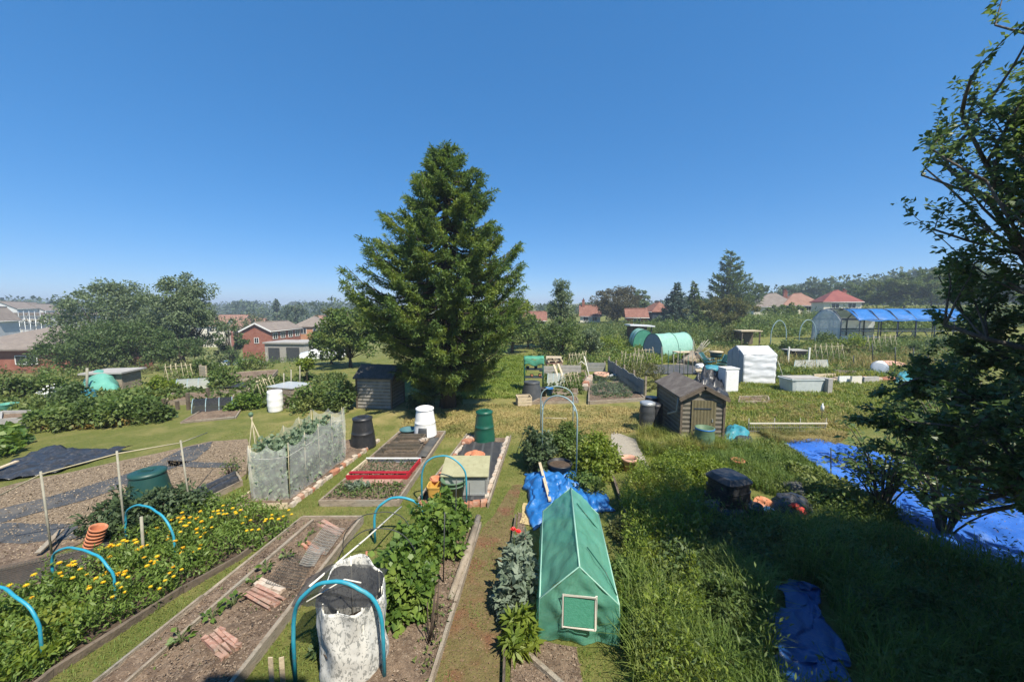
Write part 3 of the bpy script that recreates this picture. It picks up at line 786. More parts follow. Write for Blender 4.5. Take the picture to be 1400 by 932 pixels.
# garages and parked cars on the left
for px, y, w, lab in ((388, 56, 3.0, 'flat roofed grey garage in front of the red gable, left one'), (414, 52, 3.2, 'pale grey garage with flat white-edged roof below the orange house')):
    p = at(px, y); zt = zpx(468, y) - p.z
    t = thing('garage', lab, 'garage', p, rad(-8))
    b = MB(); b.box((0, 0, zt / 2 - .5), (w, 4, zt + 1)); b.build('wall', M['concrete'], t)
    b = MB(); b.box((0, 0, zt + .1), (w + .4, 4.4, .22)); b.build('roof', M['concrete'], t)
    b = MB(); b.box((0, -2.03, zt * .42), (w * .6, .08, zt * .8)); b.build('garage_door', M['grey_plastic'], t)

def car(label, loc, rotz):
    t = thing('parked_car', label, 'car', loc, rotz, 'white cars parked beyond the plots')
    prof = [(-2.05, .35), (-2.08, .75), (-1.35, .92), (-.75, 1.4), (.75, 1.42), (1.55, .98), (2.05, .9), (2.1, .4), (1.9, .28), (-1.9, .28)]
    b = MB(); n = len(prof); vs = []
    for yy, s in ((-.86, 0), (-.78, 1), (.78, 1), (.86, 0)):
        for x, z in prof: vs.append((x * (1 if not s else 1), yy if z < 1.0 else yy * .84, z))
    fs = [tuple(range(n)), tuple(range(4 * n - 1, 3 * n - 1, -1))]
    for r in range(3):
        for i in range(n): j = (i + 1) % n; fs.append((r * n + j, r * n + i, (r + 1) * n + i, (r + 1) * n + j))
    b.add(vs, fs); b.build('body', M['car_white'], t)
    g = MB()
    for s in (-1, 1):
        g.add([(-.78, s * .80, 1.0), (1.35, s * .80, 1.02), (.7, s * .735, 1.34), (-.65, s * .735, 1.33)], [(0, 1, 2, 3)])
    g.add([(-1.33, -.66, .97), (-1.33, .66, .97), (-.84, .62, 1.36), (-.84, -.62, 1.36)], [(0, 1, 2, 3)])
    g.add([(1.58, -.66, 1.0), (1.58, .66, 1.0), (.86, .62, 1.39), (.86, -.62, 1.39)], [(0, 1, 2, 3)])
    g.build('glass', M['window'], t, solid=.03)
    for x in (-1.3, 1.3):
        for s in (-1, 1):
            w = MB(); w.tube([(x, s * .7, .31), (x, s * .89, .31)], .31, 18); wo = w.build('wheel', M['tyre'], t)
            h = MB(); h.tube([(x, s * .87, .31), (x, s * .90, .31)], .18, 12); h.build('rim', M['galv'], wo)
    for s in (-1, 1):
        h = MB(); h.box((2.06, s * .6, .72), (.06, .3, .14)); h.build('headlight', M['clear'], t)
car('white car parked between the round bush and the red gable', at(312, 52), rad(20))
car('white car under the leaves left of the spruce', at(441, 38, .0), rad(25))
car('second white car, half hidden left of its neighbour by the garages', at(334, 54), rad(15))
# ================================================================== trees
def tree_at(name, label, px, top, y, hw, m='lf_mid', seed=1, base=.12, ncl=55, per=90, leaf=.26, wid=.16, **kw):
    p = at(px, y); H = (zpx(top, y) - p.z) / .98; Rx = hw * y / FPX
    return broadleaf(name, label, 'tree', p, H, Rx, base, ncl, per, leaf, wid, m, seed=seed, **kw)

tree_at('broadleaf_tree', 'tall grey-green tree, left of the two rounded tops on the left', 160, 376, 43, 58, 'lf_grey', 3, ncl=110, per=150, leaf=.27, wid=.15, clr=.22, taper=0, inner=.5)
tree_at('broadleaf_tree', 'tall grey-green tree with weeping right side, right of the two rounded tops on the left', 249, 374, 40, 52, 'lf_grey', 4, ncl=115, per=160, leaf=.26, wid=.13, clr=.21, droop=.5, taper=0, inner=.5)
tree_at('hawthorn_tree', 'dark spreading hawthorn beside the low brick hall', 120, 441, 34, 62, 'lf_dark', 5, ncl=90, per=100, leaf=.18, wid=.12, base=.03, clr=.3)
tree_at('hawthorn_tree', 'dark hawthorn under the left rounded tree', 175, 433, 34, 62, 'lf_dark', 6, ncl=80, per=100, leaf=.18, wid=.12, base=.03, clr=.3)
tree_at('hawthorn_tree', 'dark hawthorn under the weeping grey-green tree', 245, 452, 35, 45, 'lf_dark', 7, ncl=60, per=100, leaf=.18, wid=.12, base=.03, clr=.3)
tree_at('broadleaf_tree', 'small round dark tree beside the red gable', 314, 433, 50, 22, 'lf_dark', 8, ncl=40, per=80, leaf=.26, base=.05)
tree_at('poplar_tree', 'thin pointed dark poplar on the far skyline', 381, 402, 150, 6, 'far_leaf', 9, ncl=40, per=40, leaf=.7, wid=.45, taper=.6, limbs=False)
tree_at('broadleaf_tree', 'rounded dark tree right of the pointed poplar', 405, 407, 120, 18, 'far_leaf', 10, ncl=40, per=60, leaf=.6, wid=.4, limbs=False)
tree_at('broadleaf_tree', 'wide pale green tree in front of the far roofs', 345, 426, 112, 30, 'lf_olive', 11, ncl=36, per=50, leaf=.55, wid=.4, limbs=False)
tree_at('broadleaf_tree', 'yellow-green tree over the orange house', 446, 423, 100, 17, 'lf_olive', 12, ncl=36, per=50, leaf=.5, wid=.35, limbs=False)
tree_at('broadleaf_tree', 'dense mid green tree growing against the left flank of the spruce', 478, 412, 27, 46, 'lf_hedge', 13, ncl=80, per=120, leaf=.2, wid=.12, base=.05)
tree_at('broadleaf_tree', 'lower bushy tree between the white car and the spruce', 452, 440, 30, 32, 'lf_mid', 14, ncl=50, per=100, leaf=.2, wid=.12, base=.03)
tree_at('broadleaf_tree', 'yellowish tree filling in behind the right flank of the spruce', 700, 398, 34, 34, 'lf_hedge', 15, ncl=60, per=100, leaf=.22, wid=.13, base=.05)
tree_at('broadleaf_tree', 'low bright tree at the end of the grass path right of the spruce', 722, 428, 38, 34, 'lf_hedge', 16, ncl=60, per=90, leaf=.22, wid=.13, base=.03)
tree_at('willow_tree', 'upright blue-green tree with feathery top right of the spruce', 765, 379, 38, 27, 'lf_grey', 17, ncl=60, per=80, leaf=.3, wid=.08, base=.1, clr=.22, inner=.2, taper=.3)
tree_at('fruit_tree', 'leafy fruit tree behind the green shelving and compost pallets', 770, 432, 29.5, 34, 'lf_mid', 18, ncl=60, per=80, leaf=.16, wid=.1, base=.12, clr=.24)
tree_at('fruit_tree', 'small fruit tree with grey-green leaves beside the leaning pole', 806, 448, 31, 22, 'lf_grey', 19, ncl=40, per=70, leaf=.16, wid=.1, base=.1)
tree_at('broadleaf_tree', 'clipped bronze-green tree like a dome behind the red roofs', 843, 388, 80, 37, 'lf_bronze', 20, ncl=90, per=110, leaf=.32, wid=.22, base=.05, clr=.22, inner=.7, shell=.7)
tree_at('broadleaf_tree', 'grey-green tree at the right shoulder of the bronze dome', 872, 391, 84, 14, 'lf_grey', 21, ncl=40, per=70, leaf=.4, wid=.25, limbs=False)
def con_at(label, px, top, y, hw, **kw):
    p = at(px, y); H = zpx(top, y) - p.z
    return conifer('conifer_tree', label, p, H, hw * y / FPX, **kw)
con_at('silvery blue conifer beside the dark clad house', 922, 385, 62, 23, n=5000, leaf=.55, wid=.2, m='lf_blue', seed=3, up=.3)
con_at('narrow dark conifer right of the silvery blue one', 946, 384, 66, 15, n=3500, leaf=.5, wid=.2, m='lf_dark', seed=4, up=.1)
con_at('tall dark cedar with upswept boughs standing highest in the right skyline', 993, 341, 78, 36, n=7000, leaf=.75, wid=.22, m='lf_dark', seed=5, up=.55, layers=11, pw=.75)
tree_at('broadleaf_tree', 'broad olive-green tree in front of the cedar', 986, 402, 54, 44, 'lf_olive', 22, ncl=80, per=100, leaf=.26, wid=.15, base=.05)
tree_at('broadleaf_tree', 'dark rounded tree right of the cedar', 1037, 384, 100, 14, 'lf_dark', 23, ncl=40, per=70, leaf=.45, wid=.3, limbs=False)
tree_at('broadleaf_tree', 'bright round bush-tree under the brown bungalow roof', 1068, 414, 72, 26, 'lf_hedge', 24, ncl=45, per=80, leaf=.32, wid=.2, base=.02, limbs=False)
ridge = [(1078, 389, 125, 26, 'lf_dark', 'rounded dark tree topping the ridge over the brown roof'), (1112, 388, 122, 22, 'lf_dark', 'dark ridge tree over the gap between brown and crimson roofs'),
         (1160, 384, 112, 30, 'lf_dark', 'dark ridge tree right of the crimson roof'), (1195, 382, 92, 30, 'lf_mid', 'greener ridge tree over the clear end of the steel greenhouse'),
         (1232, 372, 86, 32, 'lf_mid', 'ridge tree over the middle of the blue tarpaulin roof'), (1268, 366, 84, 34, 'lf_hedge', 'yellow-green ridge tree over the right end of the blue roof'),
         (1306, 357, 84, 34, 'lf_mid', 'tallest ridge tree, just left of the near tree'), (1346, 366, 80, 34, 'lf_dark', 'ridge tree seen through the near tree'), (1388, 372, 76, 36, 'lf_mid', 'rightmost ridge tree behind the near tree')]
for i, (px, tp, y, hw, m, lab) in enumerate(ridge):
    tree_at('broadleaf_tree', lab, px, tp, y, hw, m, 40 + i, ncl=75, per=130, leaf=.34, wid=.22, base=.04, group='trees along the right-hand ridge', limbs=False)

# distant wooded hills, one mass each
def far_wood(name, label, x0, x1, rows, seed, hmin, hmax):
    rng = np.random.default_rng(seed); parts = []
    for y, n in rows:
        px = rng.uniform(x0, x1, n)
        for q in px:
            u = (q - 700) / FPX; yy = y * rng.uniform(.9, 1.1); x = u * yy; z = Tz(x, yy); h = rng.uniform(hmin, hmax) * (1 if q < 600 else .38 + .62 * float(sstep(960, 1230, q))); r = h * rng.uniform(.45, .7)
            d = rdir(240, rng); lob = np.array([1 + .25 * fb(a * 1.6 + q, b * 1.6, c * 1.6) for a, b, c in d])[:, None]; P = d * lob * np.array([r, r, h * .5]) * rng.uniform(.75, 1.02, (240, 1)) + np.array([x, yy, z + h * .5])
            s = (.25 + h * .045) * rng.uniform(.7, 1.4, 240); parts.append(leaves(P, d + rdir(240, rng) * .8, s * 1.6, s * 1.2, rng=rng))
    V, F = cat(parts); o = npobj(name, V, F, M['far_leaf']); tag(o, label, 'woodland', kind='stuff')
far_wood('far_wood', 'distant wooded hills on the left skyline', -80, 520, [(420, 110), (330, 80), (230, 50), (150, 30)], 5, 10, 16)
far_wood('far_wood', 'distant wooded rise behind the roofs on the right', 700, 1480, [(260, 90), (180, 80), (135, 60)], 6, 9, 13)

# ------------------------------------------------------------------ the big spruce
def spruce(loc):
    rng = np.random.default_rng(77); rr = random.Random(77)
    t = thing('spruce_tree', 'large dark spruce with layered upturned boughs in the middle of the plots', 'tree', loc)
    prof = [(.8, 1.0), (1.5, 1.9), (2.4, 2.75), (3.4, 3.45), (4.8, 3.6), (6.0, 3.35), (6.8, 2.85), (7.6, 2.25), (8.4, 1.85), (9.2, 1.4), (9.7, .98), (10.3, .5), (10.7, .12)]
    prof = [(a, b * .89) for a, b in prof]; zs, Rs = zip(*prof); parts = []; lb = MB()
    z = 1.0; k = 0
    while z < 10.55:
        R0 = float(np.interp(z, zs, Rs)); nb = max(5, int(5.2 + R0 * 1.45))
        a0 = rr.random() * 6.28
        for j in range(nb):
            a = a0 + 2 * math.pi * (j + rr.uniform(-.25, .25)) / nb
            lob = 1 + .16 * MN.noise(Vector((math.cos(a) * 1.4, math.sin(a) * 1.4, z * .5)))
            r = R0 * rr.uniform(.76, 1.15) * lob; d = np.array([math.cos(a), math.sin(a), 0]); s_ = np.array([-d[1], d[0], 0])
            zb = z + rr.uniform(-.2, .2); rise = rr.uniform(.10, .34) if z > 2.2 else rr.uniform(-.12, .12)
            def pos(u): return d * r * u + np.array([0, 0, zb + r * (-.22 * math.sin(u * 2.6) + rise * u ** 3)])
            lb.tube([tuple(pos(u)) for u in (0, .3, .6, .85, 1)], [.055, .042, .03, .018, .006], 5)
            nt_ = int(7 + r * 8.5)
            for q in range(nt_):
                u = (q + rr.random()) / nt_; u = .22 + .78 * u ** .8; side = rr.uniform(-1, 1) * (.10 + .28 * r * .35 * (1.15 - u)); c = pos(u) + s_ * side + np.array([0, 0, -abs(side) * .25 - rr.random() * .12])
                m_ = 30; ax = d * .75 + s_ * side * 1.2 + np.array([0, 0, rr.uniform(-.15, .45)])
                ln = rr.uniform(.22, .42); tt = rng.random(m_)
                P = c + ax * (tt * ln)[:, None] + rng.normal(size=(m_, 3)) * np.array([.045, .045, .03]); D = ax * .9 + rdir(m_, rng) * .75 + np.array([0, 0, .1])
                sc = rng.uniform(.6, 1.3, m_); parts.append(leaves(P, D, .15 * sc, .036 * sc, rng=rng))
        z += .30 if z < 8 else .24
        k += 1
    V, F = cat(parts); npobj('crown', V, F, M['lf_spruce'], t)
    mb, _ = trunk_mb(10.45, .27, .03, rr, .015, 14); mb.build('trunk', M['bark'], t)
    lb.build('branches', M['bark'], t)
    return t
SPR = W(602, 556) + Vector((.32, 0, 0)); spruce(SPR)

# ------------------------------------------------------------------ the near tree on the right
def plum(loc, H=8.4):
    rng = np.random.default_rng(31); rr = random.Random(31)
    t = thing('broadleaf_tree', 'near leafy broadleaf tree at the right edge reaching from the weeds to above the roofs', 'tree', loc)
    tb, pts = trunk_mb(3.6, .11, .07, rr, .10, 12); tb.build('trunk', M['bark_grey'], t)
    lb = MB(); tips = []
    top = Vector(pts[-1])
    def grow(a, d, L, r, lev):
        p = Vector(a); d = Vector(d).normalized(); pl = [p.copy()]; n = 5
        for i in range(n):
            d = (d + Vector((rr.uniform(-.2, .2), rr.uniform(-.2, .2), rr.uniform(-.08, .16)))).normalized()
            p = p + d * (L / n); pl.append(p.copy())
        if lev >= 2:
            q = pl[-1]; rho = math.hypot(q.x, q.y); top_r = float(np.interp(q.z, (1.2, 1.8, 3.15, 3.6, 4.4, 5.5, 6.4, 7.3, 8.0), (1.2, 1.6, 2.0, 1.35, 1.2, 1.95, 1.85, 1.25, .6)))
            if rho < top_r * (1 - .3 * rr.random()) and q.z > 2.5 and rr.random() > .26 + .42 * (rho / top_r) ** 2:
                tips.append(pl); lb.tube(pl, [r * (1 - .8 * i / n) for i in range(n + 1)], 4); return True
            return False
        far = 0
        for i in range(2, n + 1):
            for _ in range(3 if lev == 0 else 2):
                az = rr.uniform(0, 6.28); nd = (d + Vector((math.cos(az), math.sin(az), rr.uniform(-.35, .5))) * .95).normalized()
                if grow(pl[i], nd, L * rr.uniform(.36, .58), r * .4, lev + 1): far = i
        if far: lb.tube(pl[:far + 1], [r * (1 - .7 * i / n) for i in range(far + 1)], 6)
        return far > 0
    for i in range(15):
        k = rr.randint(3, 6); az = i * 2.4 + rr.uniform(-.3, .3); a = Vector(pts[k])
        grow(a, (math.cos(az), math.sin(az), rr.uniform(-.2, .9)), rr.uniform(1.0, 1.5), .034, 0)
    for i in range(10):
        az = i * 2.4 + .4; k = rr.uniform(.2, .75); grow(top, (math.cos(az) * k, math.sin(az) * k, 1), rr.uniform(2.2, 3.8), .045, 0)
    for dx, dy, dz, k, L in ((-1, .1, .85, 6, 2.1), (-1, -.15, 1.1, 6, 2.3), (-1, .3, .5, 6, 1.9), (-1, .0, .28, 5, 1.7), (-1, .15, -.02, 5, 1.9), (-1, -.2, -.05, 4, 1.9), (-1, .05, -.22, 4, 1.9), (-1, .4, -.12, 4, 1.9), (-1, -.45, -.15, 4, 1.8), (-1, -.3, -.3, 5, 1.8), (-1, .25, .1, 5, 1.9), (-1, .6, -.3, 5, 1.9)):
        grow(pts[k], (dx, dy, dz), L, .034, 0)
    P = []; D = []
    for pl in tips:
        for i in range(1, len(pl)):
            for _ in range(13):
                f = rr.random(); q = pl[i - 1].lerp(pl[i], f); dd = (pl[i] - pl[i - 1]).normalized()
                P.append(q + Vector((rr.uniform(-.05, .05), rr.uniform(-.05, .05), rr.uniform(-.04, .04))))
                D.append(dd * .6 + Vector((rr.uniform(-1, 1), rr.uniform(-1, 1), rr.uniform(-.9, .4))))
    P = np.array([tuple(v) for v in P]); D = np.array([tuple(v) for v in D])
    print('plum leaves', len(P))
    s = rng.uniform(.7, 1.3, len(P)); V, F = leaves(P, D, .066 * s, .036 * s, rng=rng)
    npobj('crown', V, F, M['lf_plum'], t)
    lb.build('branches', M['bark_grey'], t)
plum((5.95, 3.75, 0))
broadleaf('broadleaf_tree', 'dense broadleaf tree beside the house whose shade covers the weeds at the lower right', 'tree', (8.1, 1.5, 0), 7.2, 3.2, .2, 190, 190, .22, .14, 'lf_plum', .24, 301, taper=0, bark='bark_grey')

# ------------------------------------------------------------------ the house the picture is taken from
t = thing('dwelling_house', 'brick house behind the viewpoint whose chimney throws the shadow at the lower edge', 'house', (0, -.35, 0))
b = MB(); b.prism([(-5, -.2), (5, -.2), (5, 5.2), (-5, 5.2)], -8, 0); b.build('wall', M['brick_wall'], t)
b = MB(); b.add([(-5.3, .25, 5.15), (5.3, .25, 5.15), (5.3, -8.3, 5.15), (-5.3, -8.3, 5.15), (-5.3, -4, 7.6), (5.3, -4, 7.6)], [(0, 1, 5, 4), (2, 3, 4, 5), (0, 4, 3), (1, 2, 5), (0, 3, 2, 1)])
r = b.build('roof', M['roof_brown'], t)
b = MB(); b.box((.3, -.42, 6.3), (1.0, .6, 2.5)); b.box((.3, -.42, 7.55), (1.12, .72, .14)); b.build('chimney', M['brick_wall'], r)
for x in (-3.2, 0, 3.2):
    for z in ((1.4, 3.75) if x else (1.3, 3.95)): window_unit(t, (x, 0, z), 1.4, .5 if (x == 0 and z > 2) else 1.2, 'y+')
# ================================================================== near plots, left of the middle path
KEEP = []            # areas without lawn blades (beds, paths), world polygons
def keep(*pxs, world=None): KEEP.append([tuple(W(a, b))[:2] for a, b in pxs] if not world else world)

def wpoly(pxs): return [Vector((*W(a, b)[:2], 0)) for a, b in pxs]

def bed(name, label, cat_, pxs, h=.14, bm='board', sm='soil', fill=.75, th=.045, skip=(), world=None, bump=.025, group=None, edge_z=None):
    """timber edged bed over four corners (front left, front right, back right, back left)"""
    c4 = [Vector((x, y, 0)) for x, y in world] if world else wpoly(pxs)
    KEEP.append([(p.x, p.y) for p in c4])
    c = sum(c4, Vector()) / 4; t = thing(name, label, cat_, c, 0, group)
    loc = [p - c for p in c4]
    for i in range(4):
        if i in skip: continue
        a, b = loc[i], loc[(i + 1) % 4]; d = (b - a).normalized()
        e = th / 2 if i % 2 else -th / 2
        hz = h + (.004 if i % 2 else 0)
        mb = MB(); L = (b - a).length; k = max(1, int(L / 1.6)); prev = a - d * e
        end = b + d * e
        for q in range(k):
            p0 = (a - d * e).lerp(end, q / k); p1 = (a - d * e).lerp(end, (q + 1) / k - .003)
            dz = RD.uniform(-.008, .008)
            wv = Vector((RD.uniform(-.012, .012), RD.uniform(-.012, .012), 0)) if 0 < q else Vector()
            mb.beam(p0 + wv + Vector((0, 0, hz / 2 + dz)), p1 + wv + Vector((0, 0, hz / 2 + dz + RD.uniform(-.014, .010))), th, hz, jit=.009)
        mb.build('board', M[bm], t)
    if sm:
        g = MB()
        def f(u, v):
            p = loc[0].lerp(loc[1], u).lerp(loc[3].lerp(loc[2], u), v)
            q = p + c
            return (p.x, p.y, h * fill + bump * fb(q.x * 3.5, q.y * 3.5, 2.0) + bump * .8 * MN.noise(Vector((q.x * 11, q.y * 11, 0))) + bump * .5 * MN.noise(Vector((q.x * 27, q.y * 27, 4))))
        g.grid(f, 40, 90); g.build('soil', M[sm], t)
    return t, c, loc

def loosewall(name, label, a, b, h=.11, m='stone', w=.1, step=.17, seed=1, group=None, cat_='edging', bk=.3):
    """a row of stones or bricks set end to end: one edging"""
    rr = random.Random(seed); a = Vector(a); b = Vector(b); d = (b - a); L = d.length; d.normalize()
    t = thing(name, label, cat_, a, 0, group)
    x = 0
    while x < L:
        l = step * rr.uniform(.7, 1.2); p = d * (x + l / 2); ang = math.atan2(d.y, d.x) + rr.uniform(-.25, .25)
        hh = h * rr.uniform(.7, 1.25); kind = rr.random() < bk; tgt = MB()
        cx, cy = p.x + rr.uniform(-.02, .02), p.y + rr.uniform(-.02, .02)
        vs = []
        for z, k in ((0, 1), (hh * .75, 1), (hh, .78)):
            for sx, sy in ((-1, -1), (1, -1), (1, 1), (-1, 1)):
                ux = sx * l / 2 * k * rr.uniform(.85, 1.05); uy = sy * w / 2 * k * rr.uniform(.8, 1.15)
                vs.append((cx + ux * math.cos(ang) - uy * math.sin(ang), cy + ux * math.sin(ang) + uy * math.cos(ang), z + rr.uniform(-.008, .008)))
        fs = [(3, 2, 1, 0), (8, 9, 10, 11)]
        for r in (0, 4):
            for i in range(4): j = (i + 1) % 4; fs.append((r + i, r + j, r + 4 + j, r + 4 + i))
        tgt.add(vs, fs); tgt.build('brick' if kind else 'stone', M['brick' if kind else m], t); x += l + .01
    return t

def hoop(name, label, a, b, apex, r, m='pipe_blue', group=None, cat_='hoop', n=22, flat=1.0):
    a = Vector(a); b = Vector(b); c = (a + b) / 2
    mb = MB(); pts = []
    leg = apex * .42
    pts.append(a - c - Vector((0, 0, .05)))
    for i in range(n + 1):
        th = math.pi * i / n
        q = (a - c).lerp(b - c, .5 - .5 * math.cos(th)); k = math.sin(th) ** flat
        pts.append(Vector((q.x + .016 * MN.noise(Vector((i * .35, c.x, 1))), q.y + .03 * MN.noise(Vector((i * .3, c.y, 5))), (leg + (apex - leg) * k) * (1 + .02 * MN.noise(Vector((i * .4, c.x, 9)))))))
    pts.append(b - c - Vector((0, 0, .05)))
    mb.tube(pts, r, 10)
    o = mb.build(name, M[m]); o.location = c; tag(o, label, cat_, group); return o

def hz(px, py, y): return Q(px, py, y).z

# ---- loose surfaces of the left plot
patch('woodchip_ground', [(-260, 745), (-120, 690), (0, 666), (120, 640), (290, 603), (338, 600), (345, 640), (310, 665), (262, 688), (190, 700), (100, 745), (0, 778), (-200, 800)], M['woodchip'], .010, .12)
patch('bare_soil', [(-230, 775), (0, 735), (75, 738), (112, 742), (0, 790), (-200, 815)], M['soil'], .016, .08)
for pts in ([(-40, 712), (0, 697), (110, 668), (200, 640), (255, 612), (292, 604), (288, 612), (268, 628), (200, 655), (120, 683), (0, 716), (-40, 730)],
            [(-60, 728), (0, 716), (60, 716), (108, 717), (104, 736), (40, 742), (0, 744), (-60, 752)],
            [(228, 630), (256, 631), (325, 634), (330, 640), (270, 640), (232, 638)]):
    patch('weed_membrane', pts, M['membrane'], .022, .05)
keep((-260, 745), (0, 664), (290, 600), (345, 600), (345, 660), (262, 690), (100, 748), (0, 795), (-260, 830))

# crumpled black sheet at the far left
c = W(50, 640); t = thing('plastic_sheet', 'crumpled black plastic sheet spread beyond the woodchips at the left edge', 'sheet', c)
q4 = [W(-60, 668) - c, W(75, 648) - c, W(178, 617) - c, W(60, 615) - c]
g = MB()
def f(u, v):
    p = q4[0].lerp(q4[1], u).lerp(q4[3].lerp(q4[2], u), v)
    return (p.x + .15 * fb(p.x, p.y, 5), p.y + .15 * fb(p.x, p.y, 8), .05 + .16 * abs(fb(p.x * 1.3, p.y * 1.3, 1)) + .05 * fb(p.x * 5, p.y * 5, 1))
g.grid(f, 44, 26); g.build('sheet', M['sheet_black'], t, solid=.004)
keep((-60, 668), (75, 648), (178, 617), (60, 612))
pl = MB(); a, b = W(-5, 650), W(25, 640); pl.beam(a + Vector((0, 0, .16)), b + Vector((0, 0, .2)), .1, .03); o = pl.build('timber_batten', M['board_pale']); tag(o, 'short pale batten lying on the crumpled black sheet', 'batten')

# ---- cane support with rail
t = thing('cane_support', 'tall grey stakes carrying one long cane rail across the left plot', 'plant support', W(172, 742))
o_ = W(172, 742)
ps = [(W(71, 758), Q(56, 648, W(71, 758).y)), (W(172, 742), Q(160, 620, W(172, 742).y)), (W(262, 706), Q(247, 605, W(262, 706).y))]
for a, b in ps:
    mb = MB(); mb.tube([a - o_ - Vector((0, 0, .1)), b - o_ + Vector((0, 0, .05))], .016, 7); mb.build('stake', M['stake'], t)
mb = MB(); e = Q(284, 591, 8.6); s = Q(-14, 684, 5.9)
mb.tube([s - o_, ps[0][1] - o_, ps[1][1] - o_, ps[2][1] - o_, e - o_], [.011, .012, .012, .012, .009], 6); mb.build('rail', M['bamboo'], t)

# ---- blue hoops (left row of three over the marigolds, one over the canes, one at the planter, one at the fabric bed)
GH = 'blue pipe hoops'
a, b = W(-38, 880), W(60, 908); hoop('pipe_hoop', 'blue pipe hoop nearest the left edge, cut by the picture border', a, b, hz(5, 803, (a.y + b.y) / 2), .017, group=GH, flat=.75)
a, b = W(74, 803), W(159, 824); hoop('pipe_hoop', 'blue pipe hoop beside the mesh covered bed, second in the marigold row', a, b, hz(108, 750, (a.y + b.y) / 2), .017, group=GH, flat=.75)
a, b = W(174, 748), W(240, 771); hoop('pipe_hoop', 'blue pipe hoop in front of the broad beans, farthest in the marigold row', a, b, hz(208, 692, (a.y + b.y) / 2), .017, group=GH, flat=.75)
H6a, H6b = W(404, 930), W(526, 930)
H6 = hoop('pipe_hoop', 'large blue pipe hoop round the patterned fabric planter', H6a, H6b, hz(464, 794, 3.82), .022, group=GH, flat=.7)
H4a, H4b = W(513, 742), W(580, 738); H4z = hz(541, 678, 6.35)
hoop('pipe_hoop', 'blue pipe hoop at the left end of the currant bushes', H4a, H4b, H4z, .022, group=GH, flat=.7)
a, b = W(577, 688), W(638, 692); hoop('pipe_hoop', 'thin faded blue hoop standing before the twin-wall cold frame', a, b, hz(604, 624, 7.5), .018, group=GH, flat=.7)

# ---- terracotta pots nested and tipped
pc = W(122, 757)
t = thing('pot_stack', 'leaning stack of nested terracotta pots beside the mesh covered bed', 'plant pots', pc, 0, None, (rad(-4), rad(20)))
for i in range(6):
    z = .02 + i * .062; mb = MB()
    mb.lathe([(.0, z), (.078, z), (.10, z + .13), (.116, z + .13), (.119, z + .168), (.106, z + .17), (.098, z + .13), (.07, z + .02)], (0, 0, 0), 20, (True, False)); mb.build('pot', M['terracotta'], t)

# ---- broad beans and the compost bin behind
def dalek(name, label, loc, m, door=None, H=.92, R0=.38, group='conical compost bins', rz=0.0, lidm=None, ring=True):
    t = thing(name, label, 'compost bin', loc, rz, group)
    pr = [(R0, 0), (R0 * .985, .02)]
    for i in range(1, 8):
        z = H * .9 * i / 8; r = R0 * (1 - .30 * (i / 8) ** 1.2)
        pr += [(r + .001, z - .012), (r + .005, z - .006), (r + .005, z + .006), (r - .002, z + .012)] if ring and i == 4 else [(r, z)]
    rt = R0 * .70; pr += [(rt, H * .88), (rt, H * .90)]
    b = MB(); b.lathe(pr, n=40, caps=(True, True)); b.build('body', M[m], t)
    l = MB(); l.lathe([(rt + .025, H * .875), (rt + .03, H * .925), (rt * .86, H * .955), (rt * .55, H * .975), (rt * .52, H * .955), (.0, H * .955)], n=36, caps=(False, False))
    lo = l.build('lid', M[lidm or m], t)
    k = MB(); k.box((0, 0, H * .965), (rt * .8, .05, .03)); k.build('handle', M[lidm or m], lo)
    if door:
        d = MB(); a0 = -math.pi / 2
        d.grid(lambda u, v: ((R0 * (1 - .30 * (v * .4) ** 1.2) + .012) * math.cos(a0 + (u - .5) * .75), (R0 * (1 - .30 * (v * .4) ** 1.2) + .012) * math.sin(a0 + (u - .5) * .75), .03 + v * .30), 8, 4)
        d.build('hatch', M[door], t, solid=.012)
    return t
dalek('compost_bin', 'dark green compost bin half hidden behind the broad beans', W(206, 690), 'green_plastic_dark', H=.80, R0=.40, ring=False)
bush('broad_bean_plants', 'dense clump of broad beans in front of the left compost bin', 'vegetables', W(188, 724), .95, .62, .82, 4600, .10, .045, 'lf_bean', 3, 40)
bush('broad_bean_plants', 'smaller right shoulder of broad beans next to the grow bags', 'vegetables', W(238, 712), .65, .6, .75, 2200, .10, .045, 'lf_bean', 4, 24)
keep((95, 750), (262, 725), (258, 690), (110, 690))

# ---- mesh covered bed at left
t, c, loc = bed('mesh_covered_bed', 'low bed under rigid wire mesh at the left edge', 'garden bed', [(-120, 868), (118, 784), (150, 752), (-10, 790)], .12, 'board_dark', 'soil_dark')
g = MB()
for i in range(34):
    u = i / 33; a = loc[0].lerp(loc[1], u); b = loc[3].lerp(loc[2], u); g.tube([(a.x, a.y, .15), (b.x, b.y, .15)], .0035, 4, False)
for j in range(15):
    v = j / 14; a = loc[0].lerp(loc[3], v); b = loc[1].lerp(loc[2], v); g.tube([(a.x, a.y, .156), (b.x, b.y, .156)], .0035, 4, False)
g.build('wire_mesh', M['wire'], t)
mb = MB(); a, b = W(78, 800), W(134, 768); mb.beam(a + Vector((0, 0, .05)), b + Vector((0, 0, .06)), .13, .06, jit=.006); o = mb.build('timber_plank', M['board_pale']); tag(o, 'pale sandy plank lying between the mesh covered bed and the marigolds', 'plank')
mb = MB(); a, b = W(52, 762), W(86, 738); mb.beam(a + Vector((0, 0, .08)), b + Vector((0, 0, .2)), .08, .03); o = mb.build('timber_offcut', M['board']); tag(o, 'short offcut propped up at the corner of the mesh covered bed', 'offcut')
mb = MB(); a, b = W(140, 752), W(196, 712); mb.beam(a + Vector((0, 0, .06)), b + Vector((0, 0, .06)), .05, .12); o = mb.build('timber_plank', M['board_dark']); tag(o, 'dark edge plank under the broad beans', 'plank')

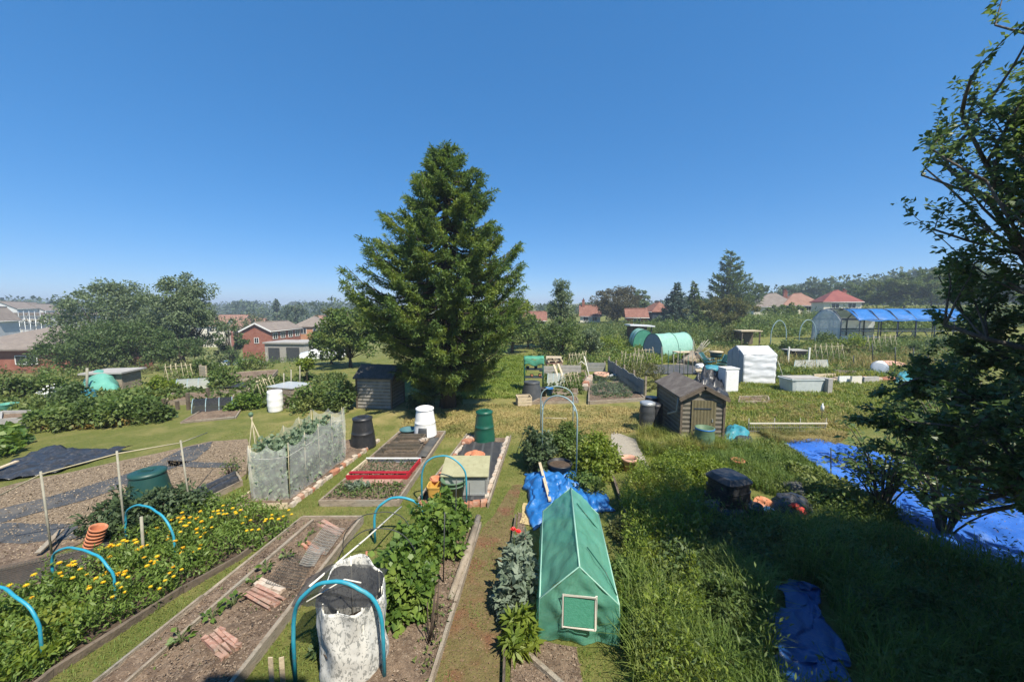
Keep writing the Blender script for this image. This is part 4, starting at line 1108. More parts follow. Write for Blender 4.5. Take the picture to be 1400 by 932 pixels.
# ---- grow bags in timber edging
t, c, loc = bed('membrane_bed', 'narrow timber edged bed covered with black sheeting beside the pea netting', 'garden bed', [(262, 698), (330, 664), (322, 650), (258, 680)], .13, 'board', None)
for k in range(2):
    g = MB()
    def f(u, v, k=k):
        v2 = .06 + .44 * k + v * .4; p = loc[0].lerp(loc[1], .03 + u * .94).lerp(loc[3].lerp(loc[2], .03 + u * .94), v2)
        return (p.x, p.y, .07 + .13 * math.sin(math.pi * v) ** .5 + .03 * fb(p.x * 4, p.y * 4, k))
    g.grid(f, 20, 8); g.build('black_sheeting', M['sheet_black'], t, solid=.004)
bush('woody_shrub', 'bare twiggy shrub at the left corner of the pea netting', 'shrub', W(318, 650), .32, .3, .8, 160, .05, .03, 'lf_mid', 6, 16)

# ---- marigold bed
MG = [(-140, 850), (0, 832), (70, 800), (130, 770), (196, 740), (250, 702), (330, 690), (395, 712), (385, 730), (330, 762), (250, 806), (170, 858), (70, 918), (40, 950), (-200, 1010)]
mgw = [tuple(W(a, min(b, 1000)))[:2] for a, b in MG]; KEEP.append(mgw)
patch('bed_soil', None, M['soil_dark'], .012, .05, world=mgw)
def inpoly(x, y, poly):
    r = np.zeros(len(x), bool); n = len(poly); j = n - 1
    for i in range(n):
        xi, yi = poly[i]; xj, yj = poly[j]
        cnd = ((yi > y) != (yj > y)) & (x < (xj - xi) * (y - yi) / ((yj - yi) + 1e-12) + xi)
        r ^= cnd; j = i
    return r
def scatter(poly, n, rng):
    a = np.array(poly); lo, hi = a.min(0), a.max(0); X = []; Y = []; tot = 0
    while tot < n:
        x = rng.uniform(lo[0], hi[0], n * 2); y = rng.uniform(lo[1], hi[1], n * 2); k = inpoly(x, y, poly); X.append(x[k]); Y.append(y[k]); tot += k.sum()
    return np.concatenate(X)[:n], np.concatenate(Y)[:n]
EXC = [[tuple(W(a, b))[:2] for a, b in ((1062, 912), (1080, 965), (1190, 955), (1118, 800), (1052, 806))], [tuple(W(a, b))[:2] for a, b in ((958, 712), (1104, 722), (1100, 682), (1012, 676), (960, 684))]]
def leafy_cover(name, label, poly, n, h, L, Wd, m, seed, up=.7, hvar=.5, clump=1.6):
    rng = np.random.default_rng(seed); x, y = scatter(poly, n, rng)
    for e in EXC:
        m_ = ~inpoly(x, y, e); x, y = x[m_], y[m_]
    n = len(x)
    hh = np.array([h * (.55 + hvar * (.5 + fb(a * clump, b * clump, seed))) for a, b in zip(x, y)])
    z = np.array([Tz(a, b) for a, b in zip(x, y)]) + hh * rng.random(n) ** .6
    D = rdir(n, rng); D[:, 2] = np.abs(D[:, 2]) * .5 + up * rng.random(n); s = rng.uniform(.6, 1.3, n)
    V, F = leaves(np.stack([x, y, z], 1), D, L * s, Wd * s, rng=rng); o = npobj(name, V, F, M[m]); tag(o, label, 'ground cover', kind='stuff'); return o
leafy_cover('marigold_foliage', 'fresh green foliage filling the marigold bed', mgw, 14000, .23, .075, .024, 'lf_calendula', 8, .9, 1.6, 3.2)
leafy_cover('salad_leaves', 'broad pale leaves at the near end of the marigold bed', [tuple(W(a, b))[:2] for a, b in [(-160, 900), (-20, 850), (60, 825), (120, 850), (100, 890), (30, 940), (-160, 990)]], 4200, .24, .085, .055, 'lf_bright', 9)
# marigold plants: three kinds, each with its flowers as parts
def marigold(seed, nfl, fm, label):
    rng = np.random.default_rng(seed)
    t = thing('marigold_plant', label, 'flowers', (0, 0, 0), 0, 'marigolds in flower')
    n = 60; P = rng.normal(size=(n, 3)) * np.array([.07, .07, 0]); P[:, 2] = rng.random(n) * .24; D = rdir(n, rng); D[:, 2] = np.abs(D[:, 2])
    V, F = leaves(P, D, .085, .028, rng=rng); npobj('foliage', V, F, M['lf_calendula'], t)
    st = MB()
    for i in range(nfl):
        a = rng.uniform(0, 6.28); r = rng.uniform(.02, .15); h = rng.uniform(.24, .40); c = np.array([r * math.cos(a), r * math.sin(a), h])
        st.tube([(0, 0, 0), tuple(c * np.array([.6, .6, .55])), tuple(c)], .004, 4)
        k = 18; th = np.linspace(0, 4 * math.pi, k, endpoint=False); tilt = rng.normal(size=3) * .25
        Dp = np.stack([np.cos(th), np.sin(th), np.where(np.arange(k) < 9, .10, .5)], 1) + tilt * np.array([1, 1, .3])
        V, F = leaves(np.tile(c, (k, 1)), Dp, .031, .016, up=np.tile([0, 0, 1.0], (k, 1)), rng=rng); npobj('flower', V, F, M[fm], t)
    st.build('stems', M['stem'], t)
    return t
protos = [marigold(1, 3, 'flower_orange', 'orange marigold plant in the long flower bed'), marigold(2, 3, 'flower_yellow', 'yellow marigold plant in the long flower bed'), marigold(3, 2, 'flower_orange', 'orange marigold plant in the long flower bed')]
mp = [(152, 778), (162, 765), (172, 758), (178, 772), (187, 762), (160, 790), (168, 800), (192, 752), (205, 765), (208, 752), (214, 770), (222, 760), (213, 742), (228, 745), (240, 738), (236, 750), (245, 725), (256, 728), (262, 720), (252, 765), (258, 760), (268, 752), (272, 744), (250, 742), (240, 790), (228, 795), (205, 810), (195, 812), (172, 796), (155, 800), (132, 798), (118, 795), (108, 792), (95, 802), (88, 806), (70, 812), (160, 826), (122, 824), (40, 838), (50, 825), (275, 712), (290, 706), (300, 708), (312, 703), (318, 712), (270, 728), (330, 722), (336, 716), (328, 712), (375, 716), (383, 712), (370, 722), (352, 735), (378, 722), (225, 780), (66, 815), (284, 735), (30, 826), (252, 712), (235, 715)]
first = [True] * 3
for i, (a, b) in enumerate(mp):
    if i % 4 == 3: continue
    a += RD.uniform(-8, 8); b += RD.uniform(-5, 5)
    k = (0, 1, 1, 2, 1)[i % 5] if a < 320 else 1
    p = W(a, b + 16); s = RD.uniform(.85, 1.25)
    if first[k]: protos[k].location = p; protos[k].scale = (s, s, s); first[k] = False
    else: dup(protos[k], p, RD.uniform(0, 6), s)
mb = MB()
ed = [W(395, 718), W(330, 764), W(250, 810), W(170, 862), W(72, 925), W(20, 968)]
for a, b in zip(ed, ed[1:]): mb.beam(a + Vector((0, 0, .05)), b + Vector((0, 0, .05)), .035, .11, jit=.008)
o = mb.build('timber_edging', M['board_dark']); tag(o, 'dark low timber edging along the near side of the marigold bed', 'edging')
mb = MB(); a = W(197, 770); mb.tube([a - Vector((0, 0, .1)), Q(193, 706, a.y)], [.022, .02], 7); o = mb.build('wooden_stake', M['stake']); tag(o, 'single grey stake standing in the marigolds under the farthest hoop', 'stake')

# ---- long seedling bed
t, c, loc = bed('seedling_bed', 'long timber edged bed of brown soil with wire panels and seedlings', 'garden bed', None, .15, 'board', 'soil',
                world=[(-4.66, 2.9), (-3.08, 2.9), (-2.93, 6.85), (-4.1, 6.85)], fill=.72, bump=.03)
mb = MB(); mb.beam((-4.28, 2.95, .13), (-4.02, 5.2, .13), .04, .06, jit=.006); mb.beam((-4.02, 5.21, .13), (-3.82, 6.75, .125), .04, .06, jit=.006); o = mb.build('timber_plank', M['board']); tag(o, 'narrow grey-brown batten dividing the seedling bed lengthwise', 'plank')
SD = [(440, 721, .5), (427, 735, .6), (414, 750, .8), (392, 768, 1.0), (365, 786, 1.15), (347, 803, .9), (320, 834, 1.3), (291, 853, 1.2), (248, 886, 1.2)]
def seedling(seed):
    rng = np.random.default_rng(seed); t = thing('squash_seedling', 'young squash plant in the long seedling bed', 'seedling', (0, 0, 0), 0, 'squash seedlings in the long bed')
    n = 11; a = np.arange(n) * 2.4 + rng.uniform(0, 1, n); r = rng.uniform(.03, .09, n)
    P = np.stack([np.cos(a) * r, np.sin(a) * r, .04 + rng.uniform(0, .06, n)], 1); D = np.stack([np.cos(a), np.sin(a), rng.uniform(-.15, .5, n)], 1)
    V, F = leaves(P, D, rng.uniform(.05, .085, n), .055, rng=rng); npobj('leaves', V, F, M['lf_bush'], t)
    st = MB()
    for p in P: st.tube([(0, 0, 0), (p[0] * .5, p[1] * .5, p[2] * .8), tuple(p)], .005, 4)
    st.build('stems', M['stem'], t); return t
sp_ = seedling(1)
for i, (a, b, s) in enumerate(SD):
    p = W(a, b + 3, 0) ; p.z = .10
    if i == 0: sp_.location = p; sp_.scale = (s,) * 3
    else: dup(sp_, p, i * 1.3, s)
def wire_panel(label, pxs, z=.17, nx=14, ny=10, m='wire_grey'):
    q = wpoly(pxs); c = sum(q, Vector()) / 4; q = [p - c for p in q]; mb = MB()
    def zz(u, v): return .012 * math.sin(u * 5 + c.x * 7) + .01 * math.sin(v * 4)
    for i in range(nx + 1):
        u = i / nx; mb.tube([q[0].lerp(q[1], u).lerp(q[3].lerp(q[2], u), v) + Vector((0, 0, zz(u, v))) for v in (0, .5, 1)], .003, 4, False)
    for j in range(ny + 1):
        v = j / ny; mb.tube([q[0].lerp(q[1], u).lerp(q[3].lerp(q[2], u), v) + Vector((0, 0, zz(u, v) + .005)) for u in (0, .5, 1)], .003, 4, False)
    o = mb.build('wire_grid', M[m]); o.location = (c.x, c.y, z); tag(o, label, 'wire panel', 'wire panels laid on the seedling bed')
wire_panel('grey wire panel laid at the far end of the seedling bed below the brick strip', [(420, 765), (446, 772), (472, 735), (446, 728)])
wire_panel('wire panel laid on the soil in the middle of the seedling bed', [(364, 812), (408, 820), (430, 778), (396, 770)], m='wire')
wire_panel('narrow wire panel between the two middle brick strips', [(410, 785), (430, 788), (446, 762), (426, 758)], m='wire_grey')
def slat_strip(label, a, b, w=.2, n=3, m='brick', z=.13, th=.045):
    a = Vector((*W(*a)[:2], 0)); b = Vector((*W(*b)[:2], 0)); c = (a + b) / 2; d = (b - a).normalized(); s = Vector((-d.y, d.x, 0)); mb = MB()
    for i in range(n):
        o = s * (i - (n - 1) / 2) * (w / n); cuts = [-1] + sorted(RD.uniform(-.8, .8) for _ in range(RD.randint(0, 2))) + [1]
        for c0, c1 in zip(cuts, cuts[1:]):
            h0 = (b - a) * .5; o2 = o + s * RD.uniform(-.008, .008) + Vector((0, 0, RD.uniform(-.012, .010)))
            mb.beam(h0 * (c0 + .03) + o2, h0 * (c1 - .03) + o2 + s * RD.uniform(-.012, .012), w / n * RD.uniform(.75, .92), th, jit=.012)
    o = mb.build('brick_strip', M[m]); o.location = (c.x, c.y, z); tag(o, label, 'bricks', 'brick strips across the seedling bed')
slat_strip('pair of red-brown strips lying at the far end of the seedling bed', (438, 722), (466, 738), .16, 2, 'pink_tile')
slat_strip('second red-brown strip across the seedling bed, by the narrow wire panel', (416, 752), (440, 768), .12, 2, 'brick')
slat_strip('broken red-brown strips by the third seedling in the seedling bed', (342, 818), (380, 838), .22, 4, 'pink_tile')
slat_strip('whitish broken tiles lying flat near the right board of the seedling bed', (352, 806), (385, 822), .15, 3, 'stone')
slat_strip('nearest pile of pinkish broken bricks in the seedling bed', (290, 878), (318, 906), .22, 5, 'pink_tile')

# ---- pea netting
bedw = [(-5.9, 7.3), (-4.68, 7.42), (-4.2, 11.2), (-5.5, 11.2)]
t, c, loc = bed('pea_bed', 'stone edged bed with timber front under the pea netting', 'garden bed', None, .13, 'board_pale', 'soil', world=bedw, skip=(1, 2))
loosewall('stone_edging', 'row of rough stones along the right side of the pea bed', (-4.68, 7.45, 0), (-4.2, 11.3, 0), .11, 'stone', .11, .14, 3)
NP0, NP1, NP2, NP3 = (-5.55, 7.55), (-4.78, 7.6), (-4.55, 9.75), (-5.4, 9.75)
t = thing('pea_net_cage', 'cage of canes draped with pale fine netting over the peas', 'plant support', (-5.1, 8.6, 0))
og = Vector((-5.1, 8.6, 0)); rr = random.Random(5)
def side(k):
    a, b = [(NP0, NP1), (NP1, NP2), (NP2, NP3), (NP3, NP0)][k]; return Vector((*a, 0)) - og, Vector((*b, 0)) - og
hts = {0: (1.28, 1.32), 1: (1.32, 1.5), 2: (1.5, 1.45), 3: (1.45, 1.28)}
for k in range(4):
    a, b = side(k); g = MB(); nseg = (3, 6, 3, 6)[k]
    def f(u, v, k=k):
        p = a.lerp(b, u); h = hts[k][0] + (hts[k][1] - hts[k][0]) * u - .16 * abs(math.sin(u * math.pi * (2 if k % 2 == 0 else 4))) ** .7
        nrm = (b - a).normalized().cross(Vector((0, 0, 1)))
        q = p + nrm * (.03 * fb(u * 6, v * 3, k) + .05 * math.sin(v * 2.5)); return (q.x, q.y, .03 + h * v)
    g.grid(f, 30, 16); g.build('netting', M['pea_net'], t)
    m_ = (1, 4, 1, 4)[k]
    for i in range(m_ + 1):
        if k > 0 and i == 0: continue
        p = a.lerp(b, i / m_) * .985; h = hts[k][0] + (hts[k][1] - hts[k][0]) * i / m_ + rr.uniform(.0, .03)
        mb = MB(); mb.tube([(p.x, p.y, -.05), (p.x + rr.uniform(-.03, .03), p.y, h)], .008, 6); mb.build('cane', M['bamboo'], t)
    mb = MB(); p0, p1 = a * .985, b * .985
    mb.tube([(p0.x, p0.y, hts[k][0] * .78), ((p0.x + p1.x) / 2, (p0.y + p1.y) / 2, (hts[k][0] + hts[k][1]) * .38), (p1.x, p1.y, hts[k][1] * .78)], .006, 5); mb.build('crossbar', M['cane_white'], t)
rng = np.random.default_rng(21); x, y = scatter([NP0, NP1, NP2, NP3], 5200, rng)
hh = np.array([1.12 + .25 * fb(a * 2.5, b * 2.5, 4) for a, b in zip(x, y)]); z = .1 + hh * rng.random(5200) ** .8
V, F = leaves(np.stack([x, y, z], 1) - np.array([-5.1, 8.6, 0]), rdir(5200, rng), .105, .07, rng=rng)
t = thing('pea_plants', 'tall grey-green pea plants inside the pale netting', 'vegetables', (-5.1, 8.6, 0)); npobj('foliage', V, F, M['lf_pea'], t)
mb = MB()
for i in range(40):
    a, b = float(x[i]) + 5.1, float(y[i]) - 8.6; mb.tube([(a, b, 0), (a + rr.uniform(-.06, .06), b, .9)], .005, 4)
mb.build('stems', M['stem'], t)
# wigwam of canes with a green cap
cw = Vector((-6.35, 9.0, 0)); t = thing('cane_wigwam', 'wigwam of thin canes with a green top knot left of the pea netting', 'plant support', cw)
tp = Q(343, 566, 9.0) - cw
for i in range(6):
    a = i * 1.047; mb = MB(); mb.tube([(.34 * math.cos(a), .34 * math.sin(a), 0), (tp.x + .04 * math.cos(a + 3.1), .04 * math.sin(a + 3.1), tp.z)], .009, 5); mb.build('cane', M['bamboo'], t)
mb = MB(); mb.lathe([(.02, -.06), (.05, -.04), (.05, .02), (.02, .05)], (tp.x, 0, tp.z), 10); mb.build('cap', M['sage_plastic'], t)
dalek('compost_bin', 'black compost bin at the far end of the pea bed', Vector((-4.5, 10.85, .03)), 'black_plastic', H=.94, R0=.37)

# ---- bed with red cold frame
mw = [(-4.08, 7.5), (-2.42, 7.5), (-2.2, 11.9), (-3.72, 11.9)]
t, c, loc = bed('long_bed', 'timber edged bed holding the red frame and the mesh covers', 'garden bed', None, .13, 'board', 'soil', world=mw)
def on(u, v, w=mw, h=.0):
    p = [Vector((*q, 0)) for q in w]; r = p[0].lerp(p[1], u).lerp(p[3].lerp(p[2], u), v); r.z = h; return r
def frame4(name, label, cat_, c4, h0, h1, th, mat_, z=.1, group=None, glazing=None, bars=0):
    c = sum(c4, Vector()) / 4; t = thing(name, label, cat_, (c.x, c.y, z), 0, group); q = [Vector((p.x - c.x, p.y - c.y, 0)) for p in c4]
    for i in range(4):
        a, b = q[i], q[(i + 1) % 4]; d = (b - a).normalized(); e = th / 2 if i % 2 == 0 else -th / 2
        ha = h0 if i in (0,) else (h1 if i == 2 else (h0 + h1) / 2)
        mb = MB(); mb.beam(a - d * e + Vector((0, 0, ha / 2)), b + d * e + Vector((0, 0, ha / 2)), th, ha + (.003 if i % 2 else 0)); mb.build(('front_board', 'side_board', 'back_board', 'side_board')[i], M[mat_[i]], t)
    return t, q
cf = [on(.02, .235), on(.90, .235), on(.92, .46), on(.04, .46)]
t, q = frame4('cold_frame', 'bright red timber cold frame with pale back rail', 'cold frame', cf, .10, .12, .04, ['red_paint', 'red_paint', 'white_paint', 'board_pale'], .09)
mb = MB(); a, b = q[0].lerp(q[3], .12), q[1].lerp(q[2], .12); mb.beam(a + Vector((0, 0, .12)), b + Vector((0, 0, .12)), .10, .022); mb.build('top_ledge', M['red_paint'], t)
mb = MB(); a, b = q[0].lerp(q[3], .93), q[1].lerp(q[2], .93); mb.beam(a + Vector((0, 0, .14)), b + Vector((0, 0, .14)), .035, .022); mb.build('top_rail', M['white_paint'], t)
rng = np.random.default_rng(5); x, y = scatter([(p.x, p.y) for p in cf], 420, rng); V, F = leaves(np.stack([x, y, np.full(420, .10) + rng.random(420) * .08], 1), rdir(420, rng) + [0, 0, .5], .06, .035, rng=rng)
t = thing('salad_seedlings', 'dark salad seedlings growing inside the red cold frame', 'vegetables', cf[0]); V = V - np.array(tuple(cf[0])); npobj('leaves', V, F, M['lf_bean'], t)
mb = MB(); p = [on(.18, .165), on(.86, .165), on(.86, .215), on(.18, .215)]; mb.add([(v.x, v.y, .15 - .01 * (i > 1)) for i, v in enumerate(p)] + [(v.x, v.y, .11) for v in p], [(0, 1, 2, 3), (7, 6, 5, 4), (0, 4, 5, 1), (1, 5, 6, 2), (2, 6, 7, 3), (3, 7, 4, 0)]); o = mb.build('paving_slab', M['pink_tile']); tag(o, 'pinkish slab lying in front of the red cold frame', 'slab')
bush('grey_lettuces', 'patch of blue-grey low leaves at the near end of the framed bed', 'vegetables', on(.30, .13, h=.1), .36, .22, .16, 420, .08, .05, 'lf_silver', 9, 12, stems=False)
rng = np.random.default_rng(6); x, y = scatter([tuple(on(u, v))[:2] for u, v in ((.03, .02), (.97, .02), (.95, .17), (.05, .17))], 700, rng)
V, F = leaves(np.stack([x, y, .1 + rng.random(700) * .1], 1) - np.array(tuple(on(.5, .1))), rdir(700, rng) + [0, 0, .6], .06, .035, rng=rng); t = thing('onion_seedlings', 'thin mixed seedlings along the front board of the framed bed', 'vegetables', on(.5, .1)); npobj('leaves', V, F, M['lf_mid'], t)
def mesh_box(label, c4, h, z=.1, m='black_net'):
    t, q = frame4('crop_cover', label, 'plant cover', c4, h, h, .035, ['board_dark'] * 4, z, 'mesh topped frames on the framed bed')
    g = MB(); g.grid(lambda u, v: tuple(q[0].lerp(q[1], u).lerp(q[3].lerp(q[2], u), v) + Vector((0, 0, h + .012 - .02 * math.sin(u * math.pi) * math.sin(v * math.pi)))), 8, 8); g.build('mesh', M['thin_net'], t)
    s = MB(); a, b = q[0].lerp(q[3], .5), q[1].lerp(q[2], .5); s.beam(a + Vector((0, 0, h + .02)), b + Vector((0, 0, h + .02)), .025, .02); s.build('batten', M['board_dark'], t)
mesh_box('wide dark mesh frame just behind the red cold frame', [on(.12, .50), on(.82, .50), on(.80, .66), on(.12, .66)], .16)
mesh_box('dark mesh frame in front of the white compost bin', [on(.18, .69), on(.72, .69), on(.70, .84), on(.20, .84)], .18)
t = thing('weed_sheet', 'strip of black membrane along the right side of the framed bed', 'sheet', on(.85, .7, h=.125)); g = MB(); oo = on(.85, .7)
g.grid(lambda u, v: tuple(on(.80 + .17 * u, .52 + .34 * v, h=0) - oo + Vector((0, 0, .012 * fb(u * 5, v * 8, 3) + .01))), 8, 16); g.build('sheet', M['membrane'], t, solid=.004)
slat_strip('stones on the corner of the dark mesh frame', (574, 616), (584, 613), .14, 1, 'stone', .3, .06)
dalek('compost_bin', 'white compost bin with dark hatch at the far end of the framed bed', on(.62, .93, h=.11), 'white_plastic', 'grey_plastic', H=.96, R0=.37)
t = thing('plastic_tub', 'shallow teal tub left of the white compost bin', 'tub', on(.26, .93, h=.11)); mb = MB(); mb.lathe([(.20, 0), (.25, .17), (.27, .17), (.27, .20), (.235, .20), (.19, .03)], n=24, caps=(True, True)); mb.build('shell', M['teal_plastic'], t)

# ---- membrane bed with cold frame and pots
bw = [(-1.95, 7.5), (-.55, 7.5), (-.10, 11.5), (-1.42, 11.6)]
KEEP.append(bw)
t = thing('membrane_bed', 'bed covered with striped black weed membrane, stone and brick edged', 'garden bed', (-1, 9.5, 0))
def onb(u, v, h=0.0): return on(u, v, bw, h)
mm_ = stripes('striped_membrane', (.035, .037, .042), (.075, .078, .082), 1.15, 0, (.80, .95), .6, .1, wear=(.06, .058, .055))
g = MB(); g.grid(lambda u, v: tuple(onb(.04 + .92 * u, .03 + .86 * v) - Vector((-1, 9.5, 0)) + Vector((0, 0, .06 + .02 * fb(u * 4, v * 7, 2)))), 24, 40); g.build('membrane', mm_, t, solid=.01)
g = MB(); g.grid(lambda u, v: tuple(onb(.0 + 1.0 * u, .0 + 1.0 * v) - Vector((-1, 9.5, 0)) + Vector((0, 0, .035 + .01 * fb(u * 9, v * 9, 2)))), 10, 20); g.build('soil', M['soil'], t)
loosewall('brick_edging', 'row of red bricks along the near end of the striped membrane bed', onb(0, 0), onb(.97, 0), .12, 'brick', .11, .17, 4)
loosewall('stone_edging', 'row of rounded pale stones down the right side of the striped membrane bed', onb(.97, .05), onb(.97, 1), .10, 'stone', .10, .16, 5, bk=.1)
loosewall('stone_edging', 'mixed stones and bricks down the left side of the striped membrane bed', onb(.0, .3), onb(.02, 1), .10, 'stone', .10, .2, 6)
for nm, lb, a, b in (('timber_edging', 'thin board along the path side of the striped membrane bed', onb(1.04, -.02), onb(1.04, 1.0)), ('timber_edging', 'thin board along the grass strip side of the striped membrane bed', onb(-.05, .02), onb(-.04, 1.02))):
    mb = MB(); mb.beam(a + Vector((0, 0, .06)), b + Vector((0, 0, .06)), .035, .14, jit=.006); o = mb.build(nm, M['board']); tag(o, lb, 'edging')
dalek('compost_bin', 'tall bright green compost bin on the striped membrane bed', onb(.44, .94, .04), 'green_plastic', H=1.0, R0=.34)
loosewall('rubble_pile', 'loose bricks lying left of the bright green compost bin', onb(.06, .84), onb(.22, .98), .16, 'stone', .26, .22, 12, cat_='rubble')
# twin wall cold frame
c = onb(.60, .15, .07); t = thing('cold_frame', 'twin-wall cold frame with sloping yellowish lid', 'cold frame', c)
w_, d_, hf, hb = .95, .62, .46, .60
for nm, vs in (('front_panel', [(-w_/2, -d_/2, 0), (w_/2, -d_/2, 0), (w_/2, -d_/2, hf), (-w_/2, -d_/2, hf)]), ('back_panel', [(-w_/2, d_/2, 0), (w_/2, d_/2, 0), (w_/2, d_/2, hb), (-w_/2, d_/2, hb)]),
               ('side_panel', [(-w_/2, -d_/2, 0), (-w_/2, d_/2, 0), (-w_/2, d_/2, hb), (-w_/2, -d_/2, hf)]), ('side_panel', [(w_/2, -d_/2, 0), (w_/2, d_/2, 0), (w_/2, d_/2, hb), (w_/2, -d_/2, hf)])):
    mb = MB(); mb.add(vs, [(0, 1, 2, 3)]); mb.build(nm, M['poly_side'], t, solid=.012)
mb = MB(); mb.add([(-w_/2 - .05, -d_/2 - .06, hf + .0), (w_/2 + .05, -d_/2 - .06, hf + .0), (w_/2 + .05, d_/2 + .05, hb + .03), (-w_/2 - .05, d_/2 + .05, hb + .03)], [(0, 1, 2, 3)]); mb.build('lid', M['poly_board'], t, solid=.022)
mb = MB()
for sx in (-1, 1):
    for sy, hh in ((-1, hf), (1, hb)): mb.box((sx * w_ / 2, sy * d_ / 2, hh / 2 - .01), (.04, .04, hh))
mb.beam((-w_/2, -d_/2, .03), (w_/2, -d_/2, .03), .035, .04); mb.build('frame', M['galv'], t)
def bucket(name, label, cat_, loc, r0, r1, h, m, rim=.02, lip=True, n=28, group=None, soil=None, inner=None):
    t = thing(name, label, cat_, loc, 0, group); mb = MB()
    pr = [(r0, 0), (r1, h - rim * 1.6), (r1 + (.012 if lip else 0), h - rim * 1.6), (r1 + (.014 if lip else 0), h), (r1 - .012, h), (r0 - .012, .03)]
    mb.lathe(pr, n=n, caps=(True, True)); mb.build('shell', M[m], t)
    if soil: s = MB(); s.lathe([(.001, h * .82), (r1 * .93 - .01, h * .82)], n=n, caps=(False, False)); s.build('compost', M['soil_dark'], t)
    return t
bucket('plant_pot', 'lower green pot of the two standing before the twin-wall cold frame', 'plant pot', onb(.47, .045, .07), .19, .255, .36, 'sage_plastic')
bucket('plant_pot', 'pale green pot nested on top of its green neighbour', 'plant pot', onb(.47, .045, .19), .2, .262, .33, 'sage_plastic')
# yellow storage box/pot with stones on top
t = thing('storage_tub', 'square yellow-orange tub left of the green pots', 'tub', onb(.19, .04, .07)); mb = MB()
mb.lathe([(.115, 0), (.15, .30), (.16, .30), (.16, .33), (.14, .33), (.12, .10)], n=28, caps=(True, True), sq=6); mb.build('shell', M['yellow_plastic'], t)
t = thing('terracotta_pot', 'small terracotta pot behind the yellow tub', 'plant pot', onb(.14, .10, .07)); mb = MB(); mb.lathe([(.09, 0), (.12, .3), (.13, .3), (.13, .36), (.11, .36), (.09, .1)], n=20, caps=(True, True)); mb.build('shell', M['terracotta'], t)
pp = onb(.55, .44, .08)
t = thing('terracotta_pot', 'upturned terracotta pot on the striped membrane, carrying the saucer', 'plant pot', pp); mb = MB(); mb.lathe([(.17, 0), (.17, .05), (.15, .05), (.13, .22), (.0, .22)], n=26, caps=(True, False)); mb.build('shell', M['terracotta'], t)
t = thing('terracotta_saucer', 'wide terracotta saucer resting on the upturned pot', 'saucer', pp + Vector((0, 0, .222))); mb = MB(); mb.lathe([(.17, 0), (.26, .06), (.27, .10), (.245, .10), (.17, .03), (.0, .03)], n=28, caps=(True, False)); mb.build('dish', M['terracotta'], t)
t = thing('terracotta_pot', 'small terracotta pot topmost in the stack on the striped membrane', 'plant pot', pp + Vector((.0, .01, .255))); mb = MB(); mb.lathe([(.12, 0), (.12, .04), (.105, .04), (.08, .16), (.03, .17), (.0, .17)], n=22, caps=(True, False)); mb.build('shell', M['terracotta'], t)

# ---- currant bushes
cw = [(-2.0, 2.9), (-.98, 2.9), (-.62, 6.75), (-1.75, 6.9)]
t, c, loc = bed('currant_bed', 'bed of dry brown soil under the currant bushes', 'garden bed', None, .10, 'board', 'soil', world=cw, skip=(2,), fill=.6)
mb = MB(); mb.tube([Vector((-.66, 6.9, .11)), Vector((-.74, 5.9, .10)), Vector((-.88, 4.9, .07))], [.06, .07, .05], 9); o = mb.build('timber_log', M['board']); tag(o, 'pale split log lying along the path edge of the currant bed', 'log')
bush('currant_bush', 'bright leafy currant bush, nearest of the currant bushes behind the fabric planter', 'shrub', (-1.50, 5.0, 0), .55, .62, 1.05, 3400, .10, .085, 'lf_bush', 11, 40, droop=.35)
bush('currant_bush', 'middle currant bush under the blue hoop', 'shrub', (-1.42, 5.9, 0), .58, .55, 1.0, 3200, .10, .085, 'lf_bush', 12, 40, droop=.35)
bush('currant_bush', 'farthest currant bush beside the end of the split log', 'shrub', (-1.22, 6.55, 0), .55, .45, .92, 2600, .10, .085, 'lf_bush', 13, 36, droop=.35)
for i, (a, b, tp_, r) in enumerate(((622, 738, 655, .010), (606, 800, 700, .010), (640, 725, 660, .008))):
    p = W(a, b); q = Q(a + 2, tp_, p.y); mb = MB(); mb.tube([p, q], r, 6); o = mb.build('thin_stake', M['wire']); tag(o, ('dark stake at the right edge of the farthest currant bush', 'dark stake rising from the middle of the currant bed', 'thin dark rod by the end of the split log')[i], 'stake')
t = thing('pruned_canes', 'bundle of bare dark canes standing in the soil right of the nearest currant bush', 'canes', W(590, 880)); mb = MB()
for i in range(9): x = RD.uniform(-.05, .05); y = RD.uniform(-.12, .2); mb.tube([(x, y, 0), (x + .05 + RD.uniform(-.06, .1), y + RD.uniform(-.05, .12), RD.uniform(.35, .72))], .007, 5)
mb.build('stems', M['twig'], t)
# wire hoops with a white cane across
for lab, (l, r, ap) in zip(('black wire hoop nearer the fabric planter', 'black wire hoop farther back beside the currant hoop'), (((462, 838), (572, 822), 722), ((470, 790), (566, 778), 700))):
    a, b = W(*l), W(*r); hoop('wire_hoop', lab, a, b, hz(520, ap, (a.y + b.y) / 2), .007, 'wire', 'thin black wire hoops', flat=.8)
a, b = Q(423, 801, 3.95), Q(549, 692, 6.4); mb = MB(); mb.tube([a, (a + b) / 2 + Vector((0, 0, -.02)), b], .013, 7); o = mb.build('long_cane', M['cane_white']); tag(o, 'long white cane resting across the hoops above the currant bed', 'cane')
mb = MB(); p = W(502, 800); mb.tube([p, p + Vector((.01, 0, .55))], .016, 6); o = mb.build('rusty_stake', M['brick']); tag(o, 'short rust-red stake among the currant leaves', 'stake')

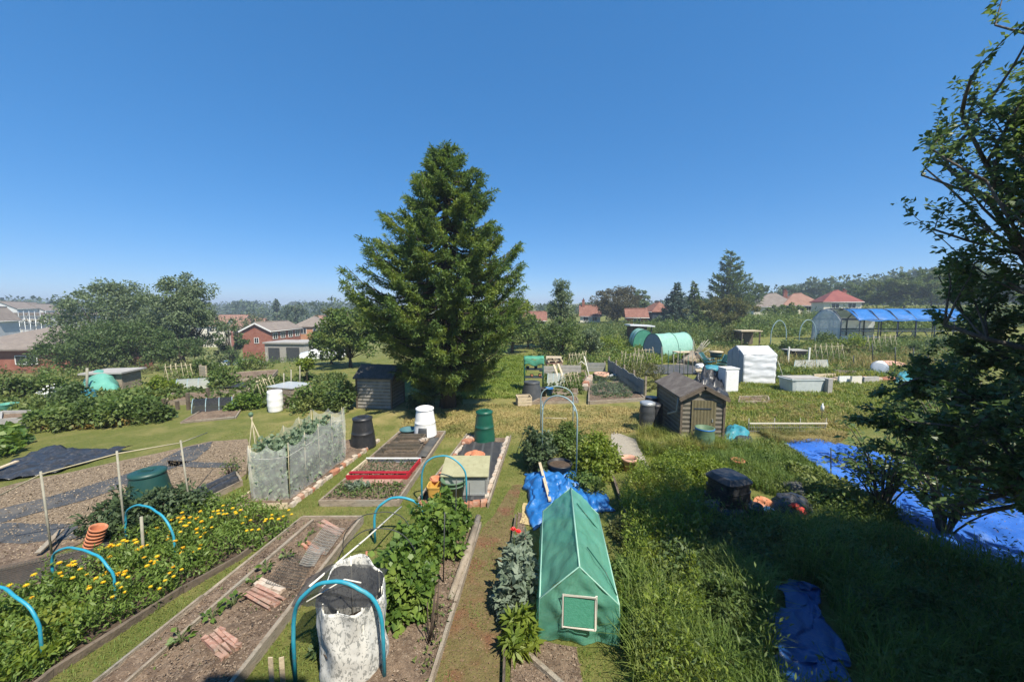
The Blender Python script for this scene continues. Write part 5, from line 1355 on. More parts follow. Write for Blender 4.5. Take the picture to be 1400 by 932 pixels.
# ---- patterned fabric planter
c = Vector((-1.86, 4.02, 0)); t = thing('fabric_planter', 'tall cylinder of grey and white patterned fleece with a raised back flap', 'plant cover', c)
g = MB(); rr = random.Random(8)
def f(u, v):
    a = 2 * math.pi * u; back = max(0, math.sin(a - .35)) ** 2
    h = .92 + .20 * back; r = .355 + .018 * math.sin(a * 7 + v * 3) * (.4 + v) + .02 * fb(math.cos(a) * 2, math.sin(a) * 2, v * 3) + .02 * math.sin(v * 9 + a * 2) * .5
    return (r * math.cos(a), r * math.sin(a), h * v)
g.grid(f, 80, 30); g.build('fabric', M['fleece'], t, solid=.006)
mb = MB(); pts = [Vector(f(i / 40, 1.0)) for i in range(41)]; mb.tube(pts, .005, 6, False); mb.build('rim', M['fleece'], t)
for u in (.62, .74, .86, .02, .14, .32): p = Vector(f(u, 1)); mb = MB(); mb.tube([(p.x * .97, p.y * .97, 0), (p.x * .97, p.y * .97, p.z + .02)], .008, 5); mb.build('cane', M['cane_white'], t)
g = MB(); g.grid(lambda u, v: (.345 * v * math.cos(6.2832 * u), .345 * v * math.sin(6.2832 * u), .36 + .05 * fb(u * 6, v * 4, 1)), 30, 8); g.build('compost', M['soil_dark'], t)
t = thing('netting_cover', 'dark crop netting sagging over the top of the fabric planter and hanging to the left', 'netting', c); g = MB()
def f2(u, v):
    x = -.62 + u * .93; y = -.27 + v * .58; r = math.hypot(x, y); k = max(0, math.sin(math.atan2(y, x) - .35)) ** 2
    z = .95 + .10 * k * min(1, r / .35) - .10 * math.exp(-(r / .22) ** 2) + .03 * fb(x * 5, y * 5, 3)
    if x < -.36: z -= (-.36 - x) * .25; y *= 1 - (-.36 - x) * 1.5
    return (x, y, z)
g.grid(f2, 40, 26); g.build('netting', M['black_net'], t)
mb = MB(); mb.tube([(-.42, -.20, .95), (-.08, .0, 1.06), (.12, -.03, 1.04)], .008, 6); o = mb.build('bent_cane', M['cane_white'], t)
bush('weed_clump', 'dark weed at the left foot of the fabric planter', 'weeds', (-2.32, 4.2, 0), .14, .2, .3, 160, .09, .035, 'lf_dark', 17, 8)
t = thing('plant_labels', 'pair of pale yellow wooden markers standing at the bottom edge by the hoop', 'markers', W(372, 935)); 
for q in ((0, 0, .16), (.11, .02, .14)): mb = MB(); mb.box(q, (.05, .012, .34), q[0] * 3); mb.build('marker', M['board_pale'], t)
# ================================================================== middle path and the plots right of it
M['path'] = mat('worn_mossy_path', (.115, .095, .034), (.165, .135, .055), 5, .95, .9, 40, c3=(.165, .08, .042), dirt=(.24, .155, .09), world=True, bdist=.03)
M['gravel'] = mat('gravel', (.30, .27, .22), (.42, .38, .31), 30, .95, .9, 60, dirt=(.2, .17, .12), bdist=.03)
pw = [(-1.02, 2.8), (-.12, 2.8), (-.12, 5.2), (.05, 7.3), (.25, 8.4), (.0, 8.4), (-.3, 7.4), (-.62, 6.4), (-.8, 5.0)]
patch('worn_path', None, M['path'], .010, .10, world=pw); KEEP.append(pw)
bs = [(-.06, 2.8), (.75, 2.8), (.80, 4.2), (.30, 4.3), (.28, 7.2), (.12, 7.2)]
patch('bed_soil', None, M['soil'], .014, .06, world=bs); KEEP.append(bs)
mb = MB()
for a, b in (((-.09, 2.8, .05), (-.09, 4.2, .05)), ((-.09, 4.21, .045), (-.02, 5.9, .045)), ((-.02, 5.91, .05), (.08, 7.0, .05))): mb.beam(a, b, .03, .12, jit=.006)
o = mb.build('timber_edging', M['board_dark']); tag(o, 'dark thin boards edging the silver-leaved plants along the mossy path', 'edging')
mb = MB(); mb.beam((.16, 4.1, .05), (.58, 3.72, .03), .06, .05, jit=.01); o = mb.build('timber_offcut', M['board']); tag(o, 'broken offcut lying on bare soil in front of the green mini tunnel', 'offcut')
bush('leafy_plant', 'bright low leafy clump, nearest of the plants left of the green tunnel', 'vegetables', (.12, 4.28, 0), .26, .34, .42, 760, .14, .042, 'lf_bright', 21, 18, stems=False)
bush('leafy_plant', 'tall silver-green leafy plant beside the front of the green tunnel', 'vegetables', (.06, 4.82, 0), .34, .42, .66, 1500, .12, .06, 'lf_silver', 22, 26)
bush('leafy_plant', 'silver-green plant in the middle of the row beside the tunnel', 'vegetables', (.13, 5.35, 0), .30, .40, .62, 1300, .11, .055, 'lf_silver', 23, 24)
bush('leafy_plant', 'smaller silver-green plant under the red poppy', 'vegetables', (.16, 5.9, 0), .22, .3, .5, 700, .10, .05, 'lf_silver', 24, 18)
c = Vector((.02, 5.78, 0)); t = thing('poppy_plant', 'single coral-red poppy standing over the silver plants by the path', 'flower', c)
mb = MB(); mb.tube([(0, 0, 0), (.02, .02, .3), (.0, 0, .56)], .006, 5); mb.build('stem', M['stem'], t)
rng = np.random.default_rng(2)
for j in range(2):
    k = 14; a = np.arange(k) * 2.399; D = np.stack([np.cos(a), np.sin(a), .25 + .7 * (np.arange(k) / k)], 1); V, F = leaves(np.tile([.0 + .08 * j, .02 * j, .55 - .05 * j], (k, 1)), D, .06, .055, rng=rng); npobj('flower', V, F, M['flower_red'], t)

# ---- green mini tunnel
t = thing('mini_tunnel', 'green ridge-roofed mini tunnel with white framed front window', 'plant tunnel', (.83, 4.27, 0), rad(-6))
KEEP.append([(.3, 4.2), (1.3, 4.2), (1.5, 6.3), (.5, 6.3)])
Lr, hw, he, hr = 2.0, .485, .57, 1.03
def wr(x, y, z, s=1.0): k = s * (.042 * fb(x * 3 + y * 2, y * 2.5, z * 3) + .016 * MN.noise(Vector((x * 9, y * 7, z * 9))) + .006 * MN.noise(Vector((x * 22, y * 16, z * 22)))); return k
prof = [(-hw - .02, .02), (-hw, he), (0, hr), (hw, he), (hw + .02, .02)]
for nm, i in (('side_cover', 0), ('roof_cover', 1), ('roof_cover', 2), ('side_cover', 3)):
    a, b = prof[i], prof[i + 1]; g = MB()
    def f(u, v):
        x = a[0] + (b[0] - a[0]) * u; z = a[1] + (b[1] - a[1]) * u; y = v * Lr; k = wr(x, y, z)
        sag = -.02 * math.sin(u * math.pi) * (math.sin(v * math.pi) ** .5) if i in (1, 2) else .015 * math.sin(u * 3.1)
        nx, nz = -(b[1] - a[1]), (b[0] - a[0]); l = math.hypot(nx, nz)
        e = min(1, 8 * u * (1 - u)); return (x + nx / l * (k * e + sag), y, z + nz / l * (k * e + sag))
    g.grid(f, 16, 36); g.build(nm, M['woven'], t)
for nm, y0 in (('front_panel', 0), ('back_panel', Lr)):
    g = MB()
    def f(u, v):
        x = (u - .5) * 2 * (hw + .018 * (1 - v)); top = he + (hr - he) * (1 - abs(u - .5) * 2); z = .02 + (top - .02) * v
        return (x, y0 + (-1 if y0 == 0 else 1) * (.01 + wr(x, 3, z, 1.3) * min(1, 6 * u * (1 - u)) * 1.2 + .03 * math.sin(v * 3.1) * math.sin(u * 3.1)), z)
    g.grid(f, 24, 20); g.build(nm, M['woven'], t)
wn = MB()
for a, b in (((-.20, .30), (.20, .30)), ((-.20, .72), (.20, .72)), ((-.20, .285), (-.20, .735)), ((.20, .285), (.20, .735))): wn.beam((a[0], -.092, a[1]), (b[0], -.092 - .01 * RD.random(), b[1] - .012 * RD.random()), .022, .008, up=(0, 1, 0), jit=.008)
w = wn.build('window_frame', M['cane_white'], t)
g = MB(); g.grid(lambda u, v: (-.185 + .37 * u, -.088, .31 + .40 * v), 6, 6); g.build('window_mesh', mat('tunnel_mesh', (.07, .30, .20), (.10, .36, .25), 30, .6, .3, 60), w)
fr = MB()
for y in (.0, Lr): fr.tube([(prof[0][0], y, 0), (prof[1][0], y, he), (0, y, hr), (prof[3][0], y, he), (prof[4][0], y, 0)], .011, 6)
for x, z in ((-hw, he), (0, hr + .004), (hw, he)): fr.tube([(x, 0, z), (x, Lr, z)], .012, 6)
fr.build('frame', M['tunnel_light'], t)
cord = MB(); cord.tube([(hw * .3, .55, hr - .11), (hw * .75, .30, .76), (hw + .015, .12, he - .02)], .008, 5); cord.tube([(hw * .15, 1.55, hr - .03), (hw + .03, 1.45, .5)], .008, 5); cord.build('tie_cord', M['green_plastic'], t)

# ---- blue tarpaulin heap
def tarp(name, label, pxs, hfun, m, nu=40, nv=30, cat_='tarpaulin', wob=.12, solid=.004, wld=None):
    q = wld or [W(a, b) for a, b in pxs]; q = [Vector(p) for p in q]; c = sum(q, Vector()) / 4; c.z = Tz(c.x, c.y); t = thing(name, label, cat_, c); g = MB()
    def f(u, v):
        p = q[0].lerp(q[1], u).lerp(q[3].lerp(q[2], u), v); x, y = p.x, p.y
        return (x - c.x + wob * fb(x * 1.6, y * 1.6, 4), y - c.y + wob * fb(x * 1.6, y * 1.6, 7), hfun(u, v, x, y) + Tz(x, y) - c.z)
    g.grid(f, nu, nv); g.build('sheet', M[m], t, solid=solid); KEEP.append([(p.x, p.y) for p in q]); return t
def crump(u, v, x, y, h=.26):
    e = (math.sin(math.pi * min(max(u, .0), 1)) * math.sin(math.pi * min(max(v, 0), 1))) ** .45
    r = abs(fb(x * 2.2, y * 2.2, 2)); r2 = 1 - abs(MN.noise(Vector((x * 4.1, y * 3.3, 6))))
    return .02 + e * (h * (.35 + .9 * r) + .11 * r2) + .03 * fb(x * 9, y * 9, 1)
tarp('tarpaulin', 'crumpled bright blue tarpaulin heaped behind the green mini tunnel', [(724, 722), (812, 706), (788, 646), (716, 648)], lambda u, v, x, y: crump(u, v, x, y, .34), 'tarp_blue', 70, 60, wob=.16)
tarp('tarpaulin', 'twisted blue tail of tarpaulin lying in the grass right of the green mini tunnel', [(800, 698), (842, 700), (815, 664), (795, 668)], lambda u, v, x, y: crump(u, v, x, y, .14), 'tarp_blue', 34, 30, wob=.14)
mb = MB(); a, b = W(738, 655, .42), W(752, 700, .25); mb.beam(a, b, .06, .03, jit=.006); o = mb.build('timber_batten', M['board_pale']); tag(o, 'pale batten lying on the blue tarpaulin heap', 'batten')
bucket('planter', 'round black planter standing behind the blue tarpaulin heap', 'plant pot', W(765, 650), .24, .30, .34, 'black_plastic', soil=True)
patch('straw_litter', [(712, 716), (735, 722), (733, 690), (716, 688)], M['straw'], .02, .06)

# ---- pipe arches over the beans
o_ = W(764, 640); t = thing('pipe_arch', 'tall double arch of faded grey-blue pipe over the bean row', 'garden arch', o_)
for (l, r, ap) in (((741, 640), (788, 652), 541), ((739, 590), (783, 592), 528)):
    a, b = W(*l) - o_, W(*r) - o_; y = (a.y + b.y) / 2 + o_.y; z = hz(764, ap, y); mb = MB(); pts = [a - Vector((0, 0, .05))]; leg = z * .72
    for i in range(19): th = math.pi * i / 18; q = a.lerp(b, .5 - .5 * math.cos(th)); pts.append((q.x, q.y, leg + (z - leg) * math.sin(th) ** .8))
    pts.append(b - Vector((0, 0, .05))); mb.tube(pts, .018, 8); mb.build('hoop', M['pipe_grey'], t)
mb = MB(); mb.tube([Q(745, 571, 10.9) - o_, Q(775, 572, 10.9) - o_], .014, 6); mb.build('crossbar', M['bamboo'], t)
mb = MB(); mb.tube([Q(742, 560, 9.0) - o_, Q(741, 548, 11.3) - o_], .013, 6); mb.tube([Q(786, 562, 8.9) - o_, Q(782, 548, 11.2) - o_], .013, 6); mb.build('rails', M['pipe_grey'], t)
bush('broad_bean_plants', 'dark column of broad beans at the left foot of the pipe arch', 'vegetables', W(736, 638), .50, .85, 1.3, 3400, .10, .05, 'lf_bean', 31, 34)
bush('leafy_plants', 'yellow-green bushy plants between the arch and the terracotta pot', 'vegetables', W(815, 640), .72, .9, .95, 5200, .09, .05, 'lf_bright', 32, 36)
bush('leafy_plants', 'yellow-green bushy plants under the right leg of the arch', 'vegetables', W(780, 618), .75, 1.0, .85, 4200, .09, .05, 'lf_hedge', 33, 30)
bush('bean_row', 'fresh leafy row in front of the arch, right of the black planter', 'vegetables', W(800, 672), .5, .45, .5, 1700, .09, .05, 'lf_hedge', 34, 18)
patch('gravel_patch', [(832, 625), (868, 628), (890, 640), (868, 600), (838, 590)], M['gravel'], .012, .1); keep((832, 625), (868, 628), (890, 640), (868, 600), (838, 590))
t = thing('terracotta_pot', 'large pale terracotta pot standing alone left of the brown shed', 'plant pot', W(860, 643)); mb = MB(); mb.lathe([(.125, 0), (.175, .27), (.205, .27), (.21, .35), (.18, .35), (.165, .27), (.12, .04)], n=30, caps=(True, True)); mb.build('shell', M['terracotta_pale'], t)
s = MB(); s.lathe([(.001, .26), (.16, .26)], n=24, caps=(False, False)); s.build('compost', M['soil'], t)
mb = MB(); a, b, d_ = W(838, 655), W(852, 700), W(872, 748)
for p, q in ((a, b), (b + Vector((.01, -.02, 0)), d_)): mb.beam(p + Vector((0, 0, .05)), q + Vector((0, 0, .05)), .04, .13, jit=.01)
o = mb.build('timber_edging', M['board_dark']); tag(o, 'dark rotting board edging the weeds right of the green mini tunnel', 'edging')

# ---- brown shed on the right
def shed(name, label, loc, rotz, w, l, he, hr, wallm, doorm, roofm, door='y-', group=None, ridge='y'):
    t = thing(name, label, 'shed', loc, rotz, group); hw, hl = w / 2, l
    b = MB(); b.prism([(-hw, 0), (hw, 0), (hw, he), (0, hr - .05), (-hw, he)], 0, l); b.build('wall', M[wallm], t)
    r = MB(); s = (hr - he) / hw; ov = .10
    for sg in (-1, 1):
        vs = [];
        for y in (-.1, l + .1):
            for x, z in ((0, hr), (sg * (hw + ov), he - ov * s)): vs += [(x, y, z + .05), (x, y, z)]
        r.add(vs, [(0, 2, 6, 4), (1, 5, 7, 3), (2, 3, 7, 6), (0, 1, 3, 2), (4, 6, 7, 5), (0, 4, 5, 1)])
    ro = r.build('roof', M[roofm], t)
    for sg in (-1, 1):
        fb_ = MB(); fb_.beam((sg * (hw + ov), -.12, he - ov * s - .05), (sg * .03, -.12, hr - .05), .025, .10); fb_.build('fascia', M['board_dark'], ro)
    for x in (-hw, hw):
        for y in (0, l): c = MB(); c.box((x, y, he / 2), (.06, .06, he)); c.build('corner_post', M['board_dark'], t)
    if door:
        d = MB(); d.box((0.02, -.025, he * .47), (w * .56, .03, he * .9)); do = d.build('door', M[doorm], t)
        for z in (.3, .75): h = MB(); h.box((-.02, -.05, he * z), (w * .40, .012, .03)); h.build('hinge', M['steel_dark'], do)
        k = MB(); k.box((w * .22, -.05, he * .5), (.03, .02, .1)); k.build('latch', M['galv'], do)
    return t
t = shed('garden_shed', 'weathered brown shed with plank door and felt roof beside the water butts', (5.88, 11.15, 0), rad(-4), 1.28, 2.25, 1.47, 1.80, 'shed_brown', 'shed_door', 'felt')
def barrel(name, label, loc, r, h, m, group=None, ribs=3, lidm=None, taper=.9, cat_='water butt', open_=False):
    t = thing(name, label, cat_, loc, 0, group); pr = [(r * taper, 0)]
    for i in range(1, 16):
        z = h * i / 16; k = taper + (1 - taper) * math.sin(math.pi * i / 16); rr_ = r * k + (.012 if ribs and i % (16 // (ribs + 1)) == 0 else 0); pr.append((rr_, z))
    pr.append((r * taper, h)); b = MB()
    if open_: pr += [(r * taper + .02, h), (r * taper + .02, h + .03), (r * taper - .02, h + .03), (r * taper - .03, h * .85), (.0, h * .85)]
    b.lathe(pr, n=28, caps=(True, not open_)); b.build('body', M[m], t)
    if lidm: l = MB(); l.lathe([(r * taper + .02, h - .05), (r * taper + .025, h + .02), (r * taper * .8, h + .05), (0, h + .055)], n=28, caps=(False, False)); l.build('lid', M[lidm], t)
    return t
barrel('water_butt', 'grey water butt with pale galvanised lid at the corner of the brown shed', W(884, 590), .25, 1.0, 'grey_plastic', 'water butts beside the brown shed', lidm='galv')
barrel('water_butt', 'black water butt against the left wall of the brown shed, right of the grey one', W(895, 589), .24, .92, 'black_plastic', 'water butts beside the brown shed', lidm='black_plastic')
barrel('water_butt', 'black water butt standing behind the other two by the brown shed', W(890, 577), .25, .95, 'black_plastic', 'water butts beside the brown shed')
mb = MB(); mb.tube([(5.19, 11.3, 1.42), (5.17, 11.35, .95), (5.0, 11.6, .8)], .03, 8); o = mb.build('downpipe', M['wire_grey']); tag(o, 'short grey downpipe from the brown shed roof into the water butt', 'downpipe')
barrel('garden_barrel', 'sage green barrel with blue rim in front of the brown shed door', W(962, 616), .27, .68, 'sage_plastic', None, 2, None, .92, 'barrel', True)
mb = MB(); mb.lathe([(.262, .66), (.275, .70), (.235, .70), (.23, .6)], n=28, caps=(False, False)); o2 = mb.build('rim', M['blue_plastic']); o2.parent = bpy.data.objects['garden_barrel']
t = thing('seed_tray', 'white plastic tray lying in the grass left of the brown shed door', 'tray', W(905, 612), rad(15)); mb = MB(); mb.box((0, 0, .03), (.44, .26, .02))
for sx, sy, dx, dy in ((-.22, 0, .02, .28), (.22, 0, .02, .28), (0, -.13, .42, .02), (0, .13, .42, .02)): mb.box((sx, sy, .075), (dx, dy, .11))
mb.build('shell', M['white_plastic'], t)
mb = MB(); mb.beam(W(893, 601, .04), W(922, 603, .04), .09, .03); o = mb.build('timber_plank', M['board']); tag(o, 'short grey plank lying at the front corner of the brown shed', 'plank')
tarp('tarpaulin', 'teal tarpaulin bundle in the grass right of the brown shed', [(990, 606), (1022, 600), (1018, 586), (992, 586)], lambda u, v, x, y: crump(u, v, x, y, .30), 'tarp_teal', 26, 24)
tarp('plastic_sheet', 'black sheeting bundle in front of the teal tarpaulin', [(1000, 612), (1036, 612), (1026, 600), (1002, 600)], lambda u, v, x, y: crump(u, v, x, y, .22), 'sheet_black', 24, 20, 'sheet')
t = thing('terracotta_pot', 'orange pot half buried in grass behind the black heap', 'plant pot', W(1008, 641)); mb = MB(); mb.lathe([(.10, 0), (.15, .2), (.165, .2), (.17, .26), (.14, .26), (.1, .05)], n=22, caps=(True, True)); mb.build('shell', M['terracotta'], t)

# ---- black heap of bins, bags and a saucer
c = W(994, 694); t = thing('stacked_bin', 'stack of black plastic compost bin sections with flat lid in the weeds', 'compost bin', c, rad(18))
for i, (r, z0, z1) in enumerate(((.37, 0, .26), (.345, .265, .46), (.325, .465, .62))):
    mb = MB(); mb.lathe([(r, z0), (r * .97, z1 - .03), (r * 1.0, z1 - .02), (r * 1.0, z1)], n=24, caps=(True, True), sq=4); mb.build('section', M['black_plastic'], t)
mb = MB(); mb.lathe([(.35, .625), (.35, .66), (.27, .74), (.26, .745), (.0, .745)], n=24, caps=(True, False), sq=5); mb.build('lid', M['black_plastic'], t)
def lump(name, label, cat_, loc, rx, ry, h, m, seed, rotz=0.0, k=.35):
    t = thing(name, label, cat_, loc, rotz); g = MB()
    def f(u, v):
        a = 2 * math.pi * u; ph = v * math.pi / 2; r = 1 + k * fb(math.cos(a) * 1.5, math.sin(a) * 1.5, v * 2 + seed) + .12 * MN.noise(Vector((math.cos(a) * 5, math.sin(a) * 5, v * 5 + seed)))
        return (rx * r * math.cos(ph) * math.cos(a), ry * r * math.cos(ph) * math.sin(a), h * math.sin(ph) * (1 + .5 * k * fb(math.cos(a), v * 2, seed)))
    g.grid(f, 36, 14); g.build('sack', M[m], t); return t
lump('plastic_sack', 'black sack slumped at the left foot of the stacked black bin', 'sack', W(978, 700), .34, .26, .26, 'sheet_black', 3)
lump('plastic_sack', 'shiny black sack lying in front of the stacked black bin', 'sack', W(1003, 706), .36, .22, .20, 'sheet_black', 5, .3)
lump('plastic_sack', 'grey-black torn sack right of the terracotta saucer', 'sack', W(1082, 694), .40, .36, .30, 'sheet_black', 7, .6)
lump('plastic_sack', 'dark sack behind the torn one, on the grass bank', 'sack', W(1086, 672), .36, .30, .22, 'membrane', 8, .6)
t = thing('membrane_roll', 'upright roll of grey-black membrane between the sacks and the saucer', 'roll', W(1034, 712), 0, None, (rad(10), rad(-12))); mb = MB(); mb.lathe([(.12, 0), (.125, .36), (.09, .36), (.085, .2), (.05, .2), (.05, .36), (.02, .36)], n=24, caps=(True, True)); mb.build('roll', M['grey_plastic'], t)
t = thing('terracotta_saucer', 'big orange terracotta saucer leaning behind the membrane roll', 'saucer', W(1045, 694), 0, None, (rad(35), 0)); mb = MB(); mb.lathe([(.19, 0), (.235, .05), (.225, .06), (.18, .02), (.0, .02)], n=30, caps=(True, False)); mb.build('dish', M['terracotta'], t)
t = thing('red_cloth', 'crumpled red cloth lying on the torn sack', 'cloth', W(1090, 708, .18)); g = MB(); g.grid(lambda u, v: (.14 * (u - .5) + .03 * fb(u * 4, v * 4, 3), .34 * (v - .5), .06 + .08 * fb(u * 3, v * 5, 1) - .1 * abs(v - .5)), 10, 14); g.build('cloth', M['flower_red'], t, solid=.008)
t = thing('plastic_scrap', 'small white plastic scrap beside the terracotta saucer', 'scrap', W(1050, 702, .05)); g = MB(); g.grid(lambda u, v: (.22 * (u - .5), .12 * (v - .5), .03 + .05 * math.sin(u * 3) + .03 * fb(u * 4, v * 4, 1)), 8, 8); g.build('sheet', M['white_plastic'], t, solid=.005)
tarp('ground_sheet', 'pale mint sheet strip showing through the grass below the torn sack', [(1120, 722), (1215, 788), (1232, 770), (1140, 712)], lambda u, v, x, y: .03 + .05 * abs(fb(x * 2, y * 2, 1)), 'tarp_mint', 30, 8, 'sheet', .05)

# ---- big royal blue tarpaulin and its bank
tarp('ground_tarpaulin', 'broad royal blue tarpaulin stretched over the ground under the near tree', [(1395, 835), (1540, 720), (1150, 607), (1068, 606)], lambda u, v, x, y: .05 + .10 * abs(fb(x * .7, y * .7, 1)) + .022 * math.sin((x * .6 + y) * 5) + .03 * fb(x * 3, y * 3, 5), 'tarp_royal', 44, 80, wob=.18)
for px, py, tp in ((1136, 655, 612), (1192, 660, 628)):
    p = W(px, py); mb = MB(); mb.tube([p, Q(px, tp, p.y)], .012, 6); o = mb.build('thin_stake', M['wire']); tag(o, 'thin dark stake at the near edge of the royal blue tarpaulin, ' + ('left one' if px < 1150 else 'right one'), 'stake')
tarp('tarpaulin', 'blue tarpaulin at the bottom edge, coloured darker for the shade', [(1075, 960), (1175, 950), (1105, 812), (1062, 818)], lambda u, v, x, y: .03 + .10 * abs(fb(x * 2.6, y * 2.6, 3)) + .07 * (1 - abs(MN.noise(Vector((x * 5, y * 3, 2))))) * v + .02 * fb(x * 8, y * 8, 1), 'tarp_blue_shaded', 34, 60, wob=.35)
mb = MB(); a = W(1024, 592); b = W(1130, 592); c = a
mb.beam(Vector((0, 0, .34)), b - a + Vector((0, 0, .34)), .03, .035); t = thing('low_wire_fence', 'knee-high wire fence with whitish top rail on the grass before the royal blue tarpaulin', 'fence', a); mb.build('top_rail', M['cream'], t)
g = MB(); Lf = (b - a).length; dv = (b - a).normalized()
for i in range(int(Lf / .07)): g.tube([dv * (i * .07), dv * (i * .07) + Vector((0, 0, .34))], .006, 4, False)
for z in (.08, .2, .32): g.tube([Vector((0, 0, z)), dv * Lf + Vector((0, 0, z))], .004, 4, False)
g.build('wire_mesh', M['wire_grey'], t)
for i in range(4): mb = MB(); p = dv * (Lf * i / 3); mb.tube([p + Vector((0, .05, 0)), p + Vector((0, .05, .5))], .014, 6); mb.build('post', M['stake'], t)
p = W(1123, 575); t = thing('bottle_stake', 'thin stake topped with a small upturned bottle behind the wire fence', 'stake', p); zt = Q(1123, 557, p.y).z
mb = MB(); mb.tube([(0, 0, 0), (0, 0, zt)], .012, 6); mb.build('stake', M['wire'], t); mb = MB(); mb.lathe([(.05, -.12), (.055, 0), (.05, .06), (.02, .1), (.02, .16), (0, .16)], (0, 0, zt), 14); mb.build('bottle', M['white_plastic'], t)

# ---- long grass and weeds (uncountable)
def grass(name, label, poly, n, h, wd, m, seed, lean=.6, hv=.5, freq=.9):
    rng = np.random.default_rng(seed); x, y = scatter(poly, n, rng)
    for e in EXC:
        m_ = ~inpoly(x, y, e); x, y = x[m_], y[m_]
    n = len(x)
    hh = np.array([h * max(.25, 1 + hv * 1.6 * fb(a * freq, b * freq, seed * .37)) for a, b in zip(x, y)]) * rng.uniform(.6, 1.25, n)
    V, F = blades(np.stack([x, y, T(x, y)], 1), hh, rng.uniform(.2, 1.3, n) * lean, wd * rng.uniform(.6, 1.4, n), rng); o = npobj(name, V, F, M[m]); tag(o, label, 'grass', kind='stuff'); return o
def pw_(pxs): return [tuple(W(a, min(b, 1000)))[:2] for a, b in pxs]
shade = [(1.35, 2.6), (1.35, 4.3), (1.75, 5.2), (2.6, 6.6), (3.8, 7.3), (5.0, 7.0), (5.6, 6.9), (6.6, 6.0), (8.5, 5.2), (8.5, 2.6)]
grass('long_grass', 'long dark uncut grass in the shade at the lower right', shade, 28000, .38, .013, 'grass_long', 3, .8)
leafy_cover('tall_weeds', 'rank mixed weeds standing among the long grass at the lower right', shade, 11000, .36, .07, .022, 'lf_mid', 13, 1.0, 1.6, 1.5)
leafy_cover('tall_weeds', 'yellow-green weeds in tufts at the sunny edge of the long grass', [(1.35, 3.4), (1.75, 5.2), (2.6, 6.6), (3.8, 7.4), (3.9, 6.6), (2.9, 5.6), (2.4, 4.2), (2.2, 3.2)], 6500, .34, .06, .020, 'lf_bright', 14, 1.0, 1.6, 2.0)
weedy = pw_([(842, 870), (852, 760), (846, 690), (872, 645), (930, 632), (985, 640), (1000, 660), (960, 700), (930, 745), (880, 800)])
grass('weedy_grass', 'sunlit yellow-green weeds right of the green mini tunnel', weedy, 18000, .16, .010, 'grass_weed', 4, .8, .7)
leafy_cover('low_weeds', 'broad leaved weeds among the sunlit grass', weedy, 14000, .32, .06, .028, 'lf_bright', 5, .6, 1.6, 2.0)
bank = pw_([(965, 660), (905, 622), (925, 600), (990, 612), (1040, 605), (1075, 612), (1140, 660), (1220, 700), (1290, 745), (1400, 830), (1290, 800), (1200, 745), (1120, 720), (1080, 690), (1040, 672)])
grass('bank_grass', 'tall green grass on the bank along the royal blue tarpaulin', bank, 16000, .27, .012, 'grass_long', 6, .8)
leafy_cover('bank_weeds', 'mixed leafy weeds on the bank below the brown shed', bank, 5000, .28, .07, .03, 'lf_hedge', 12)
leafy_cover('dock_leaves', 'broad dock leaves at the edge of the royal blue tarpaulin', pw_([(1110, 690), (1180, 705), (1225, 720), (1200, 690), (1130, 655), (1070, 640)]), 1500, .35, .12, .055, 'lf_hedge', 7)
dry = pw_([(1060, 606), (1140, 612), (1160, 596), (1035, 590)])
grass('dry_grass', 'dry straw-coloured grass behind the royal blue tarpaulin', dry, 5000, .22, .012, 'grass_dry', 8, 1.1)
dry2 = pw_([(1190, 735), (1300, 810), (1400, 870), (1400, 840), (1300, 770), (1225, 730)])
grass('dry_grass', 'patchy dead grass under the near tree by the mint sheet', dry2, 3500, .2, .012, 'grass_dry', 9, 1.2)
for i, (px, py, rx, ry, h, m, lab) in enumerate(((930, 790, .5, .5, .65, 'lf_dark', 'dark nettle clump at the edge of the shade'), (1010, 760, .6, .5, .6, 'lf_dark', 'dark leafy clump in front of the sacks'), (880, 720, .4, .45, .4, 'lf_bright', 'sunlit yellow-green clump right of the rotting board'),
      (870, 860, .35, .3, .4, 'lf_bright', 'bright weed clump at the right foot of the green mini tunnel'), (915, 655, .45, .4, .42, 'lf_hedge', 'leafy clump between the terracotta pot and the brown shed'), (1190, 850, .5, .4, .45, 'lf_dark', 'shaded leafy clump right of the shade-darkened blue tarpaulin'), (840, 640, .3, .3, .35, 'lf_bright', 'small bright clump beside the gravel patch'),
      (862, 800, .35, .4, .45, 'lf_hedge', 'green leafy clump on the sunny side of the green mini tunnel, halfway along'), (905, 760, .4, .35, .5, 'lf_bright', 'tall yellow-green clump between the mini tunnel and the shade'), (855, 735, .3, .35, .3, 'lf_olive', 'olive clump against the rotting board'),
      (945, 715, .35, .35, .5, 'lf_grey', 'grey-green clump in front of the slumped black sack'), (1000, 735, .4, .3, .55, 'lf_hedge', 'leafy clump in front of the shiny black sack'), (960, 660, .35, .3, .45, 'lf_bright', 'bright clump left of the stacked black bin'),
      (1060, 750, .45, .35, .6, 'lf_mid', 'leafy clump in front of the torn sack'), (1150, 760, .45, .35, .55, 'lf_hedge', 'leafy clump at the near side of the mint sheet'), (985, 840, .5, .4, .6, 'lf_mid', 'broad clump in the deep shade left of the shade-darkened blue tarpaulin'), (1270, 860, .55, .4, .6, 'lf_mid', 'shaded clump nearest the lower right corner'),
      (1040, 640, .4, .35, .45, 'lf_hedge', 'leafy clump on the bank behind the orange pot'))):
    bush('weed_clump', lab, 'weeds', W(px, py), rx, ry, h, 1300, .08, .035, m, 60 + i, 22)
grass('shed_grass', 'tufts of tall grass around the brown shed', pw_([(870, 600), (885, 625), (990, 625), (1000, 600), (985, 603), (930, 608), (900, 590)]), 5000, .38, .012, 'grass_weed', 10, .9)
M['grass_bright'] = leafm('bright_grass', (.13, .20, .03), (.25, .32, .06), (.28, .32, .08), .35, .6, .9)
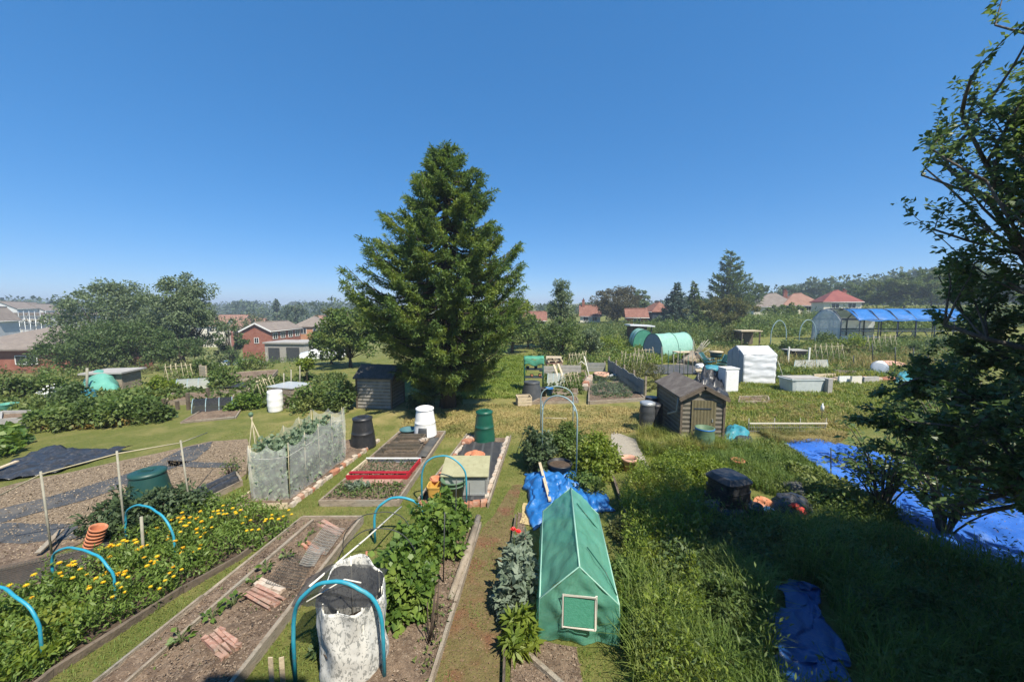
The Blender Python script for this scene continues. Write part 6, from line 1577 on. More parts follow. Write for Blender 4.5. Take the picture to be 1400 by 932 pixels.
# ================================================================== plots beyond the crossing path
def scrub(name, label, pxs, n, rmin, rmax, m, seed, per=60, leaf=.16, wid=.09, hk=.9):
    rng = np.random.default_rng(seed); poly = [tuple(W(a, b))[:2] for a, b in pxs]; x, y = scatter(poly, n, rng)
    r = rng.uniform(rmin, rmax, n); C = np.stack([x, y, T(x, y) + r * .35], 1); V, F = clump_leaves(C, r, per, leaf, wid, rng, hk, -.1, .3); o = npobj(name, V, F, M[m]); tag(o, label, 'scrub', kind='stuff'); return o
def bush_at(label, px, py, top, hwpx, m='lf_hedge', seed=1, n=1400, leaf=.13, wid=.085, name='garden_bush', cat_='bush', ry=None, ncl=26, group=None):
    p = W(px, py); h = max(.25, Q(px, top, p.y + .3).z - p.z); rx = hwpx * p.y / FPX
    return bush(name, label, cat_, p, rx, ry or min(rx, 1.4), h, n, leaf, wid, m, seed, ncl, group, stems=True)

# ---- left plots
hd = [('bramble hedge clump at the left end of the low hedge, beside the grey planter', 75, 583, 548, 32, 'lf_hedge'), ('low hedge clump right of the leftmost brambles', 120, 582, 540, 34, 'lf_mid'), ('tallest clump in the middle of the low hedge', 165, 580, 533, 34, 'lf_hedge'),
      ('low hedge clump at the right end of the hedge', 205, 576, 542, 26, 'lf_mid'), ('small dark bush just beyond the right end of the hedge', 227, 571, 556, 11, 'lf_dark'),
      ('dark blue-green bush in front of the mint covered frame', 95, 556, 520, 28, 'lf_dark'), ('yellow flowering bush among the left plots', 222, 538, 508, 16, 'lf_bright'),
      ('dense bush beside the wooden panel and the raised beds', 307, 532, 496, 22, 'lf_hedge'), ('round leafy bush left of the white drum', 336, 558, 535, 26, 'lf_bush'), ('bushy mass between the white drum and the grey shed', 425, 556, 515, 40, 'lf_hedge'), ('bush touching the left wall of the grey shed', 468, 560, 512, 22, 'lf_mid'),
      ('rounded bush at the back of the left plots', 345, 505, 476, 26, 'lf_hedge'), ('dark bush next to the far raised beds', 280, 512, 488, 22, 'lf_mid'), ('hedge bush at the left picture edge below the brick hall', 22, 545, 505, 30, 'lf_mid'), ('second hedge bush below the brick hall', 66, 540, 503, 28, 'lf_hedge')]
for i, (lab, px, py, tp, hw, m) in enumerate(hd): bush_at(lab, px, py, tp, hw, m, 100 + i, n=1700)
scrub('scrub', 'rough green growth over the far left plots', [(-60, 560), (230, 530), (460, 505), (470, 485), (300, 485), (150, 505), (-60, 520)], 420, .25, .7, 'lf_hedge', 11)
scrub('scrub', 'mixed vegetables and weeds between the left raised beds', [(230, 545), (300, 560), (470, 560), (470, 515), (330, 520), (220, 525)], 260, .12, .35, 'lf_mid', 12)
scrub('scrub', 'grassy verge plants on the left by the grey planter', [(-40, 565), (60, 575), (240, 555), (230, 535), (-40, 545)], 200, .15, .4, 'lf_hedge', 13)
leafy_cover('broad_leaves', 'broad green leaves at the left edge above the black sheet', [tuple(W(a, b))[:2] for a, b in ((-40, 640), (20, 625), (42, 606), (20, 590), (-40, 596))], 900, .38, .2, .15, 'lf_bush', 14)
leafy_cover('red_leaf_crop', 'strip of rust and yellow leaves at the foot of the low hedge', [tuple(W(a, b))[:2] for a, b in ((55, 590), (120, 588), (195, 580), (190, 574), (110, 579), (60, 582))], 1500, .18, .10, .06, 'lf_rust', 15)
tree_at('fruit_tree', 'small bright green standard tree in front of the white car', 417, 490, W(417, 522).y, 13, 'lf_bright', 70, ncl=26, per=60, leaf=.13, wid=.1, base=.45)
t = shed('garden_shed', 'low grey board shed with sloping roof under the left boughs of the spruce', (-4.9, 15.6, 0), rad(84), 1.3, 1.5, 1.32, 1.72, 'shed_grey', None, 'felt_dark', None)
bush('weeds', 'dark undergrowth at the foot of the spruce trunk', 'weeds', W(575, 556), .7, .6, .6, 1100, .11, .05, 'lf_dark', 140, 22)
bush('weeds', 'undergrowth right of the spruce trunk', 'weeds', W(622, 552), .5, .5, .45, 700, .11, .05, 'lf_mid', 141, 18)
# flat roofed shack, covers
p = W(158, 530); t = thing('lean_to_shack', 'low plank shack with flat pale roof behind the hedge', 'shack', p, rad(12)); k = p.y / FPX
b = MB(); b.box((0, 0, .42), (40 * k, 1.3, .84)); b.build('wall', M['board'], t); b = MB(); b.box((0, 0, .9), (48 * k, 1.7, .08)); b.build('roof', M['concrete'], t)
tarp('plant_cover', 'mint green cover draped over a frame beside the plank shack', [(108, 540), (166, 540), (158, 524), (118, 524)], lambda u, v, x, y: .03 + .95 * (math.sin(math.pi * u) * math.sin(math.pi * v)) ** .5 + .08 * fb(x * 2, y * 2, 1), 'tarp_mint', 24, 18, 'plant cover')
tarp('plant_cover', 'faded turquoise net cover in front of the mint one', [(100, 556), (138, 553), (134, 540), (104, 540)], lambda u, v, x, y: .03 + .55 * (math.sin(math.pi * u) * math.sin(math.pi * v)) ** .5 + .08 * fb(x * 2, y * 2, 2), 'tarp_teal', 20, 16, 'plant cover')
p = W(119, 540); mb = MB(); mb.tube([p, Q(119, 503, p.y)], .05, 7); o = mb.build('post', M['stake']); tag(o, 'pale grey post standing left of the mint cover', 'post')
bush('flowering_bush', 'white flowering bush left of the mint cover', 'bush', W(75, 548), .7, .5, .9, 140, .09, .07, 'petal_white', 150, 22)
for px, py, lab in ((8, 541, 'pale blue plastic trough at the left edge, upper one'), (8, 563, 'mint plastic trough at the left edge, lower one')):
    p = W(px, py); t = thing('plastic_trough', lab, 'trough', p); k = p.y / FPX; mb = MB(); mb.lathe([(6 * k, 0), (10 * k, .3), (10.6 * k, .33), (9.5 * k, .33), (6 * k, .05)], n=20, caps=(True, True), sq=4); mb.build('shell', M['tarp_mint' if py > 550 else 'clear'], t)
t, c, loc = bed('raised_planter', 'grey timber planter box below the low hedge at the left edge', 'planter', [(2, 588), (44, 586), (42, 576), (4, 577)], .42, 'concrete', 'soil', th=.06)
p = W(278, 520); t = thing('wooden_hurdle', 'upright weathered wooden panel beside the dense bush', 'panel', p, rad(-30)); k = p.y / FPX; mb = MB()
for i in range(5): mb.box((0, 0, .12 + i * .17), (20 * k, .04, .15))
mb.build('slats', M['board_pale'], t)
for s in (-1, 1): mb = MB(); mb.box((s * 8 * k, .05, .45), (.08, .06, .95)); mb.build('post', M['board'], t)
rb = [('raised_bed', 'long raised bed of dry soil, nearest on the left plots', [(228, 554), (318, 551), (322, 541), (236, 543)], .22), ('raised_bed', 'raised bed behind it with black covers', [(285, 541), (340, 538), (345, 530), (295, 531)], .2), ('raised_bed', 'bare bed right of the small dark bush, by the mown path', [(248, 579), (322, 572), (330, 560), (275, 563)], .08), ('raised_bed', 'far raised bed in front of the rounded bush', [(300, 527), (372, 520), (380, 512), (318, 516)], .2)]
for nm, lb, px, h in rb: bed(nm, lb, 'raised bed', px, h, 'board', 'soil', th=.05)
tarp('plastic_sheet', 'black cover stretched on the raised bed near the dense bush', [(288, 537), (334, 535), (336, 529), (296, 530)], lambda u, v, x, y: .24 + .03 * fb(x, y, 1), 'sheet_black', 16, 8, 'sheet')
for px, b_, tp, lab in ((224, 556, 545, 'short post at the left corner of the nearest left raised bed'), (258, 560, 537, 'taller dark post with foliage before the nearest left raised bed'), (285, 548, 530, 'post at the corner between the left raised beds'), (243, 490 + 70, 548, 'thin post left of the taller dark post')):
    p = W(px, b_); mb = MB(); mb.box((0, 0, (Q(px, tp, p.y).z - p.z) / 2), (.1, .1, Q(px, tp, p.y).z - p.z)); o = mb.build('bed_post', M['board_dark']); o.location = p; tag(o, lab, 'post')
p = W(377, 562); barrel('plastic_drum', 'white plastic drum beside the wooden compost bay', p, .28, .85, 'white_plastic', None, 2, None, .92, 'drum')
p = W(390, 556); t = thing('compost_bay', 'weathered slatted compost bay right behind the white drum', 'compost bay', p, rad(-15)); mb = MB(); k = p.y / FPX
for s in (-1, 1):
    for i in range(4): mb.box((s * .6, .3, .1 + i * .2), (.04, 1.0, .16)); mb.box((0, .3 + s * .5, .1 + i * .2), (1.2, .04, .16))
mb.build('slats', M['board'], t); mb = MB(); mb.box((0, .3, .88), (1.3, 1.1, .04)); mb.build('cover', M['clear'], t)
for i, (px, b_, tp) in enumerate(((398, 545, 505), (410, 540, 500), (388, 548, 510), (364, 500, 482))):
    p = W(px, b_); mb = MB(); mb.tube([p, Q(px, tp, p.y)], .025, 6); o = mb.build('bean_pole', M['stake']); tag(o, ('left pole of the trio behind the white drum', 'right pole of the trio behind the white drum', 'middle pole of the trio behind the white drum', 'thin pole in front of the garages')[i], 'pole')

# ---- centre plot beyond the path
p = W(731, 541); t = thing('shelf_greenhouse', 'narrow green framed shelf unit with green cover over its top', 'mini greenhouse', p + Vector((0, .6, 0)))
w_, h_ = .92, 1.72
for sx in (-1, 1):
    for sy in (0, .5): mb = MB(); mb.tube([(sx * w_ / 2, sy, 0), (sx * w_ / 2, sy, h_)], .022, 6); mb.build('pole', M['green_plastic'], t)
for z in (.75, 1.15): mb = MB(); mb.box((0, .25, z), (w_, .5, .03)); mb.build('shelf', M['wire'], t)
g = MB(); g.grid(lambda u, v: ((u - .5) * (w_ + .06), -.04 + .58 * v + .02 * fb(u * 5, v * 5, 1), h_ - .04 + .12 * math.sin(math.pi * v) + .04 * fb(u * 4, v * 4, 4)), 12, 10)
g.grid(lambda u, v: ((u - .5) * (w_ + .06), -.05 + .03 * fb(u * 5, v * 3, 2), h_ - .03 - .30 * v + .06 * math.sin(u * 9)), 12, 6)
for sx in (-1, 1): g.grid(lambda u, v, sx=sx: (sx * (w_ / 2 + .03), -.04 + .56 * u, h_ - .03 - (.8 if sx < 0 else .3) * v), 6, 6)
g.build('cover', M['tunnel_green'], t, solid=.004)
for i in range(4):
    mb = MB(); mb.lathe([(.06, 0), (.09, .13), (.08, .13)], (-.3 + i * .2, .22, .77 if i % 2 else 1.17), 12); o = mb.build('flower_pot', M['terracotta' if i % 2 else 'black_plastic'], t)
dalek('compost_bin', 'large dark grey compost drum standing before the green shelf unit', W(727, 545), 'grey_plastic', H=.86, R0=.50, ring=False)
bucket('plant_pot', 'dark flower bucket right of the large grey compost drum', 'bucket', W(741, 543), .17, .22, .45, 'black_plastic')
bucket('bucket', 'bright blue bucket beside the dark flower bucket', 'bucket', W(750, 540), .18, .22, .36, 'blue_plastic')
t = thing('wooden_crate', 'pale wooden crate at the left front corner of the centre plot', 'crate', W(716, 553), rad(8)); mb = MB()
for i in range(3): mb.box((0, -.28, .07 + i * .13), (.6, .03, .11)); mb.box((-.3, 0, .07 + i * .13), (.03, .52, .11)); mb.box((.3, 0, .07 + i * .13), (.03, .52, .11)); mb.box((0, .28, .07 + i * .13), (.6, .03, .11))
mb.build('slats', M['board_pale'], t)
cb = [('narrow timber framed bed in front of the blue bucket', [(726, 553), (790, 551), (788, 545), (740, 546)], .16), ('second narrow bed behind the first one on the centre plot', [(742, 541), (790, 540), (789, 534), (748, 535)], .16), ('weedy bed with yellow flowers below the leaning pole', [(772, 522), (803, 521), (800, 508), (776, 508)], .14)]
for lb, px, h in cb: bed('timber_bed', lb, 'raised bed', px, h * .8, 'board', 'soil', th=.05)
scrub('vegetable_plants', 'young vegetables on the centre plot', [(740, 545), (795, 545), (800, 505), (745, 510)], 120, .06, .2, 'lf_mid', 21, 40, .11, .07)
scrub('yellow_flowers', 'yellow-green flowering plants on the centre plot', [(765, 525), (800, 520), (800, 500), (770, 502)], 40, .08, .22, 'lf_bright', 22, 50, .1, .07)
t, c, loc = bed('netted_bed', 'larger timber bed with wire netting and vegetables left of the grey board fence', 'raised bed', [(805, 553), (882, 548), (856, 523), (806, 529)], .15, 'board', 'soil', th=.06)
g = MB(); g.grid(lambda u, v: tuple(loc[0].lerp(loc[1], u).lerp(loc[3].lerp(loc[2], u), v) + Vector((0, 0, .42 + .05 * fb(u * 4, v * 4, 2)))), 14, 14); g.build('netting', M['thin_net'], t)
scrub('vegetable_plants', 'leafy vegetables under the wire netting of the larger timber bed', [(812, 548), (872, 545), (852, 526), (810, 530)], 110, .10, .26, 'lf_grey', 23, 40, .11, .07)
scrub('leafy_rows', 'dark leafy rows between the larger timber bed and the leaning pole', [(806, 526), (852, 520), (845, 511), (808, 514)], 60, .1, .22, 'lf_bean', 24, 40, .11, .07)
loosewall('brick_pier', 'short stack of bricks at the back corner of the larger timber bed', W(800, 534), W(806, 524), .4, 'stone', .3, .3, 9, cat_='bricks')
a, b = W(831, 508), W(880, 544); t = thing('board_fence', 'grey weathered board fence running back beside the larger timber bed', 'fence', a); d = b - a; L = d.length; d.normalize(); n = int(L / .28)
mb = MB()
for i in range(n):
    p = d * (i * L / n); q = d * ((i + .94) * L / n); hh = .80 + RD.uniform(-.04, .04); mb.beam(p + Vector((0, 0, hh / 2)), q + Vector((0, 0, hh / 2)), .03, hh)
mb.build('boards', M['fence_grey'], t)
for i in range(5): mb = MB(); p = d * (L * i / 4) + Vector((.07, 0, 0)); mb.box((p.x, p.y, .5), (.08, .08, 1.0)); mb.build('post', M['board'], t)
scrub('scrub', 'yellowing rough growth behind the grey board fence', [(838, 506), (884, 540), (900, 530), (905, 505), (870, 495)], 90, .12, .38, 'lf_olive', 25, 50, .13, .08)
t = thing('leaning_pole', 'forked pale branch leaning over the centre plot', 'pole', W(808, 524)); o_ = W(808, 524); mb = MB(); mb.tube([(0, 0, 0), Q(803, 505, o_.y) - o_, Q(799, 487, o_.y) - o_], [.04, .035, .03], 7); mb.tube([Q(802, 500, o_.y) - o_, Q(795, 494, o_.y) - o_, Q(790, 498, o_.y) - o_], .025, 6); mb.build('branch', M['cane_white'], t)
# heap of pallets and panels at the back
for i, (px, py, w_, h_, m, lab) in enumerate(((752, 512, .9, .55, 'concrete', 'grey panel of the compost bay behind the shelf unit'), (780, 512, 1.3, .6, 'concrete', 'wide grey panel behind the flowering bed'), (815, 508, 1.2, .6, 'fence_grey', 'grey slatted panel behind the dark leafy rows'))):
    t = thing('bay_panel', lab, 'panel', W(px, py), rad(-4)); mb = MB()
    for j in range(3): mb.box((0, 0, h_ * (j + .5) / 3), (w_, .05, h_ / 3 - .02))
    mb.build('boards', M[m], t)
    for s in (-1, 1): mb = MB(); mb.box((s * w_ * .46, .05, h_ / 2 + .05), (.08, .05, h_ + .1)); mb.build('post', M['board'], t)
for i, (z, r, lab) in enumerate(((.55, 3, 'lowest pinkish pallet of the pile behind the shelf unit'), (.72, 9, 'middle pallet of the pile behind the shelf unit'), (.90, -6, 'topmost tilted pallet of the pile behind the shelf unit'))):
    t = thing('wooden_pallet', lab, 'pallet', W(757, 508, z), rad(r)); mb = MB()
    for j in range(5): mb.box((0, -.4 + j * .2, .06), (1.0, .14, .025))
    for x in (-.45, 0, .45): mb.box((x, 0, 0), (.09, .94, .09))
    mb.build('slats', M['board_pale' if i else 'pink_tile'], t)
for i, (a, b) in enumerate((((757, 498), (764, 518)), ((763, 497), (770, 516)))):
    p, q = W(*b), Q(a[0], a[1], W(*b).y + .5); mb = MB(); mb.beam(p + Vector((0, 0, .03)), q, .13, .04); o = mb.build('leaning_board', M['board_pale']); tag(o, ('left board leaning against the pallet pile', 'right board leaning against the pallet pile')[i], 'board')
t = thing('planter_ring', 'tan round planter ring filled with dark soil', 'planter', W(822, 516)); mb = MB(); mb.lathe([(.42, 0), (.45, .28), (.36, .28), (.34, .05)], n=24, caps=(True, True)); mb.build('shell', M['terracotta_pale'], t); mb = MB(); mb.lathe([(.001, .2), (.36, .2)], n=24, caps=(False, False)); mb.build('soil', M['soil_dark'], t)
lump('compost_sack', 'pale blue and white sack beside the grey board fence', 'sack', W(840, 517), .5, .28, .26, 'clear', 12)
scrub('scrub', 'rough bushes closing the centre plot at the back', [(735, 500), (850, 500), (900, 480), (900, 462), (735, 475)], 240, .25, .75, 'lf_hedge', 26)
scrub('scrub', 'pale green rough growth before the small polytunnels', [(840, 495), (895, 495), (900, 475), (850, 470)], 110, .2, .5, 'lf_bright', 27)
grass('path_grass', 'long bright grass on the path right of the spruce', [tuple(W(a, b))[:2] for a, b in ((622, 545), (712, 545), (722, 500), (728, 488), (690, 490), (640, 512))], 26000, .16, .03, 'grass_bright', 28, .9)
leafy_cover('path_weeds', 'soft green weeds on the path right of the spruce', [tuple(W(a, b))[:2] for a, b in ((640, 535), (708, 535), (722, 500), (728, 486), (690, 488), (645, 512))], 9000, .14, .12, .05, 'lf_bright', 29)
grass('dry_path_grass', 'mown drying grass lying across the path between the plots', [tuple(W(a, b))[:2] for a, b in ((545, 585), (600, 598), (735, 600), (900, 590), (880, 556), (700, 553), (640, 552), (560, 565))], 15000, .075, .022, 'grass_dry', 29, 1.3)

# ---- right plots
def polytunnel(name, label, loc, rotz, w, h, l, m, ribs=4, endm='grey_cover', cat_='polytunnel', pw=.8):
    t = thing(name, label, cat_, loc, rotz); pf = []
    for i in range(17): a = math.pi * i / 16; pf.append((-w / 2 * math.cos(a), h * math.sin(a) ** pw))
    g = MB(); g.grid(lambda u, v: (pf[min(16, int(u * 16 + .001))][0] + .0, v * l, pf[min(16, int(u * 16 + .001))][1] + .025 * fb(u * 6, v * 7, 2) - .05 * (abs(math.sin(v * ribs * math.pi)) ** .6)), 16, 24); g.build('cover', M[m], t, solid=.006)
    for i in range(ribs + 1): mb = MB(); mb.tube([(x, l * i / ribs, z + .01) for x, z in pf], .025, 6); mb.build('rib', M['green_plastic'], t)
    for y, nm in ((.01, 'front_door'), (l - .01, 'back_door')):
        e = MB(); e.add([(x * .985, y, z * .985) for x, z in pf] , [tuple(range(17))]); e.build(nm, M[endm], t, solid=.01)
    return t
p = W(893, 490); polytunnel('polytunnel', 'green covered polytunnel with pale sunlit roof, nearer of the two', Vector((p.x + .3, p.y + 1, p.z)), rad(-62), 2.1, 1.95, 3.9, 'tunnel_light', 2, 'grey_cover')
p = W(880, 478); polytunnel('polytunnel', 'smaller rounded green polytunnel facing forward, behind its neighbour', p, rad(-8), 2.0, 1.9, 2.4, 'tunnel_light', 2, 'tunnel_green', pw=.7)
p = W(874, 466); t = thing('open_shelter', 'dark open shelter with flat white roof behind the small rounded polytunnel', 'shelter', p); k = p.y / FPX; zt = Q(874, 444, p.y).z - p.z
mb = MB(); mb.beam((-17 * k, 0, zt), (16 * k, 0, zt - .12), 2.2, .14); mb.build('roof', M['white_cover'], t); mb = MB(); mb.box((0, .9, zt / 2 - .05), (28 * k, .08, zt - .25)); mb.build('back_wall', M['board_dark'], t)
for s in (-1, 1): mb = MB(); mb.box((s * 13 * k, -.7, zt / 2 - .06), (.12, .12, zt - .2)); mb.build('post', M['board_dark'], t)
patch('weed_membrane', [(880, 512), (960, 512), (955, 499), (886, 499)], M['membrane'], .05, .1)
# trellis poles
for i, px in enumerate((905, 913, 921, 929, 935, 940, 947)):
    p = W(px, 513 + (i % 3) * 2); q = Q(px + (i % 2), 474 + (i * 5) % 13, p.y); mb = MB(); mb.tube([p, q], .02, 6); o = mb.build('bean_pole', M['green_plastic' if i % 2 else 'stake']); tag(o, 'slim upright pole in the row standing on the dark membrane behind the brown shed', 'pole', 'poles standing on the dark membrane')
def table(name, label, loc, w, d, h, m, legm, rotz=0.0, cat_='table'):
    t = thing(name, label, cat_, loc, rotz); mb = MB(); mb.box((0, 0, h - .025), (w, d, .05)); mb.build('tabletop', M[m], t)
    for sx in (-1, 1):
        for sy in (-1, 1): mb = MB(); mb.box((sx * (w / 2 - .06), sy * (d / 2 - .06), (h - .05) / 2), (.05, .05, h - .05)); mb.build('leg', M[legm], t)
    return t
table('garden_table', 'pale topped garden table behind the row of poles', W(936, 496), 1.6, .8, .85, 'board_pale', 'stake', .1)
lump('brushwood_pile', 'grey-brown pile of brushwood and roots behind the pale table', 'brushwood', W(950, 497), 1.0, .7, .75, 'board', 15, 0, 1.0)
t = thing('brush_stems', 'bare pruned branches sticking up from the brushwood pile', 'branches', W(952, 493)); mb = MB()
for i in range(16): a = RD.uniform(0, 6.28); mb.tube([(RD.uniform(-.4, .4), RD.uniform(-.3, .3), .2), (math.cos(a) * RD.uniform(.4, 1.1), .3 * math.sin(a), RD.uniform(.9, 1.7))], .025, 5)
mb.build('stems', M['stake'], t)
p = W(978, 500); t = thing('stool', 'dark round stool with pale top among the teal frames', 'stool', p); mb = MB(); mb.lathe([(.36, .62), (.38, .95), (.36, .95)], n=20); mb.build('drum', M['green_plastic_dark'], t); mb = MB(); mb.lathe([(.0, .96), (.46, .96), (.46, 1.04), (.0, 1.06)], n=20, caps=(False, False)); mb.build('seat', M['board_pale'], t)
for i in range(4): mb = MB(); mb.tube([(.25 * math.cos(i * 1.57), .25 * math.sin(i * 1.57), .62), (.34 * math.cos(i * 1.57), .34 * math.sin(i * 1.57), 0)], .03, 6); mb.build('leg', M['green_plastic_dark'], t)
def lounge(label, loc, rotz):
    t = thing('folding_chair', label, 'chair', loc, rotz); mb = MB()
    for s in (-.3, .3):
        mb.tube([(s, -.35, 0), (s, .1, .42), (s, .5, 1.0)], .022, 6); mb.tube([(s, .45, 0), (s, -.05, .42), (s, -.4, .44)], .022, 6); mb.tube([(s, -.35, .62), (s, .22, .62)], .022, 6)
    mb.build('frame', M['tarp_teal'], t)
    g = MB(); g.grid(lambda u, v: (-.3 + .6 * u, -.38 + .46 * v, .43 - .04 * math.sin(v * 3.1)), 4, 4); g.build('seat', M['green_plastic_dark'], t, solid=.02)
    g = MB(); g.grid(lambda u, v: (-.3 + .6 * u, .10 + .40 * v, .45 + .55 * v), 4, 4); g.build('backrest', M['green_plastic_dark'], t, solid=.02)
lounge('teal framed folding chair left of the white greenhouse', W(990, 506), rad(-60)); lounge('teal framed folding chair beside the brushwood pile', W(967, 502), rad(40))
t = thing('plank_stack', 'stack of fresh yellow planks in front of the stool', 'planks', W(972, 512), rad(-8)); mb = MB()
for j in range(3):
    for i in range(4): mb.box((RD.uniform(-.1, .1), -.3 + i * .17, .15 + j * .06), (1.8, .14, .05), RD.uniform(-.03, .03))
mb.build('planks', M['board_pale'], t); mb = MB(); [mb.box((s * .6, 0, .06), (.1, .7, .12)) for s in (-1, 1)]; mb.build('bearers', M['board'], t)
tarp('tarpaulin', 'black and grey tarpaulin heaped behind the brown shed roof', [(940, 545), (992, 545), (990, 522), (950, 522)], lambda u, v, x, y: crump(u, v, x, y, 1.05), 'sheet_black', 40, 34, wob=.25)
lump('compost_sack', 'light blue sack lying on top of the black tarpaulin heap', 'sack', W(972, 528, .9), .55, .3, .25, 'tarp_teal', 21)
lump('compost_sack', 'white sack behind the light blue one on the black heap', 'sack', W(956, 522, .85), .3, .25, .2, 'white_cover', 22)
p = W(1000, 536); t = thing('cabinet', 'white boxy cabinet standing left of the white greenhouse', 'cabinet', p, rad(4)); k = p.y / FPX; mb = MB(); mb.box((0, .3, .58), (19 * k, .6, 1.16)); mb.build('body', M['white_paint'], t)
mb = MB(); mb.box((0, -.015, .56), (17.5 * k, .03, 1.0)); mb.build('door', M['white_plastic'], t); mb = MB(); mb.box((0, .3, 1.18), (20.5 * k, .66, .04)); mb.build('top', M['white_plastic'], t)
# white greenhouse
a, b = W(1015, 525), W(1060, 525); w_ = (b - a).length; t = thing('walk_in_greenhouse', 'white covered walk-in greenhouse with rolled door side greyed for shade', 'greenhouse', a, rad(0)); he, hr, dp = 1.62, 2.05, 1.5
def gz(v): return hr - (hr - he) * abs(v - .5) * 2
g = MB(); g.grid(lambda u, v: (w_ * u, .03 * fb(u * 4, v * 9, 1) + .010 * math.sin(v * 26 + u * 3), he * v), 18, 26); g.build('side_cover', M['white_cover'], t, solid=.004)
g = MB(); g.grid(lambda u, v: (w_ * u, dp + .02 * fb(u * 3, v * 9, 4), he * v), 10, 10); g.build('side_cover', M['white_cover'], t, solid=.004)
g = MB(); g.grid(lambda u, v: (w_ * u, dp * v, gz(v) + .015 * fb(u * 5, v * 5, 3) - .03 * math.sin(u * math.pi)), 14, 14); g.build('roof_cover', M['white_cover'], t, solid=.004)
for x, nm in ((-.01, 'door_panel'), (w_ + .01, 'end_panel')): g = MB(); g.grid(lambda u, v: (x + .02 * fb(u * 4, v * 6, 5), dp * u, gz(u) * v), 10, 14); g.build(nm, M['grey_cover'], t, solid=.004)  # both ends coloured grey-blue to carry the shade of the door side
mb = MB()
for x in (0, w_):
    mb.tube([(x, 0, 0), (x, 0, he), (x, dp / 2, hr), (x, dp, he), (x, dp, 0)], .014, 6)
mb.tube([(0, 0, he), (w_, 0, he)], .012, 5); mb.tube([(0, dp, he), (w_, dp, he)], .012, 5); mb.build('frame', M['galv'], t)
for q in (.3, .7): mb = MB(); mb.tube([(-.03, dp * q, 0), (-.03, dp * q, gz(q))], .012, 5); mb.build('door_pole', M['galv'], t)
mb = MB(); mb.tube([(w_ + .02, -.05, 1.3), (w_ + .35, -.35, 0)], .008, 5); mb.build('guy_rope', M['cane_white'], t)
# tank
a, b = W(1079, 537), W(1128, 536); L = (b - a).length; t = thing('water_tank', 'long pale grey water tank standing in the grass right of the white greenhouse', 'water tank', a, rad(2)); mb = MB()
mb.lathe([(.50, 0), (.55, .62), (.58, .62), (.58, .68), (.52, .68), (.5, .15)], (0, 0, 0), 32, (True, True), sq=7); o = mb.build('shell', mat('grey_tank', (.46, .50, .50), (.54, .58, .57), 3, .5, .05, dirt=(.38, .42, .40)), t); o.scale = (L / 1.15, .9, 1); o.location = (L / 2, .45, 0)
mb = MB(); mb.box((L * .2 + L * .3, .45, .70), (L * .86, .84, .03)); mb.build('lid', M['concrete'], t)
p = W(1131, 537); t = thing('stone_post', 'grey slab standing upright at the right end of the water tank', 'slab', p); mb = MB(); mb.box((0, .1, .35), (.22, .5, .75)); mb.build('slab', M['concrete'], t)
# boards, rubble and lids
pls = [(1112, 516, 1142, 515, 'pale board lying at the left end of the rubble row', 'board_pale', .22), (1146, 524, 1161, 524, 'first white panel of the rubble row', 'white_paint', .42), (1163, 525, 1177, 525, 'second cream panel of the rubble row', 'cream', .45), (1180, 523, 1200, 522, 'grey panel near the leaning lid', 'concrete', .32), (1176, 512, 1196, 511, 'black sheet roll behind the grey panel', 'sheet_black', .3), (1140, 512, 1170, 513, 'brown board behind the white panels', 'board', .3)]
for x0, y0, x1, y1, lab, m, h in pls:
    a, b = W(x0, y0), W(x1, y1); t = thing('loose_panel', lab, 'panel', a, 0); mb = MB(); mb.beam((0, 0, h / 2), (b.x - a.x, b.y - a.y, b.z - a.z + h / 2), .08, h, jit=.02); mb.build('panel', M[m], t)
loosewall('rubble_pile', 'low line of stones along the rubble row', W(1120, 522), W(1215, 520), .22, 'stone', .4, .35, 31, cat_='rubble')
p = W(1203, 512); t = thing('drum_lid', 'round grey lid leaning on edge beside the rubble row', 'lid', p, rad(-25), None, (rad(75), 0)); mb = MB(); mb.lathe([(.0, -.03), (.42, -.03), (.45, 0), (.42, .03), (.3, .05), (.0, .05)], (0, .42, 0), 26, (False, False)); mb.build('disc', M['galv'], t)
tarp('tarpaulin', 'small bright blue tarpaulin draped over a low heap beyond the tank', [(1222, 524), (1258, 524), (1256, 512), (1226, 512)], lambda u, v, x, y: crump(u, v, x, y, .45), 'tarp_teal', 22, 18)
lump('soil_heap', 'orange-brown soil heap behind the leaning lid', 'heap', W(1215, 503), 1.2, .7, .5, 'terracotta_pale', 33)
for px, b_, tp, lab in ((1077, 500, 474, 'whitish fence post left of the dark bin'), (1105, 501, 475, 'whitish fence post right of the dark bin')):
    p = W(px, b_); mb = MB(); h = Q(px, tp, p.y).z - p.z; mb.box((0, 0, h / 2), (.09, .09, h)); o = mb.build('fence_post', M['cane_white']); o.location = p; tag(o, lab, 'post')
p = W(1086, 494); t = thing('bin', 'square black bin with flat pale lid between the whitish posts', 'bin', p); k = p.y / FPX; mb = MB(); mb.lathe([(8 * k, 0), (10.5 * k, .85)], n=24, sq=6); mb.build('body', M['black_plastic'], t); mb = MB(); mb.box((0, 0, .88), (24 * k, 20 * k, .06)); mb.build('lid', M['concrete'], t)
lump('compost_sack', 'white sack lying left of the black bin', 'sack', W(1073, 487), .5, .3, .35, 'white_cover', 34)
p = W(1021, 472); t = thing('potting_bench', 'dark open potting shelter with flat pale roof behind the white greenhouse', 'shelter', p); k = p.y / FPX; zt = Q(1021, 452, p.y).z - p.z
mb = MB(); mb.box((0, 0, zt), (29 * k, 1.4, .1)); mb.build('roof', M['board_pale'], t); mb = MB(); mb.box((0, .6, zt / 2), (26 * k, .06, zt - .1)); mb.build('back_wall', M['board_dark'], t)
for s in (-1, 1): mb = MB(); mb.box((s * 12 * k, -.55, zt / 2), (.1, .1, zt - .1)); mb.build('post', M['board_dark'], t)
